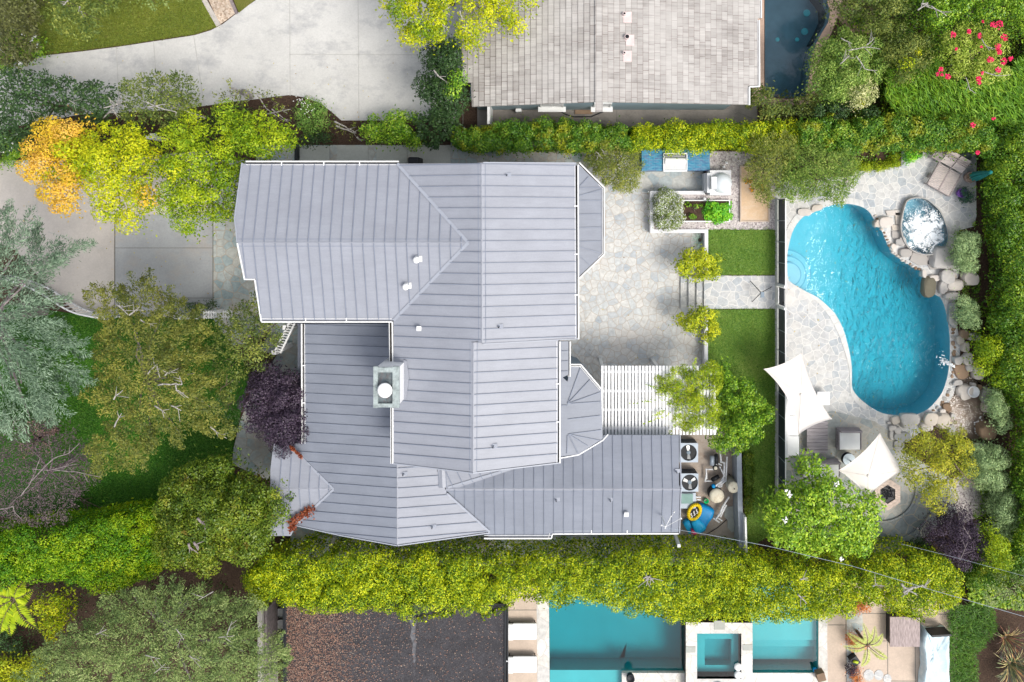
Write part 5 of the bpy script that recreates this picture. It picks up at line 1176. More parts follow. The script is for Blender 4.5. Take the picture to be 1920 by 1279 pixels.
# urn-like bowl, water spout
mb = MB(); p = P(1826,735,TZ+.3); mb.lathe((p.x,p.y,TZ-.1),[(.12,0),(.26,.2),(.30,.42),(.26,.42),(.2,.3),(.02,.28)],24); tag(mb.build('bowl', M['brightwhite'], None, True), 'white ceramic bowl wedged beside the flat creek stone', 'bowl')
mb = MB(); r = random.Random(4); a = P(1790,687,TZ+.16); b = P(1768,677,TZ-.06)
for i in range(26): t = i/25; q = a.lerp(b, t)+Vector((0,0,.12*math.sin(math.pi*t)*(1-t))); mb.blob(q+Vector((r.uniform(-.03,.03),r.uniform(-.05,.05),0)),(.05+.04*t,.04+.05*t,.03),i,.3,1)
for i in range(60): q = b+Vector((r.gauss(0,.16),r.gauss(0,.14),0)); q.z = TZ-.08; mb.blob(q,(.03,.03,.02),i,.3,1)
tag(mb.build('water_spout', M['foam'], None, True), 'white water spout splashing from the creek ledge into the pool', 'fountain')
mb = MB()
for i in range(90): q = P(1838+r.gauss(0,5), 800+r.gauss(0,7), TZ-.08); mb.blob(q,(.05,.03,.02),i,.3,1)
tag(mb.build('splash', M['foam'], None, True), 'white splash of water beside the rust-brown boulder', 'splash', kind='stuff')
# ---------------- equipment yard ----------------
def ac(label, x0, y0, x1, y1, blades, ph):
    h = .82; cx, cy, w_, d_ = rect(x0,y0,x1,y1,h); t = thing('air_conditioner', label, 'air conditioner', (cx,cy,0), 'air conditioner units beside the house')
    mb = MB(); mb.box((cx,cy,.38),(w_-.06,d_-.06,.74)); mb.build('casing', M['dark'], t)
    lv = MB()
    for i in range(14): xx = cx-w_/2+.06+i*(w_-.12)/13; lv.bar((xx,cy+d_/2-.02,.08),(xx,cy+d_/2-.02,.72),.014,.014); yy = cy-d_/2+.06+i*(d_-.12)/13; lv.bar((cx+w_/2-.02,yy,.08),(cx+w_/2-.02,yy,.72),.014,.014); lv.bar((cx-w_/2+.02,yy,.08),(cx-w_/2+.02,yy,.72),.014,.014)
    lv.build('louvre', M['siding'], t)
    o_ = [(cx-w_/2,cy-d_/2),(cx+w_/2,cy-d_/2),(cx+w_/2,cy+d_/2),(cx-w_/2,cy+d_/2)]; ci = circ(cx,cy,.415,32)
    sheet_mb(o_, h, [ci], .06).build('top_panel', M['greym'], t)
    mb = MB(); mb.lathe((cx,cy,.70),[(.40,0),(.40,.005)],28); mb.build('fan_well', M['black'], t)
    for k in range(blades):
        a = ph+2*math.pi*k/blades; d = Vector((math.cos(a),math.sin(a),0)); s = Vector((-d.y,d.x,0)); c = Vector((cx,cy,.76)); mb = MB()
        mb.add([c+d*.10-s*.07-Vector((0,0,.02)), c+d*.34-s*.13-Vector((0,0,.03)), c+d*.34+s*.12+Vector((0,0,.03)), c+d*.10+s*.07+Vector((0,0,.02))], [(0,1,2,3),(3,2,1,0)]); mb.build('fan_blade', M['steel'], t)
    mb = MB(); mb.lathe((cx,cy,.74),[(.10,0),(.10,.05),(.02,.07)],18); mb.build('hub', M['siding'], t)
    g = MB()
    for rr in (.14,.20,.26,.32,.38): g.path([(cx+rr*math.cos(2*math.pi*i/20),cy+rr*math.sin(2*math.pi*i/20),h+.01) for i in range(21)], .0035, 4)
    g.build('guard', M['dark'], t)
ac('air conditioner with a two-bladed fan, the upper one nearer the pergola', 1273.5,831,1309,867, 2, R(88))
ac('air conditioner with a three-bladed fan, the lower one', 1277.5,888,1309.5,922, 3, R(150))
ps = [(1340,860,.3),]
t = thing('pool_pump', 'pale grey pool pump with dark motor at the top of the pipework', 'pump', (P(1338,862,.4).x, P(1338,862,.4).y, 0))
a = P(1335,855,.45); b = P(1335,872,.45); mb = MB(); mb.tube(a, b, .12, n=16); mb.build('housing', M['greym'], t, True)
a = P(1343,852,.4); b = P(1343,869,.4); mb = MB(); mb.tube(a, b, .11, n=16); mb.build('motor', M['dark'], t, True)
t = thing('pool_pump', 'second pool pump with a clear round strainer lid amid white pipes', 'pump', (P(1342,882,.4).x, P(1342,882,.4).y, 0))
p = P(1342,878,.5); mb = MB(); mb.lathe((p.x,p.y,.0),[(.10,0),(.13,.3),(.15,.42),(.14,.47),(.02,.48)],20); mb.build('strainer', M['dark'], t, True); mb = MB(); mb.lathe((p.x,p.y,.485),[(.10,0),(.09,.02),(.02,.03)],18); mb.build('lid', M['filter'], t, True)
a = P(1334,900,.35); b = P(1348,893,.35); mb = MB(); mb.tube(a, b, .11, n=16); mb.build('motor', M['black'], t, True)
def pipes(label, runs):
    mb = MB()
    for r_, pts in runs:
        q = [P(*p) for p in pts]; mb.path(q, r_, 8)
        for p in q: mb.blob(p, (r_*1.35,)*3, 1, .02, 1)
    return tag(mb.build('pipework', M['pipewhite'], None, True), label, 'pipes')
pipes('white PVC pipework with elbows running down past the pool pumps', [(.045,[(1350,846,.4),(1352,866,.5),(1358,868,.55),(1357,900,.5),(1343,910,.5)]),(.045,[(1363,858,.6),(1361,902,.55),(1347,911,.45)]),(.04,[(1325,897,.3),(1324,880,.35),(1340,880,.35),(1344,868,.4),(1352,872,.5)]),(.04,[(1324,891,.3),(1322,902,.3),(1335,902,.3)]),(.04,[(1343,911,.4),(1354,906,.4),(1353,912,.4),(1342,914,.4)]),(.04,[(1350,876,.4),(1358,892,.5),(1350,905,.4)])])
pipes('white pipe run with three stub ends beside the lower beige filter', [(.05,[(1366,933,.4),(1355,950,.4),(1350,963,.4),(1343,972,.35)]),(.05,[(1361,948,.4),(1351,968,.4)]),(.04,[(1338,972,.3),(1348,979,.3)]),(.04,[(1344,970,.3),(1353,976,.3)]),(.04,[(1305,932,.3),(1312,932,.3)]),(.04,[(1305,937,.3),(1312,937,.3)])])
t = thing('pool_filter', 'beige cylindrical pool filter with domed lid, right of the pipes', 'filter', (P(1368,905,0).x, P(1368,905,0).y, 0))
p = P(1375,914,1.05); mb = MB(); mb.lathe((p.x,p.y,0),[(.24,0),(.28,.05),(.28,.98),(.25,1.04)],28); mb.build('tank', plain('grey_beige_tank', (.42,.40,.33), .5), t, True); mb = MB(); mb.lathe((p.x,p.y,1.0),[(.285,0),(.285,.06),(.22,.10),(.02,.12)],28); mb.build('lid', M['filter'], t, True); mb = MB(); mb.tube((p.x+.03,p.y-.04,1.1),(p.x+.03,p.y-.04,1.16),.03); mb.build('valve', M['dark'], t)
t = thing('pool_filter', 'wide stained cream filter lid with blue fitting, left of the beige tank', 'filter', (P(1344,929,0).x, P(1344,929,0).y, 0))
p = P(1344,930,.65); mb = MB(); mb.lathe((p.x,p.y,0),[(.34,0),(.37,.05),(.37,.62)],32); mb.build('tank', M['dark'], t, True); mb = MB(); mb.lathe((p.x,p.y,.6),[(.375,0),(.37,.05),(.25,.11),(.02,.14)],32); mb.build('lid', M['filter'], t, True); p2 = P(1338,912,.6); mb = MB(); mb.tube((p2.x,p2.y,.45),(p2.x,p2.y,.62),.09,n=14); mb.build('fitting', M['floatblue'], t, True)
t = thing('pool_heater', 'low grey cabinet with green top beside the lower air conditioner', 'heater', (P(1290,942,.5).x, P(1290,942,.5).y, 0))
cx, cy, w_, d_ = rect(1275,924,1305,954,.6); mb = MB(); mb.box((cx,cy,.3),(w_,d_,.6)); mb.build('cabinet', M['greym'], t, bevel=.02); mb = MB(); mb.box((cx-.05,cy+.12,.625),(w_-.22,.5,.05)); mb.build('lid', M['greenbox'], t, bevel=.01)
mb = MB(); p = P(1324.5,940,.2); mb.lathe((p.x,p.y,0),[(.09,0),(.13,.22),(.12,.22),(.08,.02),(.02,.015)],20); tag(mb.build('bucket', M['bucket'], None, True), 'small bright green bucket left of the wide cream filter', 'bucket')
def puff(mb, poly, z0, h, n=5):
    q = xy(poly, z0+h); cx = sum(p[0] for p in q)/len(q); cy = sum(p[1] for p in q)/len(q); m = len(q); V = []; fs = []
    prof = [(.94,0),(1,.25),(1,.6),(.94,.88),(.8,1.0),(.4,1.03)]
    for k, z in prof:
        for p in q: V.append((cx+(p[0]-cx)*k, cy+(p[1]-cy)*k, z0+h*z))
    for j in range(len(prof)-1):
        for i in range(m): fs.append((j*m+i, j*m+(i+1)%m, (j+1)*m+(i+1)%m, (j+1)*m+i))
    fs.append(tuple(range(m))[::-1]); fs.append(tuple((len(prof)-1)*m+i for i in range(m))); mb.add(V, fs)
t = thing('inflatable_raft', 'large blue inflatable raft with a yellow-rimmed black end', 'inflatable', (P(1325,972,.1).x, P(1325,972,.1).y, .03))
mb = MB(); puff(mb, smooth_poly([(1313,947),(1326,950),(1339,957),(1340,963),(1337,972),(1331,980),(1326,988),(1322,998),(1312,1002),(1305,990),(1302,976),(1308,962)], 2), .05, .42); mb.build('body', M['floatblue'], t, True)
ring_c = P(1302,961,.8); mb = MB(); V = []; 
pts = []
for i in range(25):
    a = 2*math.pi*i/24; x = 1302+12*math.cos(a)*.9+3.5*math.sin(a); y = 960-13.5*math.sin(a); pts.append(P(x, y, .62+.1*math.sin(a)))
mb.path(pts, .09, 10); mb.build('rim', M['yellow'], t, True)
mb = MB(); mb.prism([(p.x,p.y) for p in pts[:-1]], .50, .56); mb.build('end_panel', M['black'], t)
mb = MB(); r = random.Random(2)
for k in range(3):
    s0 = (1296+k*5, 967-k*4); q = [P(s0[0]+2.0*math.sin(j*1.5)+j*.3, s0[1]+4-j*2.2, .60) for j in range(5)]; mb.path(q, .03, 6)
mb.build('swirl', M['brightwhite'], t, True)
t2 = thing('inflatable_cushion', 'bright blue inflatable cushion lying against the raft, with pink strap end', 'inflatable', (P(1300,990,.1).x, P(1300,990,.1).y, .03))
mb = MB(); puff(mb, [(1281,983),(1286,977),(1293,976),(1299,990),(1297,1002),(1292,1003)], .05, .35); puff(mb, [(1296,980),(1309,973),(1322,984),(1325,992),(1313,1003),(1302,1000)], .1, .5); mb.build('body', M['floatlight'], t2, True); mb = MB(); puff(mb, [(1297,993),(1309,1001),(1302,1004),(1297,1001)], .3, .32); mb.build('strap', M['pink'], t2, True)
mb = MB(); mb.path([P(1366,888,.05), P(1374,897,.05), P(1380,910,.05), P(1381,930,.05), P(1376,950,.05), P(1362,975,.05), P(1345,990,.05), P(1325,1002,.05)], .02, 6); tag(mb.build('hose', M['dark']), 'dark hose curving around the pool filters along the wall', 'hose')
mb = MB()
for x, y in ((1368,965),(1374,985)): 
    q = xy([(x-9,y-14),(x+10,y-16),(x+12,y+10),(x-2,y+13),(x-10,y+4)], .08); mb.prism(q, .03, .08 if y < 970 else .1)
tag(mb.build('stone_slab', M['walk']), 'pale concrete slabs lying by the wall below the filters', 'slab')
# ---------------- left side: picket fences and arbour ----------------
def picket(label, pts, h=1.0, sp=.14, grp=None):
    q = [P(x,y,h) for x, y in pts]; c = sum(q, Vector())/len(q); t = thing('picket_fence', label, 'fence', (c.x,c.y,0), grp)
    rl = MB(); pk = MB(); r2 = MB()
    for a, b in zip(q[:-1], q[1:]):
        a = Vector((a.x,a.y,0)); b = Vector((b.x,b.y,0)); d = (b-a); L = d.length; d.normalize(); k = max(1,int(L/sp))
        rl.bar(a+Vector((0,0,h)), b+Vector((0,0,h)), .07,.05); r2.bar(a+Vector((0,0,.15)), b+Vector((0,0,.15)), .05,.07)
        for i in range(k): p = a+d*L*i/k; pk.bar(p+Vector((0,0,.03)), p+Vector((0,0,h-.03)), .05,.05)
    rl.build('top_rail', M['brightwhite'], t); r2.build('bottom_rail', M['brightwhite'], t); pk.build('pickets', M['brightwhite'], t); return t
picket('white curved picket railing half buried in the blue-green cedar', smooth_poly([(0,523),(30,530),(60,542),(85,556),(105,569),(130,583),(160,592),(203,595)], 3)[:-3], 1.15)
picket('short white picket railing under the yellow-green elm', [(320,596),(345,598),(372,597)], 1.1)
ar = thing('arbour', 'small white slatted arbour over the path beside the dark hedge', 'arbour', (P(410,590,2).x, P(410,590,2).y, 0))
for dx in (0,): 
    a, b = P(382,586,2.1), P(436,585,2.1)
    for y in (0,-.22): mb = MB(); mb.bar(a+Vector((0,y,0)), b+Vector((0,y,0)), .06,.10); mb.build('beam', M['brightwhite'], ar)
    for i in range(12): p = a.lerp(b, (i+.5)/12); mb = MB(); mb.box((p.x,p.y-.11,2.18),(.04,.38,.05)); mb.build('slat', M['brightwhite'], ar)
    for p in (a,b): mb = MB(); mb.box((p.x,p.y-.1,1.03),(.09,.09,2.06)); mb.build('post', M['brightwhite'], ar)
ab = thing('arbour', 'white lattice-topped arbour leaning diagonally beside the house corner', 'arbour', (P(530,632,2).x, P(530,632,2).y, 0))
a0_, b0_ = P(543,604,2.3), P(515,660,2.3); a1_, b1_ = P(553,606,2.3), P(526,662,2.3)
for a, b in ((a0_,b0_),(a1_,b1_)): mb = MB(); mb.bar(a, b, .07,.12); mb.build('beam', M['brightwhite'], ab)
for i in range(12): t = (i+.5)/12; mb = MB(); mb.bar(a0_.lerp(b0_,t)+Vector((0,0,.08)), a1_.lerp(b1_,t)+Vector((0,0,.08)), .035,.04); mb.build('slat', M['white'], ab)
for p in (P(535,614,2.3), P(514,661,2.3)): mb = MB(); mb.box((p.x,p.y,1.18),(.22,.22,2.36)); mb.build('post', M['brightwhite'], ab)
# gate light and mailbox-like box in the bed at upper left
mb = MB(); p = P(282,257,1.2); mb.box((p.x,p.y,.6),(.5,.16,1.2)); mb.box((p.x+.1,p.y+.1,1.1),(.22,.16,.3)); tag(mb.build('mailbox', M['white']), 'pale letterbox glimpsed between the yellow trees and the driveway', 'letterbox')
mb = MB(); p = P(775,303,1.0); mb.box((p.x,p.y,.5),(.62,.5,1.0), 0, None, .9); tag(mb.build('waste_bin', M['black'], bevel=.06), 'black wheeled bin standing against the house by the side walk', 'bin')
mb = MB(); mb.prism(xy([(552,272),(556,272),(556,302),(552,302)], .5), 0, .5); tag(mb.build('gate_post', M['dark']), 'dark low board across the side path near the yellow tree', 'post')
# red-brown bench glimpsed beside east bay
mb = MB(); a = P(1133,388,.9); b = P(1133,444,.9); mb.bar(a, b, .06, .5); tag(mb.build('rolled_awning', plain('rust_awning', (.22,.04,.02), .7)), 'rust-red strip standing against the bay on the patio side', 'screen')
# ---------------- south neighbour's furniture ----------------
def lounger(label, y0, y1):
    cx, cy, w_, d_ = rect(951,y0,1006,y1,.4); t = thing('sun_lounger', label, 'sun lounger', (cx,cy,0), 'white sun loungers by the teal pool')
    mb = MB(); mb.box((cx+.15,cy,.36),(w_-.3,d_,.10)); mb.build('cushion', M['brightwhite'], t, bevel=.04); mb = MB(); mb.box((cx-w_/2+.16,cy,.42),(.32,d_,.12)); mb.build('headrest', M['brightwhite'], t, bevel=.05)
    mb = MB(); mb.box((cx,cy,.27),(w_-.04,d_-.06,.06)); mb.build('frame', M['dark'], t)
    for sx in (-1,1):
        for sy in (-1,1): mb = MB(); mb.box((cx+sx*(w_/2-.1),cy+sy*(d_/2-.08),.13),(.05,.05,.26)); mb.build('leg', M['dark'], t)
lounger('white sun lounger on the tan patio, the one closer to the tall hedge', 1169,1200); lounger('white sun lounger on the tan patio, the one at the photo bottom', 1231,1262)
wt = thing('wooden_table', 'low square weathered wooden table on the tan paved patio', 'table', (P(1697,1182,.5).x, P(1697,1182,.5).y, 0))
cx, cy, w_, d_ = rect(1669,1157,1725,1213,.62); mb = MB(); mb.box((cx,cy,.58),(w_,d_,.08)); mb.build('table_top', wood('rough_grey_wood', (.36,.29,.28), 0, (30,3,3), None, .5), wt, bevel=.01); mb = MB(); mb.box((cx,cy,.27),(w_-.1,d_-.1,.53)); mb.build('base', M['dark'], wt)
sc_ = thing('covered_sofa', 'outdoor sofa wrapped in a creased pale blue cover', 'sofa', (P(1757,1240,.5).x, P(1757,1240,.5).y, 0))
out = smooth_poly([(1735,1182),(1742,1186),(1760,1188),(1778,1184),(1781,1200),(1780,1240),(1779,1300),(1735,1300),(1733,1270),(1736,1245),(1732,1215)], 3)
q = xy(out, .6); cx = sum(p[0] for p in q)/len(q); cy = sum(p[1] for p in q)/len(q); V = []; fs = []; m_ = len(q)
for k, z in ((1.02,.05),(1.0,.45),(.93,.66),(.72,.62),(.5,.55),(.2,.56)):
    for i, p in enumerate(q): V.append((cx+(p[0]-cx)*k+.02*math.sin(i*1.7+k*9), cy+(p[1]-cy)*k, z+.035*math.sin(i*2.3+k*5)))
for j in range(5):
    for i in range(m_): fs.append((j*m_+i,j*m_+(i+1)%m_,(j+1)*m_+(i+1)%m_,(j+1)*m_+i))
fs.append(tuple(5*m_+i for i in range(m_))); mb = MB(); mb.add(V, fs); mb.build('cover', M['coverblue'], sc_, True)
a, b = P(1741,1186,.7), P(1777,1184,.7); mb = MB(); mb.bar(a, b, .10,.7); mb.build('frame', M['dark'], sc_)
mb = MB(); cx, cy, w_, d_ = rect(1597,1231,1609,1248,.35); mb.box((cx,cy,.2),(.42,.42,.4),R(35)); pt_ = mb.build('planter', M['dark']); tag(pt_, 'small square dark planter holding a lime-green succulent', 'planter')
mb = MB(); mb.blob((cx,cy,.42),(.13,.10,.10),3,.3,2); tag(mb.build('succulent', plain('lime_green', (.45,.55,.03), .5), None, True), 'lime-green succulent growing in the small dark planter', 'plant')
mb = MB(); p = P(1529,1257,0); mb.lathe((p.x,p.y,-.12),[(.02,0),(.12,.02),(.13,.1),(.1,.14),(.02,.15)],18); tag(mb.build('pool_float', M['floatblue'], None, True), 'small blue chlorine float in the corner of the stepped pool', 'float')
mb = MB(); p = P(1540,1270,.4); mb.box((p.x,p.y,.22),(.42,.42,.42),R(15)); ch_ = mb.build('wooden_crate', M['brownrock'], bevel=.01); tag(ch_, 'brown wooden box by the corner of the stepped pool', 'crate')
mb = MB(); p = P(1182,1272,.4); mb.lathe((p.x,p.y,.1),[(.14,0),(.2,.2),(.22,.38),(.19,.38),(.15,.3),(.02,.3)],20); tag(mb.build('plant_pot', M['dark'], None, True), 'dark round pot with brass rim on the pool coping', 'pot')
mb = MB(); p = P(1350,1290,.7); mb.blob((p.x,p.y,.66),(.3,.25,.1),4,.2,2); tag(mb.build('towel', M['floatlight'], None, True), 'crumpled blue towel on the edge of the square spa', 'towel')
# ---------------- vegetation ----------------
class Leaves:
    def __init__(s): s.c = []; s.n = []; s.a = []; s.l = []; s.w = []; s.m = []; s.V = []; s.F = []; s.FM = []; s.t = []
    def add(s, c, n, a, l, w, m=0, tone=None):
        k = len(c); s.t.append(np.full(k, rng.random()) if tone is None else tone); s.c.append(c); s.n.append(n); s.a.append(a); s.l.append(np.broadcast_to(l, k).astype(float)); s.w.append(np.broadcast_to(w, k).astype(float)); s.m.append(np.full(k, m))
    def arrays(s):
        c = np.concatenate(s.c); n = np.concatenate(s.n); a = np.concatenate(s.a); l = np.concatenate(s.l)[:,None]; w = np.concatenate(s.w)[:,None]; m = np.concatenate(s.m)
        n /= np.linalg.norm(n, axis=1)[:,None]+1e-9; a = a-(a*n).sum(1)[:,None]*n; a /= np.linalg.norm(a, axis=1)[:,None]+1e-9; b = np.cross(n, a)
        V = np.stack([c-a*l*.5, c+b*w*.5+n*w*.12, c+a*l*.5-n*l*.08, c-b*w*.5+n*w*.12], 1).reshape(-1,3)
        return V, m
    def build(s, name, mats, parent=None, base=None):
        V, m = s.arrays(); k = len(m)
        if parent is not None: base = _base(parent)
        V = V-np.array(base); me = bpy.data.meshes.new(name)
        me.vertices.add(4*k); me.vertices.foreach_set('co', V.ravel()); me.loops.add(4*k); me.loops.foreach_set('vertex_index', np.arange(4*k, dtype=np.int32))
        me.polygons.add(k); me.polygons.foreach_set('loop_start', np.arange(0, 4*k, 4, dtype=np.int32)); me.polygons.foreach_set('loop_total', np.full(k, 4, dtype=np.int32))
        for mt in mats: me.materials.append(mt)
        if len(mats) > 1: me.polygons.foreach_set('material_index', m.astype(np.int32))
        me.update(calc_edges=True); me.validate()
        tn = np.repeat(np.concatenate(s.t), 4)
        if len(me.vertices) == len(tn): at = me.attributes.new('tone', 'FLOAT', 'POINT'); at.data.foreach_set('value', tn.astype(np.float32))
        return link_mesh(name, me, parent, base)
def randdir(k):
    v = rng.normal(size=(k,3)); return v/np.linalg.norm(v,axis=1)[:,None]
def Pn(px, py, z):
    k = (H-z)/F; return np.stack([(px-NX)*k, -(py-NY)*k, z], -1)
def sample(poly, sp):
    xs = [p[0] for p in poly]; ys = [p[1] for p in poly]
    gx, gy = np.meshgrid(np.arange(min(xs), max(xs), sp), np.arange(min(ys), max(ys), sp)); gx = gx.ravel()+rng.uniform(-.45,.45,gx.size)*sp; gy = gy.ravel()+rng.uniform(-.45,.45,gy.size)*sp
    m = inpoly(gx, gy, poly); return gx[m], gy[m]
DM = 2.7; LS = .80
def lobes(L, poly, zt, ze, r, sp, size, dens, asp=.5, mat=0, under=True, flat=.85, jit=.75, dmax=None, droop=0, zb=0, rvar=.38, keep=1.0, zv=1.6):
    """leafy lobes filling the crown outline; r, sp, size in metres"""
    size = size*LS
    s = S((zt+ze)/2); spx = sp/s; gx, gy = sample(poly, spx); d = edgedist(gx, gy, poly)
    ok = (d > r*.32/s) & (rng.random(gx.size) < keep); gx, gy, d = gx[ok], gy[ok], d[ok]
    if gx.size == 0: gx = np.array([sum(p[0] for p in poly)/len(poly)]); gy = np.array([sum(p[1] for p in poly)/len(poly)]); d = np.array([9.])
    dm = dmax or max(d.max(), 1); f = np.clip(d/dm, 0, 1)**.5; z = ze+(zt-ze)*f+rng.uniform(-zv,.5*zv/1.6,gx.size)*r
    rr = r*rng.uniform(1-rvar,1+rvar,gx.size); C0 = Pn(gx, gy, z); C0[:,2] -= rr*.6
    for c, q in zip(C0, rr):
        k = max(6, int(DM*dens*2*math.pi*q*q)); dr = randdir(k); dr[:,2] = np.abs(dr[:,2])*(1.0)-.35*(rng.random(k) < .4); dr /= np.linalg.norm(dr,axis=1)[:,None]
        rad = q*np.where(rng.random(k) < .25, rng.uniform(.35,.8,k), rng.uniform(.8,1.12,k)); p = c+dr*rad[:,None]*np.array([1,1,.85])
        p[:,2] = np.maximum(p[:,2], zb+.03); n = dr*flat+rng.normal(size=(k,3))*jit*.5+np.array([0,0,.30]); a = dr+rng.normal(size=(k,3))*.7; a[:,2] -= droop
        L.add(p, n, a, size*rng.uniform(.65,1.3,k), size*asp*rng.uniform(.7,1.2,k), mat)
    if under:   # inner twig-level foliage so that gaps show leaves lower down
        k = int(len(C0)*dens*DM*.8*r*r*2); i = rng.integers(0, len(C0), k); p = C0[i]+rng.normal(size=(k,3))*np.array([r*.7,r*.7,r*.4]); p[:,2] -= r*1.7; p[:,2] = np.maximum(p[:,2], zb+.03)
        L.add(p, rng.normal(size=(k,3))*.7+np.array([0,0,.7]), rng.normal(size=(k,3)), size*1.25, size*1.25*asp, mat, rng.random(k)*.5)
    return C0
def sprays(L, poly, zt, ze, ctr, length, sp, size, n, asp=.35, wid=.22, mat=0, droop=.25, dirj=.5, zb=0, rad=1.0, flow=None, layers=1):
    n = int(n*1.45)
    """feathery boughs: leaves set along arcs that run outward from the crown centre"""
    s = S((zt+ze)/2); C0 = None
    for ly in range(layers):
        gx, gy = sample(poly, sp/s); d = edgedist(gx, gy, poly); ok = d > 2; gx, gy, d = gx[ok], gy[ok], d[ok]; dm = max(d.max(), 1); z = ze+(zt-ze)*(d/dm)**.6-ly*.9+rng.uniform(-.35,.25,gx.size)
        z = np.maximum(z, zb+.25); C1 = Pn(gx, gy, z); cc = np.array(P(*ctr, (zt+ze)/2)); out = C1-cc; out[:,2] = 0; out /= np.linalg.norm(out,axis=1)[:,None]+1e-6
        if flow is not None: out = out*(1-flow[2])+np.array([flow[0],flow[1],0])*flow[2]
        ang = rng.normal(size=len(C1))*dirj; ca, sa = np.cos(ang), np.sin(ang); dx = out[:,0]*ca-out[:,1]*sa; dy = out[:,0]*sa+out[:,1]*ca
        dirs = np.stack([dx, dy, rng.uniform(-.1,.3,len(C1))], 1); m = len(C1); C0 = C1 if C0 is None else C0
        t = rng.random((m, n)); ln = length*rng.uniform(.6,1.25,(m,1)); side = np.stack([-dy, dx, np.zeros(m)], 1)
        lim = np.minimum(1, (d*s*1.0/length+.55))[:,None]; ln = ln*np.minimum(1,lim)
        pos = C1[:,None,:]+dirs[:,None,:]*(t*ln-.35*ln)[...,None]; pos[...,2] -= droop*(t**2)*ln
        off = rng.normal(size=(m,n))*wid*(1-.65*t); pos = pos+side[:,None,:]*off[...,None]; pos[...,2] += rng.normal(size=(m,n))*.07-np.abs(off)*.3
        ax = dirs[:,None,:]+side[:,None,:]*(np.sign(off)*rng.uniform(.3,1.1,(m,n)))[...,None]+rng.normal(size=(m,n,3))*.25
        nrm = rng.normal(size=(m,n,3))*.45+np.array([0,0,1.0]); pos[...,2] = np.maximum(pos[...,2], zb+.03); k = m*n
        L.add(pos.reshape(-1,3), nrm.reshape(-1,3), ax.reshape(-1,3), size*rng.uniform(.6,1.3,k), size*asp*rng.uniform(.7,1.2,k), mat, np.repeat(rng.random(m), n))
    return C0
def trunk(root, base, top, tips, r0, mat, name='trunk', zfork=.45, n=7):
    mb = MB(); b = Vector(base); t = Vector(top); fork = b.lerp(t, zfork); mb.path([b, b.lerp(fork,.5)+Vector((.05,.03,0)), fork], r0, 8, r0*.7)
    for q in tips:
        q = Vector(q); mid = fork.lerp(q, .5)+Vector((random.uniform(-.15,.15), random.uniform(-.15,.15), .15*(q-fork).length*.3)); q = q-Vector((0,0,.35)); mid += Vector((random.uniform(-.25,.25), random.uniform(-.25,.25), -.2)); mb.path([fork, fork.lerp(mid,.5)+Vector((random.uniform(-.12,.12),random.uniform(-.12,.12),0)), mid, mid.lerp(q,.5)+Vector((random.uniform(-.15,.15),random.uniform(-.15,.15),0)), q], r0*.32, 6, r0*.07)
    return mb.build(name, mat, root)
def twigs(root, segs, r, mat, name='branch', fork=True):
    """bare limbs showing through the crown, given as photo points (x, y, z)"""
    for pts in segs:
        mb = MB(); q = [P(*p) for p in pts]; qq = []
        for i in range(len(q)-1):
            for j in range(3): t = j/3; v = q[i].lerp(q[i+1], t); qq.append(v+Vector((random.uniform(-1,1),random.uniform(-1,1),0))*r*.8)
        qq.append(q[-1]); mb.path(qq, r, 6, r*.45)
        if fork:
            for _ in range(2):
                i = random.randint(1, len(qq)-2); d = (qq[i+1]-qq[i]).normalized(); a = random.choice((-1,1))*random.uniform(.5,1); e = Matrix.Rotation(a,3,'Z') @ d; mb.path([qq[i], qq[i]+e*random.uniform(.25,.6)], r*.5, 5, r*.25)
        mb.build(name, mat, root, True)
def ctr_of(poly): return sum(p[0] for p in poly)/len(poly), sum(p[1] for p in poly)/len(poly)
def tree(name, label, cat, poly, zt, ze, mats, kind='lobe', zb=0, r=.45, sp=.5, size=.17, dens=70, asp=.5, bark='bark', group=None, tr=.14, crown='crown', segs=None, segr=.035, segm='palebark', n=26, length=1.2, wid=.2, dirj=.5, droop=.25, layers=2, extra=None, flow=None, ctr=None, **kw):
    cx, cy = ctr or ctr_of(poly); base = (P(cx, cy, (zt+ze)/2)+P(cx, cy, zb))/2; root = thing(name, label, cat, (base.x, base.y, zb), group); L = Leaves()
    if kind == 'lobe': C0 = lobes(L, poly, zt, ze, r, sp, size, dens, asp, zb=zb, **kw)
    else: C0 = sprays(L, poly, zt, ze, (cx,cy), length, sp, size, n, asp, wid, 0, droop, dirj, zb, flow=flow, layers=layers)
    if extra: extra(L)
    L.build(crown, mats, root)
    k = min(len(C0), 10); ii = rng.choice(len(C0), k, replace=False); tips = [Vector(C0[i])-Vector((0,0,.15)) for i in ii]
    trunk(root, (base.x, base.y, zb), (base.x, base.y, max(zb+.3, (zt+ze)/2)), tips, tr, M[bark], 'trunk' if zt-zb > 2.2 else 'stem')
    if segs: twigs(root, segs, segr, M[segm])
    return root
def shrub(name, label, poly, zt, ze, mats, cat='shrub', **kw): return tree(name, label, cat, poly, zt, ze, mats, tr=kw.pop('tr', .05), crown='foliage', **kw)
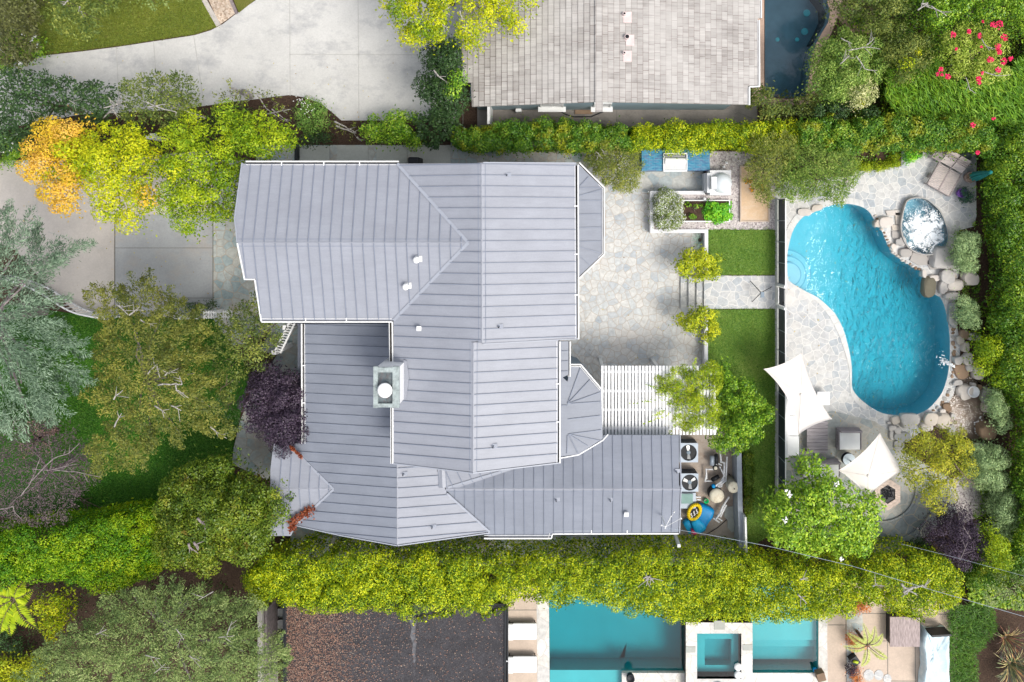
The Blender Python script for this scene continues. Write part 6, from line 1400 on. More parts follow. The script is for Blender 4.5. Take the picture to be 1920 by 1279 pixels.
def hedge(name, label, poly, zt, ze, mats, zb=0, r=.38, sp=.42, size=.15, dens=95, asp=.5, dmax=14, cat='hedge', group=None, skirt=True, **kw):
    cx, cy = ctr_of(poly); base = P(cx, cy, zb); L = Leaves(); C0 = lobes(L, poly, zt, ze, r, sp, size*.9, dens*1.1, asp, dmax=dmax, zb=zb, zv=.85, **kw)
    if skirt:   # vertical leafy sides down to the ground
        n = len(poly); q = [np.array(P(x, y, ze)) for x, y in poly]
        for i in range(n):
            a, b = q[i], q[(i+1)%n]; Lh = np.linalg.norm(b-a); k = int(Lh*max(.3,ze-zb)*dens*1.9)
            if k < 1: continue
            p = a+(b-a)*rng.random((k,1)); p[:,2] = zb+rng.random(k)*(ze-zb); nm = np.array([-(b-a)[1],(b-a)[0],0])/max(Lh,1e-6)
            cc = np.array(P(cx,cy,ze)); nm = nm if np.dot(nm, p[0]-cc) > 0 else -nm
            p -= nm*r*.55; p += rng.normal(size=(k,3))*.06; L.add(p, nm+rng.normal(size=(k,3))*.5, rng.normal(size=(k,3)), size*1.1, size*asp*1.1, 0)
    o = L.build(name, mats, None, (base.x, base.y, zb)); return tag(o, label, cat, group)
def flowers(name, pts, mat, root=None, n=7, size=.12, spread=.12, label=None):
    L = Leaves()
    for x, y, z in pts:
        c = np.array(P(x,y,z)); k = n; a = np.stack([np.cos(np.arange(k)*6.283/k), np.sin(np.arange(k)*6.283/k), np.full(k,.2)],1); L.add(c+a*size*.45+rng.normal(size=(k,3))*spread*.3, np.tile([0,0,1.],(k,1))+rng.normal(size=(k,3))*.3, a, size, size*.6)
    return L.build(name, [mat], root)
# leaf colours
G = {}
G['yellow'] = leafmat('yellow_green_leaves', [(.05,.10,.003),(.18,.25,.004),(.42,.42,.008),(.60,.50,.02)], .9, .35)
G['yellowgreen'] = leafmat('lime_green_leaves', [(.025,.07,.003),(.10,.18,.005),(.26,.33,.008),(.46,.47,.012)], .9, .35)
G['orange'] = leafmat('orange_turning_leaves', [(.22,.22,.01),(.52,.36,.02),(.68,.32,.06),(.72,.42,.10)], 1.0, .35)
G['hedge'] = leafmat('ficus_hedge_leaves', [(.008,.035,.003),(.06,.13,.005),(.26,.33,.007),(.50,.50,.011)], .6, .3, nscale=1.2, pos=[0,.28,.58,.88])
G['hedgeG'] = leafmat('green_ficus_leaves', [(.012,.045,.006),(.04,.115,.012),(.11,.21,.018),(.26,.34,.03)], .7, .3, .35, .7, cols2=[(.20,.28,.02),(.48,.48,.03)], amt2=.42)
G['hedgeL'] = leafmat('bright_green_hedge_leaves', [(.010,.05,.003),(.05,.15,.004),(.18,.28,.005),(.42,.44,.008)], 1.0, .35, nscale=.3)
G['ivy'] = leafmat('ivy_leaves', [(.008,.028,.003),(.04,.11,.008),(.13,.22,.012),(.36,.42,.03)], .8, .3, .35, .5)
G['dark'] = leafmat('dark_green_leaves', [(.006,.016,.006),(.018,.042,.012),(.035,.075,.02),(.075,.12,.03)], .8, .2, .45)
G['darkolive'] = leafmat('olive_green_leaves', [(.012,.024,.006),(.05,.08,.014),(.12,.15,.026),(.26,.26,.05)], .8, .25)
G['elm'] = leafmat('golden_olive_leaves', [(.015,.028,.006),(.06,.08,.014),(.15,.155,.025),(.28,.26,.05)], .9, .3, nscale=.7)
G['feather'] = leafmat('feathery_olive_leaves', [(.015,.03,.006),(.07,.10,.015),(.17,.19,.03),(.32,.30,.07)], .8, .3)
G['cedar'] = leafmat('blue_cedar_needles', [(.015,.035,.018),(.06,.10,.060),(.14,.20,.130),(.25,.33,.235)], .8, .15, .6)
G['greygreen'] = leafmat('grey_green_fine_leaves', [(.02,.04,.012),(.075,.12,.032),(.17,.22,.065),(.32,.35,.15)], .85, .25)
G['purple'] = leafmat('purple_leaves', [(.008,.005,.010),(.025,.016,.030),(.055,.038,.058),(.09,.065,.085)], .7, .2, .4)
G['mauve'] = leafmat('mauve_grey_twigs', [(.02,.014,.018),(.045,.032,.038),(.08,.055,.058),(.11,.08,.08)], .8, .1)
G['lemon'] = leafmat('lemon_tree_leaves', [(.04,.08,.006),(.16,.22,.01),(.38,.40,.015),(.60,.50,.02)], .8, .3)
G['lime'] = leafmat('lime_tree_leaves', [(.012,.05,.006),(.06,.15,.010),(.18,.30,.018),(.36,.45,.05)], .6, .3, .3)
G['vine'] = leafmat('yellow_vine_leaves', [(.05,.11,.006),(.15,.23,.01),(.30,.36,.015),(.42,.42,.03)], .7, .4)
G['magnolia'] = leafmat('magnolia_leaves', [(.03,.09,.01),(.11,.22,.015),(.24,.36,.025),(.42,.50,.04)], .6, .25, .3)
G['citrus'] = leafmat('glossy_citrus_leaves', [(.010,.035,.005),(.05,.09,.008),(.12,.165,.012),(.27,.26,.03)], .9, .25, .35, .8, cols2=[(.30,.16,.03),(.36,.26,.05)], amt2=.28)
G['shrubgrey'] = leafmat('sage_green_leaves', [(.05,.09,.04),(.14,.21,.09),(.24,.33,.14),(.38,.44,.20)], .6, .25)
G['grass'] = leafmat('green_blades', [(.012,.05,.003),(.045,.13,.008),(.12,.24,.012),(.24,.33,.02)], .9, .3)
G['rose'] = leafmat('rose_leaves', [(.03,.08,.015),(.09,.19,.03),(.17,.28,.05),(.28,.24,.10)], .5, .3)
G['veg'] = leafmat('vegetable_leaves', [(.03,.14,.02),(.07,.28,.02),(.18,.42,.02),(.40,.52,.03)], 1.0, .3)
G['whitebush'] = leafmat('white_flowered_leaves', [(.05,.09,.02),(.12,.17,.03),(.22,.26,.05),(.80,.80,.76),(.86,.85,.82)], .1, .2, pos=[0,.3,.66,.70,1])
G['terracottaleaf'] = leafmat('orange_succulent_leaves', [(.20,.06,.02),(.45,.15,.04),(.62,.26,.08)], .5, .2)
G['redvine'] = leafmat('rust_red_vine_leaves', [(.06,.012,.006),(.14,.03,.012),(.22,.07,.02)], .5, .25)
G['palm'] = leafmat('pale_palm_leaflets', [(.16,.20,.04),(.30,.34,.08),(.42,.44,.14)], .5, .3)
G['treefern'] = leafmat('tree_fern_leaflets', [(.10,.18,.006),(.24,.32,.008),(.42,.45,.02)], .5, .35)
# ---- upper left street trees
tree('tree', 'orange-turning tree at the far left of the yellow row', 'tree', [(18,318),(40,265),(66,250),(72,222),(110,210),(155,212),(164,238),(140,262),(125,300),(150,330),(140,385),(98,402),(62,372),(30,352)], 6.2, 4.8, [G['orange'], G['yellow']], r=.42, sp=.60, size=.15, dens=85, group='autumn trees by the driveway', keep=.9, extra=lambda L: lobes(L, [(95,255),(150,240),(160,330),(120,370),(70,330)], 6.1, 5, .4, .6, .17, 55, .5, 1))
tree('tree', 'bright yellow tree in the middle of the row by the driveway', 'tree', [(108,262),(130,240),(190,232),(205,222),(258,224),(288,262),(290,312),(270,342),(290,392),(255,412),(240,441),(196,432),(150,384),(138,340),(112,318)], 6.8, 5, [G['yellow'], G['orange']], r=.42, sp=.60, size=.15, dens=85, group='autumn trees by the driveway', extra=lambda L: lobes(L, [(248,330),(285,335),(280,390),(250,390)], 6.2, 5.5, .4, .6, .17, 40, .5, 1))
tree('tree', 'yellow-green tree in the row touching the house roof', 'tree', [(290,270),(312,225),(352,217),(380,203),(448,192),(510,212),(536,235),(544,282),(505,300),(455,306),(446,330),(442,408),(418,418),(372,396),(352,442),(300,418),(282,390),(278,345)], 7.0, 5, [G['yellowgreen'], G['yellow']], r=.42, sp=.60, size=.15, dens=85, group='autumn trees by the driveway', extra=lambda L: lobes(L, [(295,280),(350,260),(360,380),(310,370)], 6.6, 5.6, .4, .9, .17, 45, .5, 1))
tree('tree', 'dark green leafy tree at the far left below the driveway', 'tree', [(-40,150),(20,130),(55,134),(95,148),(140,158),(215,162),(222,175),(195,205),(180,240),(150,215),(100,212),(62,250),(30,285),(-40,300)], 5.2, 3.6, [G['dark']], 'spray', sp=.42, size=.15, n=30, length=1.0, wid=.25, dirj=.9, layers=2, group='trees along the driveway bed', segs=[[(130,188,5),(142,196,5)],[(50,207,5),(75,212,5)]], segr=.02)
tree('birch_tree', 'olive white-branched birch between the dark tree and the yellow trees', 'tree', [(228,140),(250,134),(262,146),(290,142),(322,128),(335,145),(355,150),(372,168),(362,190),(372,215),(330,232),(280,230),(232,222),(218,195),(232,170)], 5.6, 4, [G['darkolive']], 'spray', sp=.42, size=.13, n=30, length=.9, wid=.24, dirj=.9, layers=2, bark='palebark', group='trees along the driveway bed', segs=[[(194,222,4.5),(215,200,5),(228,178,5.4)],[(203,183,5),(212,198,5)],[(195,202,5),(215,198,5),(235,190,5.2)],[(272,190,5.8),(298,202,5.8),(330,210,5.6),(328,222,5)],[(340,205,5),(386,222,4.8)],[(352,222,4.5),(378,230,4.5)],[(275,201,5.8),(312,195,5.8)],[(212,205,5),(222,222,4.6)]], segr=.032)
tree('tree', 'thin grey-branched sapling beside the yellow-green tree', 'tree', [(392,165),(410,152),(430,156),(470,150),(500,162),(500,182),(470,190),(440,195),(405,192)], 3.6, 2.8, [G['feather']], 'spray', sp=.5, size=.13, n=16, length=.7, wid=.2, dirj=1, layers=1, bark='palebark', group='trees along the driveway bed')
shrub('shrub', 'sparse twiggy shrub with white bare stems on brown mulch', [(478,180),(500,160),(520,168),(545,180),(545,215),(520,232),(492,215)], 2.0, 1.0, [G['feather']], kind='spray', sp=.5, size=.12, n=12, length=.6, wid=.2, dirj=1, layers=1, group='shrubs in the mulch bed', segs=[[(484,180,2.6),(500,205,2),(540,230,.6)],[(510,205,2),(545,232,.5)],[(500,215,2),(545,205,2)]], segm='palebark')
rs_ = shrub('rose_bush', 'bushy rose with white blooms on the brown mulch', [(552,190),(575,182),(600,192),(612,212),(608,238),(580,250),(555,240),(548,215)], 1.7, .8, [G['rose']], r=.3, sp=.4, size=.12, dens=80, group='shrubs in the mulch bed'); flowers('blossoms', [(563,186,1.8),(569,191,1.8),(573,192,1.8),(560,191,1.8),(582,212,1.8)], M['petalw'], rs_, size=.07, spread=.5)
shrub('shrub', 'low dark green shrub beside the side walk slabs', [(545,250),(580,245),(620,250),(635,262),(600,272),(560,273)], 1.1, .6, [G['dark']], r=.3, sp=.4, size=.12, dens=85, group='shrubs in the mulch bed')
shrub('shrub', 'sprawling shrub with bare white stems near the wavy bed corner', [(605,225),(640,215),(665,228),(672,250),(640,262),(612,250)], 1.3, .6, [G['feather']], kind='spray', sp=.45, size=.11, n=14, length=.5, layers=1, dirj=1, group='shrubs in the mulch bed', segs=[[(628,228,1.4),(645,238,1.3),(668,250,.8)],[(630,235,1.4),(650,244,1.2),(668,250,.8)],[(668,258,1),(678,265,.7)]], segr=.045, segm='palebark')
shrub('shrub', 'wide glossy green shrub spilling over the side walk slabs', [(668,225),(690,212),(712,215),(735,208),(780,215),(785,250),(800,275),(760,277),(700,273),(680,265),(664,245)], 2.2, 1.2, [G['lime'], G['yellowgreen']], r=.35, sp=.42, size=.15, dens=85, group='shrubs along the side walk')
shrub('shrub', 'dark spiky shrub between the glossy shrub and ivy hedge', [(785,205),(830,208),(862,222),(850,250),(835,274),(800,275),(785,250)], 2.2, 1.2, [G['dark']], kind='spray', sp=.4, size=.18, n=26, length=.8, layers=2, group='shrubs along the side walk')
tree('tree', 'tall dark green tree squeezed against the shake roof', 'tree', [(790,140),(800,88),(815,60),(855,62),(866,100),(866,155),(880,160),(884,200),(862,222),(838,216),(805,205),(782,180),(776,165)], 5.4, 3.4, [G['dark'], G['lime']], r=.42, sp=.48, size=.15, dens=80, segs=[[(812,132,5.4),(828,147,5.4),(850,158,5)],[(853,190,4.5),(851,230,1)]], segr=.04, extra=lambda L: lobes(L, [(830,80),(862,90),(880,200),(830,200)], 5.5, 4.5, .4, 1.0, .15, 70, .5, 1))
tree('tree', 'vivid yellow-green tree overhanging the shake roof at the photo top', 'tree', [(703,10),(715,-60),(830,-60),(1005,-60),(1008,15),(990,22),(985,60),(975,85),(958,75),(948,50),(935,40),(925,62),(930,75),(905,85),(895,102),(868,92),(845,85),(830,85),(800,75),(770,70),(755,85),(735,70),(730,45),(705,30)], 7.2, 5.6, [G['yellow'], G['yellowgreen']], r=.40, sp=.58, size=.15, dens=80, keep=.88, segs=[[(825,18,7),(843,28,7)],[(828,45,6.8),(840,52,6.8)],[(862,20,7),(868,40,6.8)]], segr=.035, ctr=(830,-30), extra=lambda L: lobes(L, [(715,-40),(820,-40),(830,70),(740,60)], 7.0, 6, .4, .8, .16, 50, .5, 1))
tree('tree', 'dark brown-green tree filling the top left corner', 'tree', [(-60,-60),(75,-60),(80,20),(72,50),(60,80),(75,105),(40,118),(0,120),(-60,118)], 5.5, 3.5, [leafmat('dusky_leaves', [(.012,.016,.008),(.04,.045,.014),(.08,.085,.025),(.12,.14,.04)], .8, .2)], 'spray', ctr=(-80,-40), sp=.42, size=.15, n=28, length=.9, dirj=.9, layers=2)
w_ = shrub('flowering_shrub', 'green shrub with white and yellow blooms by the driveway entry', [(-30,70),(30,55),(70,62),(76,95),(60,110),(20,124),(-30,122)], 1.8, 1.0, [G['lime']], r=.35, sp=.45, size=.15, dens=75, cat='shrub'); flowers('blossoms', [(5,93,2),(36,117,1.9),(57,77,2),(65,68,2),(28,108,1.9),(68,86,2),(43,66,2)], M['petalw'], w_, size=.14)
tree('tree', 'olive drooping tree overhanging the top-left lawn', 'tree', [(78,-60),(235,-60),(232,0),(205,20),(190,45),(165,65),(135,70),(118,55),(100,52),(85,30)], 6.2, 4.6, [G['darkolive']], 'spray', ctr=(20,-60), sp=.45, size=.13, n=30, length=1.0, wid=.22, dirj=.8, layers=2, segs=[[(128,2,6.4),(118,10,6.3)],[(150,12,6),(148,22,6)]], segr=.03)
tree('tree', 'small grey-green tree at the top edge above the dry lawn', 'tree', [(235,-60),(340,-60),(330,0),(300,15),(270,20),(238,12)], 5.0, 3.8, [G['greygreen']], 'spray', ctr=(180,-75), sp=.5, size=.13, n=22, length=.9, layers=1)
r_ = shrub('rose_bush', 'shrub with small white flowers at the far left edge', [(-40,250),(10,248),(38,262),(48,285),(35,305),(0,318),(-40,318)], 1.8, 1.0, [G['lime']], r=.3, sp=.4, size=.12, dens=80); flowers('blossoms', [(7,262,2),(26,267,2),(20,280,2),(44,307,1.9),(30,250,2),(5,283,2)], M['petalw'], r_, size=.1)
# ---- left
segs = []
tree('blue_cedar', 'large blue-green cedar with feathery boughs at the left edge', 'tree', [(-60,420),(0,410),(30,392),(50,400),(60,425),(66,440),(98,402),(98,414),(72,452),(92,472),(125,468),(162,440),(172,452),(142,470),(108,495),(96,515),(84,532),(76,548),(84,570),(92,592),(115,622),(140,640),(128,670),(148,708),(138,722),(108,700),(120,740),(105,780),(85,800),(70,770),(55,805),(30,790),(0,800),(-60,800)], 8.6, 6.0, [G['cedar']], 'spray', sp=.85, size=.16, n=185, asp=.22, length=2.3, wid=.25, dirj=.35, droop=.35, layers=2, bark='greybark', tr=.3, ctr=(-20,600), segs=[[(-20,600,7.6),(40,540,7.4),(90,480,7)],[(-20,600,7.6),(45,580,7.2),(48,560,7.2)],[(-20,600,7.6),(30,670,7.2),(40,720,7)],[(-20,560,7.5),(10,520,7.4)]], segr=.05, segm='greybark')
tree('chinese_elm', 'big golden-olive elm with pale crooked limbs over the dark lawn', 'tree', [(165,560),(175,535),(205,540),(230,545),(240,515),(262,525),(280,520),(290,545),(330,555),(360,575),(390,600),(385,640),(395,680),(400,720),(405,760),(440,800),(435,825),(395,810),(350,800),(325,850),(300,815),(280,850),(265,885),(235,880),(210,870),(190,895),(170,875),(150,850),(170,820),(205,810),(190,770),(145,755),(180,720),(185,690),(180,650),(185,610)], 7.4, 5.0, [G['elm']], 'spray', sp=.55, size=.115, n=88, asp=.42, length=1.25, wid=.20, dirj=.7, layers=2, bark='greybark', tr=.24, segs=[[(297,721,7.3),(330,720,7.4),(342,722,7.4),(336,705,7.3)],[(330,722,7.3),(330,732,7.3),(345,737,7.2)],[(278,700,7.3),(295,682,7.3)],[(294,682,7.3),(300,708,7.2)],[(308,705,7.2),(318,696,7.2)],[(212,748,7),(230,732,7)],[(215,800,6.6),(228,775,6.8)],[(290,760,7),(310,775,7)],[(322,760,6.8),(340,770,6.7)],[(218,570,6.8),(240,590,6.8)],[(243,590,6.8),(262,575,6.6)],[(262,600,6.8),(290,612,6.5)],[(395,800,5.5),(425,822,5)]], segr=.034)
tree('tree', 'olive-green shrubby tree between the elm and the house', 'tree', [(400,600),(440,578),(470,560),(490,545),(500,575),(530,605),(525,640),(505,660),(500,690),(470,700),(445,715),(440,750),(415,760),(398,720),(402,660)], 4.6, 3.2, [G['darkolive']], 'spray', sp=.42, size=.12, n=32, length=.8, wid=.22, dirj=.9, layers=2, segs=[[(412,740,4.2),(415,728,4.4),(438,712,4.5)]], segr=.025, segm='bark')
pf_ = tree('tree', 'yellowish wispy treetop beside the white diagonal arbour', 'tree', [(430,620),(470,605),(500,620),(510,650),(480,670),(440,680),(425,650)], 4.9, 4.0, [G['feather']], 'spray', sp=.5, size=.11, n=22, length=.7, layers=1, dirj=1)
shrub('clipped_hedge', 'low clipped dark hedge at the foot of the garage apron', [(338,566),(398,568),(398,582),(340,580)], .9, .7, [G['dark'], G['lime']], r=.22, sp=.25, size=.10, dens=140, cat='hedge')
shrub('shrub', 'dark ferny undergrowth between the elm and the purple tree', [(385,740),(430,750),(450,690),(460,760),(440,810),(400,800)], 1.8, 1.0, [G['dark']], kind='spray', sp=.45, size=.12, n=24, length=.7, layers=1)
tree('purple_leaf_tree', 'dense dark purple-leaved tree against the lower roof edge', 'tree', [(462,705),(485,690),(520,684),(545,700),(562,728),(578,745),(576,780),(570,800),(572,830),(545,832),(535,850),(512,858),(505,835),(478,822),(462,800),(452,770),(448,740)], 4.7, 3.4, [G['purple']], r=.40, sp=.40, size=.13, dens=110, bark='greybark')
tree('bare_tree', 'half-bare mauve tree with grey twigs at the left edge', 'tree', [(-60,800),(20,790),(60,800),(95,785),(120,800),(150,830),(180,870),(200,895),(160,905),(150,930),(130,965),(100,985),(60,980),(0,990),(-60,990)], 4.8, 3.6, [G['mauve']], 'spray', sp=.42, size=.12, n=26, asp=.3, length=1.0, wid=.25, dirj=.8, layers=2, bark='greybark', segs=[[(60,900,4.8),(100,860,5),(130,850,4.9),(150,830,4.8)],[(100,880,4.8),(140,885,4.9),(190,895,4.6)],[(60,880,4.8),(90,882,4.9),(145,870,4.9)],[(0,955,4.6),(25,950,4.7),(28,965,4.6)],[(40,930,4.7),(60,900,4.8),(75,860,4.8)]], segr=.03, segm='greybark')
tree('tree', 'pinkish-brown dry shrub top below the cedar', 'tree', [(45,800),(95,780),(100,810),(85,850),(50,860),(25,840)], 3.6, 2.8, [leafmat('pinkish_dry_leaves', [(.08,.05,.045),(.18,.11,.09),(.28,.18,.14)], .6, .1)], 'spray', sp=.45, size=.11, n=26, asp=.3, length=.7, layers=1)
twr = thing('fallen_branch', 'bare brown forked branch lying at the lower edge of the dark lawn', 'branch', (P(160,945,.3).x, P(160,945,.3).y, 0)); twigs(twr, [[(132,940,.3),(145,955,.3),(165,958,.3)],[(140,925,.35),(165,942,.3),(195,955,.25)],[(150,935,.3),(170,950,.3)]], .035, M['bark'])
hedge('tall_hedge', 'tall bright green hedge band at lower left behind the dark lawn', [(-60,1005),(60,988),(130,982),(200,968),(290,962),(300,990),(310,1040),(280,1085),(240,1105),(200,1120),(130,1095),(60,1090),(10,1105),(-60,1110)], 3.4, 2.6, [G['hedgeL']], r=.36, sp=.44, size=.15, dens=80, dmax=30)
tree('citrus_tree', 'glossy rounded tree with rusty leaf tips between lawn and hedge', 'tree', [(290,935),(310,905),(350,885),(375,868),(415,870),(440,885),(470,905),(490,900),(515,912),(530,895),(550,912),(552,940),(545,965),(535,990),(510,1000),(500,1020),(470,1040),(450,1075),(420,1060),(380,1075),(340,1070),(310,1085),(295,1040),(290,985)], 5.6, 4.0, [G['citrus']], r=.48, sp=.50, size=.16, dens=80, tr=.2, segs=[[(372,972,5.6),(392,990,5.5)],[(365,1015,5.4),(372,1030,5.3)],[(355,1020,5.4),(360,1032,5.3)]], segr=.06, segm='greybark')
tree('tree', 'wispy grey-green tree filling the bottom left of the photo', 'tree', [(60,1235),(100,1200),(125,1175),(180,1160),(200,1115),(250,1120),(290,1092),(340,1100),(365,1110),(395,1115),(430,1125),(470,1115),(500,1130),(470,1150),(520,1200),(535,1230),(520,1340),(0,1340),(30,1270)], 6.0, 4.2, [G['greygreen']], 'spray', sp=.58, size=.115, n=100, asp=.35, length=1.3, wid=.20, dirj=.8, layers=2, bark='greybark', tr=.22, segs=[[(425,1190,5.8),(435,1165,5.8)],[(410,1195,5.8),(440,1192,5.8)],[(272,1228,6),(300,1235,6)],[(330,1180,6),(345,1200,6)],[(290,1262,5.8),(310,1245,5.8)],[(180,1190,5.6),(200,1180,5.6)],[(400,1110,5.3),(372,1125,5.4)],[(355,1230,5.9),(375,1240,5.9)]], segr=.025)
tree('tree', 'yellow-leaved small tree beside the tree fern', 'tree', [(75,1110),(110,1115),(120,1150),(122,1195),(105,1215),(82,1210),(78,1180),(60,1140)], 3.4, 2.6, [G['yellow']], r=.35, sp=.45, size=.15, dens=60)
shrub('shrub', 'yellow-green shrub in the bottom left corner', [(-40,1255),(20,1240),(60,1230),(80,1250),(60,1340),(-40,1340)], 2.2, 1.4, [G['lemon']], r=.35, sp=.45, size=.15, dens=70)
shrub('shrub', 'dark green shrub at the left edge below the tree fern', [(-40,1175),(20,1185),(40,1215),(35,1240),(-40,1240)], 1.4, .8, [G['dark']], r=.3, sp=.4, size=.13, dens=70)
# fronded plants
def fronds(name, label, cat, ctr, zc, ends, mat, wid=.22, n=26, size=.2, asp=.25, zb=0, trunkr=.12, sag=.5):
    c = P(*ctr, zc); root = thing(name, label, cat, (c.x, c.y, zb)); 
    for (x, y, ze) in ends:
        e = P(x, y, ze); L = Leaves(); mb = MB(); pts = []
        for i in range(9): t = i/8; q = c.lerp(e, t); q.z += sag*math.sin(math.pi*t)*.5; pts.append(q)
        mb.path(pts, .022, 5, .008); d = (e-c); d.z = 0; d.normalize(); sd = np.array([-d.y, d.x, 0]); dd = np.array(d)
        for s in (-1,1):
            t = np.linspace(.12,1,n); k = n; base = np.array([list(c.lerp(e,tt)) for tt in t]); base[:,2] += sag*np.sin(math.pi*t)*.5; w = wid*np.sin(math.pi*np.clip(t*.85+.12,0,1))+.03
            ctrp = base+(sd*s)*w[:,None]*.5+dd*.04; ax = np.tile(sd*s+dd*.45,(k,1))+np.array([0,0,-.25])+rng.normal(size=(k,3))*.06; nm = np.tile([0,0,1.],(k,1))+rng.normal(size=(k,3))*.12; L.add(ctrp, nm, ax, w*1.1, np.maximum(w*asp,.03))
        fr = L.build('frond', [mat], root); mb.build('rib', M['bark'], fr)
    mb = MB(); mb.path([Vector((c.x,c.y,zb)), c], trunkr, 8, trunkr*.8); mb.build('trunk', M['bark'], root); return root
fronds('tree_fern', 'lime tree fern with broad fronds at the bottom left edge', 'tree fern', (28,1122), 2.6, [(68,1178,2.4),(0,1185,2.4),(-30,1150,2.4),(60,1108,2.5),(-20,1100,2.5),(45,1088,2.5),(20,1190,2.0)], G['treefern'], wid=.42, n=17, asp=.34)
fronds('potted_palm', 'pale feathery palm growing on the tan neighbour patio', 'palm', (1626,1210), 1.3, [(1619,1170,1.6),(1640,1176,1.5),(1654,1190,1.4),(1662,1234,1.3),(1616,1248,1.2),(1583,1212,1.3),(1590,1188,1.4)], G['palm'], wid=.20, n=34, asp=.16, trunkr=.08)
shrub('succulent', 'orange branching succulent at the foot of the pale palm', [(1586,1195),(1600,1190),(1618,1192),(1630,1208),(1628,1222),(1610,1226),(1594,1216)], .8, .5, [G['terracottaleaf']], r=.2, sp=.22, size=.11, dens=150, cat='succulent', asp=.3, group='orange succulents on the tan patio')
shrub('succulent', 'orange rosette succulent directly below the tall hedge', [(1595,1132),(1620,1128),(1638,1138),(1632,1152),(1612,1155),(1600,1148)], .8, .5, [G['terracottaleaf']], r=.2, sp=.22, size=.12, dens=150, cat='succulent', asp=.3, group='orange succulents on the tan patio')
shrub('succulent', 'purple and orange succulents at the bottom of the grey planting strip', [(1594,1258),(1612,1254),(1620,1270),(1618,1300),(1596,1300)], .7, .4, [G['terracottaleaf'], G['purple']], r=.2, sp=.22, size=.11, dens=130, cat='succulent', asp=.3, extra=lambda L: lobes(L, [(1590,1252),(1612,1250),(1612,1268),(1594,1268)], .75, .5, .2, .22, .11, 120, .4, 1))
def blades(name, label, cat, ctr, zb, nb, length, wd, mats, arc=(0,6.283), lean=.7, group=None):
    c = np.array(P(*ctr, zb)); L = Leaves(); segn = 5
    for i in range(nb):
        a = rng.uniform(*arc); l = length*rng.uniform(.6,1.15); d = np.array([math.cos(a), math.sin(a), 0]); ln = lean*rng.uniform(.7,1.2); m = rng.integers(0, len(mats))
        prev = c+d*.05; ang = 1.2
        for j in range(segn):
            ang = 1.25-ln*1.3*(j+1)/segn; nx = prev+(d*math.cos(ang)+np.array([0,0,math.sin(ang)]))*l/segn; mid = (prev+nx)/2; ax = nx-prev; sdv = np.array([-d[1],d[0],0]); nm = np.cross(ax, sdv); nm = nm if nm[2] > 0 else -nm
            L.add(mid[None], nm[None], ax[None], l/segn*1.35, wd*(1-.75*j/segn), m); prev = nx
    root = thing(name, label, cat, tuple(c), group); L.build('leaves', mats, root); mb = MB(); mb.lathe(tuple(c), [(.1,0),(.08,.12),(.02,.14)], 10); mb.build('crown_base', M['bark'], root); return root
G['flax'] = leafmat('bronze_flax_blades', [(.03,.05,.02),(.12,.15,.06),(.34,.28,.12),(.40,.18,.08)], .3, .2)
blades('flax_plant', 'large bronze-edged flax clump at the bottom right', 'plant', (1890,1240), 0, 110, 2.0, .075, [G['flax'], leafmat('dark_flax_blades', [(.015,.02,.015),(.06,.06,.05),(.10,.13,.05)], .3, .2)], lean=.75, group='flax clumps at the bottom right')
blades('flax_plant', 'dark flax clump above the large bronze one', 'plant', (1882,1192), 0, 60, 1.4, .06, [leafmat('maroon_flax_blades', [(.03,.02,.02),(.10,.06,.05),(.30,.12,.06)], .3, .2), G['flax']], lean=.7, group='flax clumps at the bottom right')
blades('agave', 'grey-blue spiky plant against the white retaining wall', 'plant', (1312,450), 0, 60, .75, .045, [leafmat('greyblue_blades', [(.16,.24,.20),(.30,.38,.33)], .3, .2)], lean=.8)
# ---- hedges
hedge('tall_hedge', 'long tall yellow-green ficus hedge below the house', [(452,1090),(470,1062),(500,1048),(560,1040),(600,1045),(640,1028),(665,1026),(690,1040),(740,1045),(800,1036),(870,1042),(940,1048),(1020,1044),(1100,1046),(1180,1040),(1225,1030),(1260,1038),(1330,1040),(1400,1046),(1460,1058),(1540,1064),(1640,1058),(1720,1046),(1790,1055),(1812,1089),(1818,1119),(1800,1137),(1770,1151),(1740,1159),(1700,1149),(1660,1137),(1620,1139),(1590,1157),(1540,1167),(1500,1169),(1440,1167),(1400,1171),(1330,1164),(1270,1169),(1220,1161),(1180,1149),(1120,1137),(1080,1121),(1040,1137),(1010,1134),(960,1131),(900,1155),(850,1145),(770,1161),(700,1147),(640,1151),(560,1144),(500,1127),(470,1135)], 3.3, 2.6, [G['hedge']], r=.36, sp=.42, size=.14, dens=98, dmax=22)
def bits(label_, cat_, segs, z, r, m='palebark'):
    t = thing('bare_branches', label_, cat_, tuple(P(segs[0][0][0], segs[0][0][1], z-.5))); twigs(t, [[(x,y,z) for x,y in s] for s in segs], r, M[m]); return t
bits('bare pale forked branch sticking out of the tall hedge top', 'branch', [[(1205,1085),(1215,1080),(1226,1092)],[(1215,1082),(1212,1098)],[(1210,1088),(1220,1079)]], 4.45, .04)
bits('pale branches poking out of the right end of the tall hedge', 'branch', [[(1690,1095),(1705,1105),(1700,1115)],[(1705,1105),(1725,1098),(1738,1100)],[(1694,1110),(1712,1104)]], 4.5, .055)
bits('single pale bare stub near the middle right of the tall hedge', 'branch', [[(1497,1114),(1512,1132)],[(1500,1086),(1515,1084)],[(1636,1100),(1645,1094)]], 4.4, .04)
hedge('ivy_hedge', 'green ficus hedge between the house side path and shake-roofed house', [(842,240),(870,238),(930,228),(1000,226),(1060,222),(1110,228),(1160,232),(1190,240),(1190,285),(1150,280),(1090,284),(1000,283),(950,280),(900,284),(860,282),(842,270)], 2.3, 1.7, [G['hedgeG']], r=.32, sp=.36, size=.15, dens=105, dmax=14)
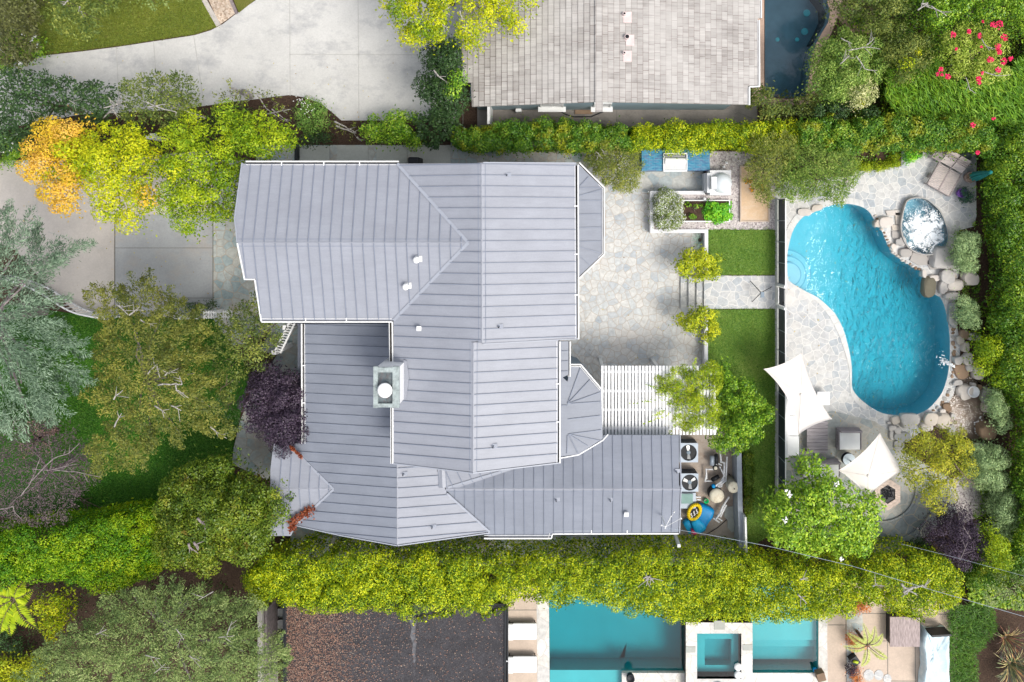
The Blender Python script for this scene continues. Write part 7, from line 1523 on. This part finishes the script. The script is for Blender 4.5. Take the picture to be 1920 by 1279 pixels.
hedge('ivy_hedge', 'yellow-spotted ficus hedge behind the blue-tiled barbecue counter', [(1180,240),(1220,234),(1280,228),(1340,226),(1400,228),(1440,225),(1500,232),(1500,278),(1440,290),(1400,282),(1340,280),(1280,282),(1220,282),(1180,284)], 2.4, 1.8, [G['hedge'], G['hedgeG']], r=.32, sp=.36, size=.15, dens=80, dmax=14, extra=None) if 0 else hedge('ivy_hedge', 'yellow-spotted ficus hedge behind the blue-tiled barbecue counter', [(1180,240),(1220,234),(1280,228),(1340,226),(1400,228),(1440,225),(1500,232),(1500,278),(1440,290),(1400,282),(1340,280),(1280,282),(1220,282),(1180,284)], 2.4, 1.8, [G['hedge']], r=.32, sp=.36, size=.14, dens=110, dmax=14)
hedge('ivy_hedge', 'bright ficus hedge along the top of the lounger terrace', [(1500,225),(1560,220),(1640,215),(1720,220),(1800,215),(1870,225),(1880,285),(1830,287),(1700,280),(1600,282),(1540,285),(1500,280)], 2.9, 2.3, [G['hedgeG']], zb=.4, r=.36, sp=.40, size=.16, dens=90, dmax=16)
hedge('ivy_hedge', 'tall ivy hedge running down the right side of the pool garden, upper part', [(1862,270),(1900,240),(1990,240),(1990,640),(1884,640),(1872,600),(1882,540),(1880,480),(1868,430),(1864,340)], 3.0, 2.0, [G['ivy']], zb=.4, r=.42, sp=.45, size=.16, dens=85, dmax=26)
hedge('ivy_hedge', 'dense ivy hedge right of the creek, lower part', [(1880,640),(1990,640),(1990,1060),(1915,1060),(1922,960),(1920,860),(1925,780),(1895,720),(1880,690)], 3.0, 2.0, [G['ivy']], zb=.4, r=.42, sp=.45, size=.16, dens=80, dmax=26)
shrub('shrub', 'yellow-green flecked bush overhanging the creek bank', [(1830,640),(1880,625),(1905,670),(1900,720),(1880,735),(1860,705),(1838,690)], 2.6, 1.8, [G['yellowgreen']], zb=.4, r=.35, sp=.42, size=.13, dens=80)
hedge('box_hedge', 'low clipped lime-green hedge framing a soil bed above the pool', [(1601,300),(1612,300),(1612,308),(1676,306),(1676,284),(1689,284),(1688,312),(1650,320),(1603,320)], .95, .85, [G['vine']], zb=TZ, r=.16, sp=.18, size=.09, dens=260, dmax=6, skirt=True)
shrub('shrub', 'small sparse plants in the soil bed inside the box hedge', [(1615,285),(1672,285),(1672,303),(1615,305)], .9, .7, [G['lime']], zb=TZ, r=.18, sp=.35, size=.1, dens=90, cat='plants')
shrub('potted_plant', 'round deep green potted plant beside the box hedge corner', [(1697,286),(1715,281),(1729,290),(1728,303),(1715,308),(1700,303)], 1.4, 1.1, [G['veg']], zb=TZ, r=.2, sp=.2, size=.09, dens=230, cat='plant')
shrub('lavender', 'dark green plant with purple tips next to the purple pot', [(1806,355),(1820,352),(1829,365),(1828,382),(1815,386),(1806,375)], 1.2, .9, [leafmat('dark_lavender', [(.01,.05,.02),(.03,.10,.04),(.07,.05,.14)], .4, .2)], zb=TZ, r=.2, sp=.22, size=.09, dens=200, cat='plant')
# ---- garden plants
tree('feathery_shrub', 'wispy olive shrub at the patio corner below the ficus hedge', 'shrub', [(1100,268),(1130,262),(1160,270),(1195,285),(1200,310),(1195,345),(1172,362),(1150,350),(1125,335),(1105,310)], 2.6, 1.6, [G['feather'], G['dark']], 'spray', sp=.30, size=.12, n=46, length=.8, wid=.2, dirj=.7, layers=2, asp=.3, segs=[[(1118,285,2.6),(1130,298,2.5)],[(1128,280,2.6),(1135,292,2.5)]], segr=.02)
tree('feathery_shrub', 'wispy golden shrub shading the sand bed and gravel', 'shrub', [(1398,262),(1430,252),(1470,250),(1500,262),(1490,300),(1462,340),(1450,368),(1432,382),(1420,350),(1400,330),(1412,300)], 3.2, 2.2, [G['feather']], 'spray', zb=TZ, sp=.30, size=.12, n=50, length=.9, wid=.2, dirj=.7, layers=2, asp=.3)
tree('feathery_shrub', 'wispy green shrub drooping over the upper edge of the pool', 'shrub', [(1490,270),(1530,262),(1570,270),(1600,280),(1612,320),(1604,345),(1585,360),(1575,385),(1560,378),(1545,360),(1510,372),(1480,370),(1462,360),(1470,320)], 3.4, 2.2, [leafmat('green_feather', [(.015,.04,.008),(.06,.12,.015),(.15,.22,.03),(.34,.36,.10)], .8, .3)], 'spray', zb=TZ, sp=.30, size=.12, n=46, length=.9, wid=.2, dirj=.7, layers=2, asp=.3)
fl_ = flowers('fallen_blossoms', [(1400,338,.66),(1409,352,.66),(1430,350,.66),(1430,343,.66),(1405,341,.66)], M['petalorange'], None, size=.13) if 0 else None
lf = Leaves()
for x, y in ((1400,338),(1409,353),(1431,350),(1430,344),(1405,341),(1411,356),(1428,352)): lf.add(np.array(P(x,y,.66))[None]+rng.normal(size=(5,3))*np.array([.07,.07,.01]), np.tile([0,0,1.],(5,1)), rng.normal(size=(5,3)), .14, .08)
tag(lf.build('fallen_leaves', [M['petalorange']], None, tuple(P(1415,346,.6))), 'orange fallen leaves scattered on the sand bed', 'leaves', kind='stuff')
lp = [(1265,498),(1275,490),(1280,468),(1300,462),(1325,468),(1328,482),(1345,475),(1356,492),(1350,515),(1340,530),(1325,525),(1305,532),(1290,522),(1275,525),(1270,508)]
tree('lemon_tree', 'upper small yellow-green lemon tree by the garden steps', 'tree', lp, 2.2, 1.6, [G['lemon']], r=.26, sp=.30, size=.15, dens=85, asp=.5, group='lemon trees flanking the steps', tr=.06, keep=.95)
tree('lemon_tree', 'lower small yellow-green lemon tree by the garden steps', 'tree', [(1262,598),(1285,592),(1300,580),(1320,578),(1345,580),(1352,600),(1350,625),(1335,645),(1318,642),(1310,625),(1290,620),(1275,612)], 2.2, 1.6, [G['lemon']], r=.26, sp=.30, size=.15, dens=85, group='lemon trees flanking the steps', tr=.06, keep=.95)
shrub('flowering_shrub', 'mounded bush thick with tiny white flowers in the planter corner', [(1228,368),(1245,360),(1270,362),(1278,380),(1280,420),(1272,432),(1240,434),(1225,425),(1223,395)], 1.25, 1.0, [G['whitebush']], zb=TZ, r=.28, sp=.28, size=.085, dens=330, asp=.6)
shrub('vegetable_plants', 'bright green leafy vegetables at the right of the white-edged bed', [(1322,378),(1345,374),(1362,380),(1373,392),(1372,408),(1360,415),(1330,418),(1320,405)], 1.15, .9, [G['veg']], zb=TZ+.1, r=.2, sp=.24, size=.14, dens=150, cat='vegetables', asp=.7)
shrub('vegetable_plants', 'darker leafy vegetables at the left of the white-edged bed', [(1282,378),(1318,378),(1320,412),(1284,412)], .95, .8, [G['lime']], zb=TZ+.1, r=.16, sp=.33, size=.13, dens=110, cat='vegetables', asp=.7, under=False)
vn = Leaves(); lobes(vn, [(1228,700),(1262,686),(1290,685),(1318,680),(1345,678),(1352,690),(1350,760),(1345,800),(1315,810),(1290,812),(1275,800),(1258,790),(1262,772),(1248,760),(1262,745),(1226,735),(1222,715)], 3.35, 3.15, .24, .25, .14, 115, .35, zb=3.0, under=False, dmax=12, keep=.78)
for a_, b_2 in (((1262,745),(1176,758)),((1250,735),(1212,722)),((1275,770),(1205,795)),((1268,790),(1248,828)),((1245,770),(1225,780)),((1300,690),(1305,672))):
    k = 26; t = rng.random(k); x = a_[0]+(b_2[0]-a_[0])*t; y = a_[1]+(b_2[1]-a_[1])*t; p = Pn(x+rng.normal(size=k)*2.2*(1-t*.6), y+rng.normal(size=k)*2.2*(1-t*.6), np.full(k,3.2)); vn.add(p, rng.normal(size=(k,3))*.4+np.array([0,0,1]), rng.normal(size=(k,3)), .13, .05)
vr = thing('climbing_vine', 'yellow-green climbing vine sprawled over the right half of the pergola', 'vine', tuple(P(1345,760,0))); vn.build('foliage', [G['vine']], vr); trunk(vr, P(1342,770,0), P(1342,770,3.0), [P(1330,720,3.1), P(1300,790,3.1), P(1280,730,3.1)], .06, M['bark'], 'stem', .8)
tree('lime_tree', 'deep green leafy tree between the pergola and the lower lawn', 'tree', [(1345,682),(1362,680),(1372,700),(1390,712),(1410,720),(1422,745),(1440,752),(1452,775),(1440,800),(1430,830),(1405,845),(1390,860),(1370,845),(1345,850),(1338,830),(1350,810),(1348,760),(1352,720)], 3.0, 2.0, [G['lime']], r=.28, sp=.38, size=.16, dens=95, asp=.5, tr=.08, keep=.88)
hedge('trailing_plants', 'rusty green groundcover trailing along the grey-capped wall', [(1395,855),(1412,850),(1418,880),(1415,930),(1412,965),(1398,975),(1396,920)], 1.3, .9, [G['citrus']], zb=TZ, r=.2, sp=.26, size=.11, dens=120, dmax=8, cat='groundcover')
mg = tree('magnolia_tree', 'large glossy magnolia with white flowers below the lounge area', 'tree', [(1425,960),(1440,935),(1460,915),(1490,905),(1500,870),(1530,852),(1548,855),(1560,880),(1580,900),(1595,915),(1620,925),(1650,945),(1658,975),(1650,1000),(1640,1030),(1650,1055),(1625,1050),(1590,1045),(1560,1040),(1520,1050),(1480,1040),(1450,1020),(1440,990)], 5.0, 3.2, [G['magnolia']], zb=.4, r=.36, sp=.46, size=.23, dens=50, asp=.42, tr=.15, keep=.92); flowers('blossoms', [(1476,923,5.1),(1474,976,5.1),(1568,907,4.6),(1578,1047,4),(1480,928,5.1)], M['petalw'], mg, size=.13, n=8)
tree('olive_tree', 'airy yellow-green tree right of the lounge area by the creek', 'tree', [(1690,835),(1710,812),(1740,808),(1760,820),(1790,800),(1815,805),(1822,830),(1830,860),(1828,890),(1815,920),(1800,935),(1790,960),(1760,965),(1740,950),(1720,925),(1700,912),(1688,890),(1695,860)], 4.2, 3.0, [leafmat('yellow_olive_leaves', [(.05,.08,.012),(.16,.19,.015),(.34,.33,.02),(.50,.40,.05)], .8, .3)], r=.32, sp=.42, size=.12, dens=85, zb=.4, keep=.88, segs=[[(1790,870,4.2),(1815,900,4),(1828,908,3.6)]], segr=.03, segm='bark')
for lb, poly, zt in (('pale sage-green bush beside the hot tub against the ivy', [(1792,450),(1800,435),(1822,428),(1838,445),(1842,480),(1835,505),(1820,520),(1800,510),(1790,485)], 2.2), ('smaller sage-green bush below the tan boulder', [(1800,560),(1815,552),(1835,565),(1842,590),(1835,620),(1822,632),(1808,615),(1798,590)], 2.0), ('long sage-green bush along the right bank of the creek', [(1860,730),(1880,735),(1896,765),(1898,800),(1885,815),(1865,800),(1855,765)], 2.2), ('rounded grey-green bush beside the airy yellow-green tree', [(1825,842),(1850,832),(1880,838),(1898,870),(1895,905),(1870,925),(1840,918),(1822,890)], 2.4), ('grey-green bush at the right edge above the purple shrub', [(1862,925),(1890,918),(1920,930),(1925,985),(1900,1020),(1870,1000),(1855,960)], 2.2)):
    shrub('sage_bush', lb, poly, zt, zt-.9, [G['shrubgrey']], zb=TZ, r=.28, sp=.30, size=.10, dens=190, asp=.5, group='grey-green bushes along the pool garden')
tree('purple_leaf_shrub', 'dark purple-leaved shrub below the fire pit terrace', 'shrub', [(1745,985),(1770,960),(1800,955),(1830,950),(1850,975),(1858,1010),(1850,1050),(1820,1068),(1780,1058),(1755,1035),(1735,1012)], 3.0, 2.0, [G['purple'], G['mauve']], r=.34, sp=.42, size=.11, dens=110, zb=0, segs=[[(1800,1050,3.1),(1815,1015,3.1)],[(1820,1010,3),(1805,985,3)]], segr=.02, segm='greybark')
shrub('shrub', 'dark low shrub between the curved slate step and purple shrub', [(1700,1012),(1730,1005),(1745,1020),(1735,1042),(1700,1035),(1690,1022)], 1.0, .7, [G['dark']], r=.2, sp=.3, size=.12, dens=120)
# ---- top right jungle
tree('tree', 'grey-green twiggy tree overhanging the slate-blue pool', 'tree', [(1515,90),(1545,70),(1580,50),(1610,60),(1650,70),(1665,100),(1660,140),(1630,165),(1610,190),(1570,200),(1540,185),(1515,165),(1520,130)], 4.4, 3.2, [leafmat('mid_green_leaves', [(.02,.055,.010),(.08,.15,.022),(.19,.27,.045),(.38,.42,.14)], .7, .25)], r=.34, sp=.40, size=.13, dens=90, segs=[[(1577,72,4.5),(1597,82,4.5)],[(1590,95,4.5),(1620,88,4.6),(1650,92,4.4)],[(1625,85,4.6),(1640,70,4.5)],[(1575,120,4.4),(1592,105,4.5)],[(1605,105,4.5),(1622,130,4.4),(1645,132,4.3)],[(1578,118,4.4),(1594,104,4.5)]], segr=.028)
tree('tree', 'pale cream-flowered bush among the upper right greenery', 'tree', [(1595,150),(1630,140),(1650,160),(1645,195),(1610,205),(1590,185)], 4.0, 3.2, [leafmat('cream_flecked_leaves', [(.06,.10,.03),(.22,.25,.08),(.52,.50,.24),(.62,.60,.36)], .5, .25)], r=.25, sp=.35, size=.10, dens=110)
tree('tree', 'dark shrubby tree at the top beside the brown stone path', 'tree', [(1555,-60),(1700,-60),(1710,20),(1690,60),(1660,75),(1635,60),(1600,30),(1565,20)], 4.8, 3.4, [G['darkolive'], G['dark']], r=.4, sp=.48, size=.14, dens=75, segs=[[(1720,18,5),(1740,6,5)],[(1745,10,5),(1775,30,5)],[(1728,8,5),(1740,5,5)]], segr=.04)
tree('tree', 'mottled olive tree in the middle of the upper right greenery', 'tree', [(1655,70),(1710,50),(1750,70),(1765,110),(1740,135),(1700,150),(1665,140)], 4.4, 3.0, [G['darkolive'], G['yellow']], r=.36, sp=.44, size=.14, dens=80, extra=lambda L: lobes(L, [(1680,95),(1740,90),(1720,130),(1670,160)], 4.5, 3.8, .25, .8, .13, 60, .5, 1))
tree('tree', 'yellow-green leafy tree in the far top right corner', 'tree', [(1720,-60),(1990,-60),(1990,60),(1900,50),(1860,30),(1800,35),(1760,50),(1730,20)], 5.0, 3.8, [G['lime'], G['yellowgreen']], r=.4, sp=.5, size=.15, dens=70)
bg_ = tree('bougainvillea', 'sprawling light green bougainvillea with magenta flower clusters', 'tree', [(1770,60),(1830,40),(1880,45),(1895,90),(1890,140),(1850,165),(1800,150),(1775,120),(1765,90)], 4.8, 3.6, [leafmat('bougainvillea_leaves', [(.05,.11,.01),(.16,.24,.02),(.32,.38,.06),(.48,.50,.16)], .8, .3)], r=.34, sp=.44, size=.13, dens=75, segs=[[(1845,135,4.8),(1870,142,4.8),(1895,140,4.7)],[(1812,145,4.4),(1818,168,4.2),(1830,175,4)],[(1840,72,4.9),(1855,95,4.9)]], segr=.025)
LB = Leaves()
for x, y, rr in ((1873,47,8),(1862,46,5),(1884,70,7),(1872,88,6),(1874,97,5),(1857,112,6),(1882,115,6),(1895,110,4),(1872,131,5),(1787,65,5),(1817,59,4),(1836,67,5),(1764,130,4),(1777,143,5),(1758,139,3),(1766,141,3),(1835,148,5),(1842,137,3),(1824,234,5),(1863,222,3),(1840,88,2),(1836,155,3),(1793,92,2),(1843,40,2),(1834,286,4)):
    k = 26 if rr > 3 else 12; a = rng.uniform(0,6.28,k); q = rr*np.sqrt(rng.random(k)); p = Pn(x+q*np.cos(a), y+q*np.sin(a), 4.75+rng.uniform(-.1,.25,k) if y < 200 else 3.2+rng.uniform(-.1,.2,k)); LB.add(p, rng.normal(size=(k,3))*.5+np.array([0,0,1]), rng.normal(size=(k,3)), .11, .08)
LB.build('blossoms', [M['petalpink']], bg_)
def grassmass(name, label, poly, z, n, length, mat, flow, zb=0, wd=.035, j=.35, sp=2.2):
    L = Leaves(); gx, gy = sample(poly, sp); k = min(len(gx)*2, n); i = rng.integers(0, len(gx), k); zz = z*rng.uniform(.35,1.0,k); p = Pn(gx[i]+rng.normal(size=k)*2, gy[i]+rng.normal(size=k)*2, zb+zz)
    a = np.array([flow[0],flow[1],.35])+rng.normal(size=(k,3))*j; L.add(p, rng.normal(size=(k,3))*.35+np.array([0,0,1.]), a, length*rng.uniform(.6,1.3,k), wd*rng.uniform(.7,1.3,k)); cx, cy = ctr_of(poly)
    return tag(L.build(name, [mat], None, tuple(P(cx,cy,zb))), label, 'grass', kind='stuff')
grassmass('tall_grass', 'long arching green blades filling the upper right slope', [(1665,130),(1700,125),(1760,110),(1775,150),(1830,160),(1895,130),(1990,40),(1990,250),(1880,235),(1800,225),(1740,222),(1680,210),(1660,180)], 2.2, 24000, .42, G['grass'], (.55,-.8), wd=.045)
grassmass('tall_grass', 'green grass clumps beside the covered sofa', [(1780,1140),(1860,1125),(1870,1180),(1830,1230),(1840,1340),(1780,1340)], .5, 9000, .30, leafmat('dark_grass', [(.012,.045,.004),(.03,.09,.006),(.07,.15,.01),(.14,.21,.02)], .8, .3), (-.6,.2), wd=.03, j=.6)
grassmass('ground_cover', 'dark green ground cover under the bottom right plants', [(1815,1065),(1990,1050),(1990,1150),(1900,1140),(1820,1130)], .6, 5000, .25, G['ivy'], (0,0), wd=.12, j=1)
hedge('shrubs', 'mixed green shrubs at the bottom right below the grey-green bush', [(1850,1020),(1990,1010),(1990,1110),(1930,1120),(1880,1105),(1830,1115),(1815,1085),(1840,1060)], 2.0, 1.3, [G['hedgeG']], r=.35, sp=.42, size=.14, dens=75, dmax=20, cat='shrub')
tree('tree', 'yellow-green bushy tree right of the purple-leaved shrub', 'tree', [(1858,985),(1900,1010),(1905,1060),(1880,1090),(1855,1070),(1850,1030)], 3.2, 2.3, [G['yellowgreen']], r=.32, sp=.4, size=.13, dens=80)
tree('tree', 'light green feathery tree at the lower right edge', 'tree', [(1850,1085),(1900,1075),(1960,1080),(1960,1140),(1900,1145),(1850,1130)], 3.2, 2.4, [G['greygreen'], G['yellowgreen']], 'spray', sp=.4, size=.12, n=30, length=.7, layers=1)
shrub('shrub', 'pointed fern-like shrub on the lower right of the shake roof', [(1405,165),(1440,162),(1500,182),(1530,150),(1545,190),(1530,222),(1480,225),(1420,220),(1405,200)], 2.4, 1.4, [G['darkolive'], G['lemon']], kind='spray', sp=.38, size=.14, n=28, length=.7, layers=2)
tree('tree', 'yellow-flecked shrub between the hedge and slate-blue pool', 'tree', [(1530,190),(1590,175),(1600,200),(1650,200),(1640,222),(1560,225),(1530,218)], 3.0, 2.2, [G['dark'], G['yellow']], r=.3, sp=.4, size=.13, dens=80, extra=lambda L: lobes(L, [(1545,180),(1600,185),(1640,180),(1600,210)], 3.1, 2.8, .2, .9, .12, 70, .5, 1))
# rust-red vine on the lower-left valley, dark climbers at the eaves
rv = Leaves()
for pts, z, k, sdv in (([(545,838),(552,844),(566,858)],3.9,150,1.4),([(583,955),(568,965),(550,978),(546,995)],3.85,420,4.0)):
    t = rng.random(k)*(len(pts)-1); i = t.astype(int); f = t-i; x = np.array([pts[a][0]*(1-b)+pts[a+1][0]*b for a, b in zip(i,f)]); y = np.array([pts[a][1]*(1-b)+pts[a+1][1]*b for a, b in zip(i,f)]); p = Pn(x+rng.normal(size=k)*sdv, y+rng.normal(size=k)*sdv, z+rng.uniform(0,.15,k)); rv.add(p, rng.normal(size=(k,3))*.5+np.array([0,0,1]), rng.normal(size=(k,3)), .12, .07)
vv = thing('red_vine', 'rust-red leaves gathered in the valleys of the lower-left gable', 'vine', tuple(P(556,975,3.6))); rv.build('foliage', [G['redvine']], vv)
hedge('ground_ivy', 'dark ivy under the trees along the left edge of the photo', [(-60,560),(120,590),(140,700),(60,800),(40,820),(-60,820)], .6, .4, [G['dark']], r=.3, sp=.6, size=.14, dens=40, dmax=20, cat='groundcover', skirt=False)
bed = leafmat('bed_leaves', [(.015,.03,.008),(.04,.07,.015),(.09,.13,.03)], .8, .2)
hedge('ground_cover', 'dark leafy ground cover in the bed between the two driveways', [(-60,250),(60,225),(160,215),(400,200),(470,190),(480,270),(300,290),(60,300),(-60,300)], .6, .35, [bed], r=.28, sp=.6, size=.14, dens=40, dmax=20, cat='groundcover', skirt=False)
hedge('ground_cover', 'dark leafy ground cover beneath the upper right trees', [(1565,30),(1700,-60),(1990,-60),(1990,240),(1560,225),(1520,215),(1550,120)], .9, .6, [G['ivy']], r=.4, sp=.6, size=.17, dens=38, dmax=20, cat='groundcover', skirt=False)
hedge('ground_cover', 'dark leafy ground cover beneath the creek-side bushes', [(1795,430),(1835,410),(1850,640),(1860,900),(1900,1040),(1850,1060),(1820,1000),(1840,900),(1865,830),(1852,700),(1815,640),(1800,560)], .95, .8, [G['ivy']], zb=TZ-.05, r=.22, sp=.4, size=.13, dens=60, dmax=12, cat='groundcover', skirt=False)
hedge('ground_cover', 'dark undergrowth beneath the bottom-left trees', [(-60,1090),(300,1080),(470,1110),(520,1340),(-60,1340)], .5, .3, [bed], r=.28, sp=.75, size=.14, dens=32, dmax=20, cat='groundcover', skirt=False)

G['turf'] = leafmat('turf_blades', [(.025,.08,.008),(.06,.14,.014),(.12,.20,.025),(.24,.26,.07)], 1.0, .2, nscale=.8)
grassmass('grass', 'short green turf blades on the upper lawn square', [(1329,432),(1452,432),(1452,514),(1329,514)], .05, 16000, .10, G['turf'], (0,0), zb=TZ+.02, wd=.028, j=1, sp=1.2)
grassmass('grass', 'short green turf blades on the lower lawn strip', [(1329,582),(1452,581),(1452,800),(1449,998),(1402,1026),(1394,822),(1347,798),(1329,690)], .05, 42000, .10, G['turf'], (0,0), zb=TZ+.02, wd=.028, j=1, sp=1.2)
grassmass('grass', 'olive turf blades on the dry lawn beside the driveway', [(60,0),(384,0),(407,48),(365,62),(220,84),(80,101)], .05, 34000, .11, leafmat('dry_turf_blades', [(.04,.07,.008),(.10,.13,.014),(.16,.17,.025),(.26,.22,.07)], 1.0, .2, nscale=.6), (0,0), zb=.03, wd=.03, j=1, sp=1.4)
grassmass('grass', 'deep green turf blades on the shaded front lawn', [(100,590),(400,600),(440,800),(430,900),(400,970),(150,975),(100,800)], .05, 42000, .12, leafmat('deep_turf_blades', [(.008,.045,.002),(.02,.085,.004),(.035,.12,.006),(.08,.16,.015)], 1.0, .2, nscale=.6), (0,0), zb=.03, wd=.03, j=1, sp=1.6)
# fallen leaves on paving
lf = Leaves(); r = random.Random(9)
for k in range(260):
    reg = r.choice([(60,110,850,220),(20,330,400,560),(1100,290,1310,680),(1470,350,1650,800),(1470,800,1680,860)]); x, y = r.uniform(reg[0],reg[2]), r.uniform(reg[1],reg[3]); zz = .045 if x < 1320 else TZ+.03
    if 1460 < x < 1830 and inpoly(np.array([x]), np.array([y]), pool_px)[0]: zz = TZ-.09
    lf.add(np.array(P(x,y,zz))[None], np.array([[0,0,1.]])+rng.normal(size=(1,3))*.2, rng.normal(size=(1,3)), r.uniform(.05,.12), .04)
tag(lf.build('fallen_leaves', [leafmat('fallen_leaf_mix', [(.10,.05,.02),(.30,.20,.03),(.40,.33,.05),(.16,.14,.04)], .1, .1)], None, (0,0,0)), 'small dry leaves scattered over the pavings', 'leaves', kind='stuff')
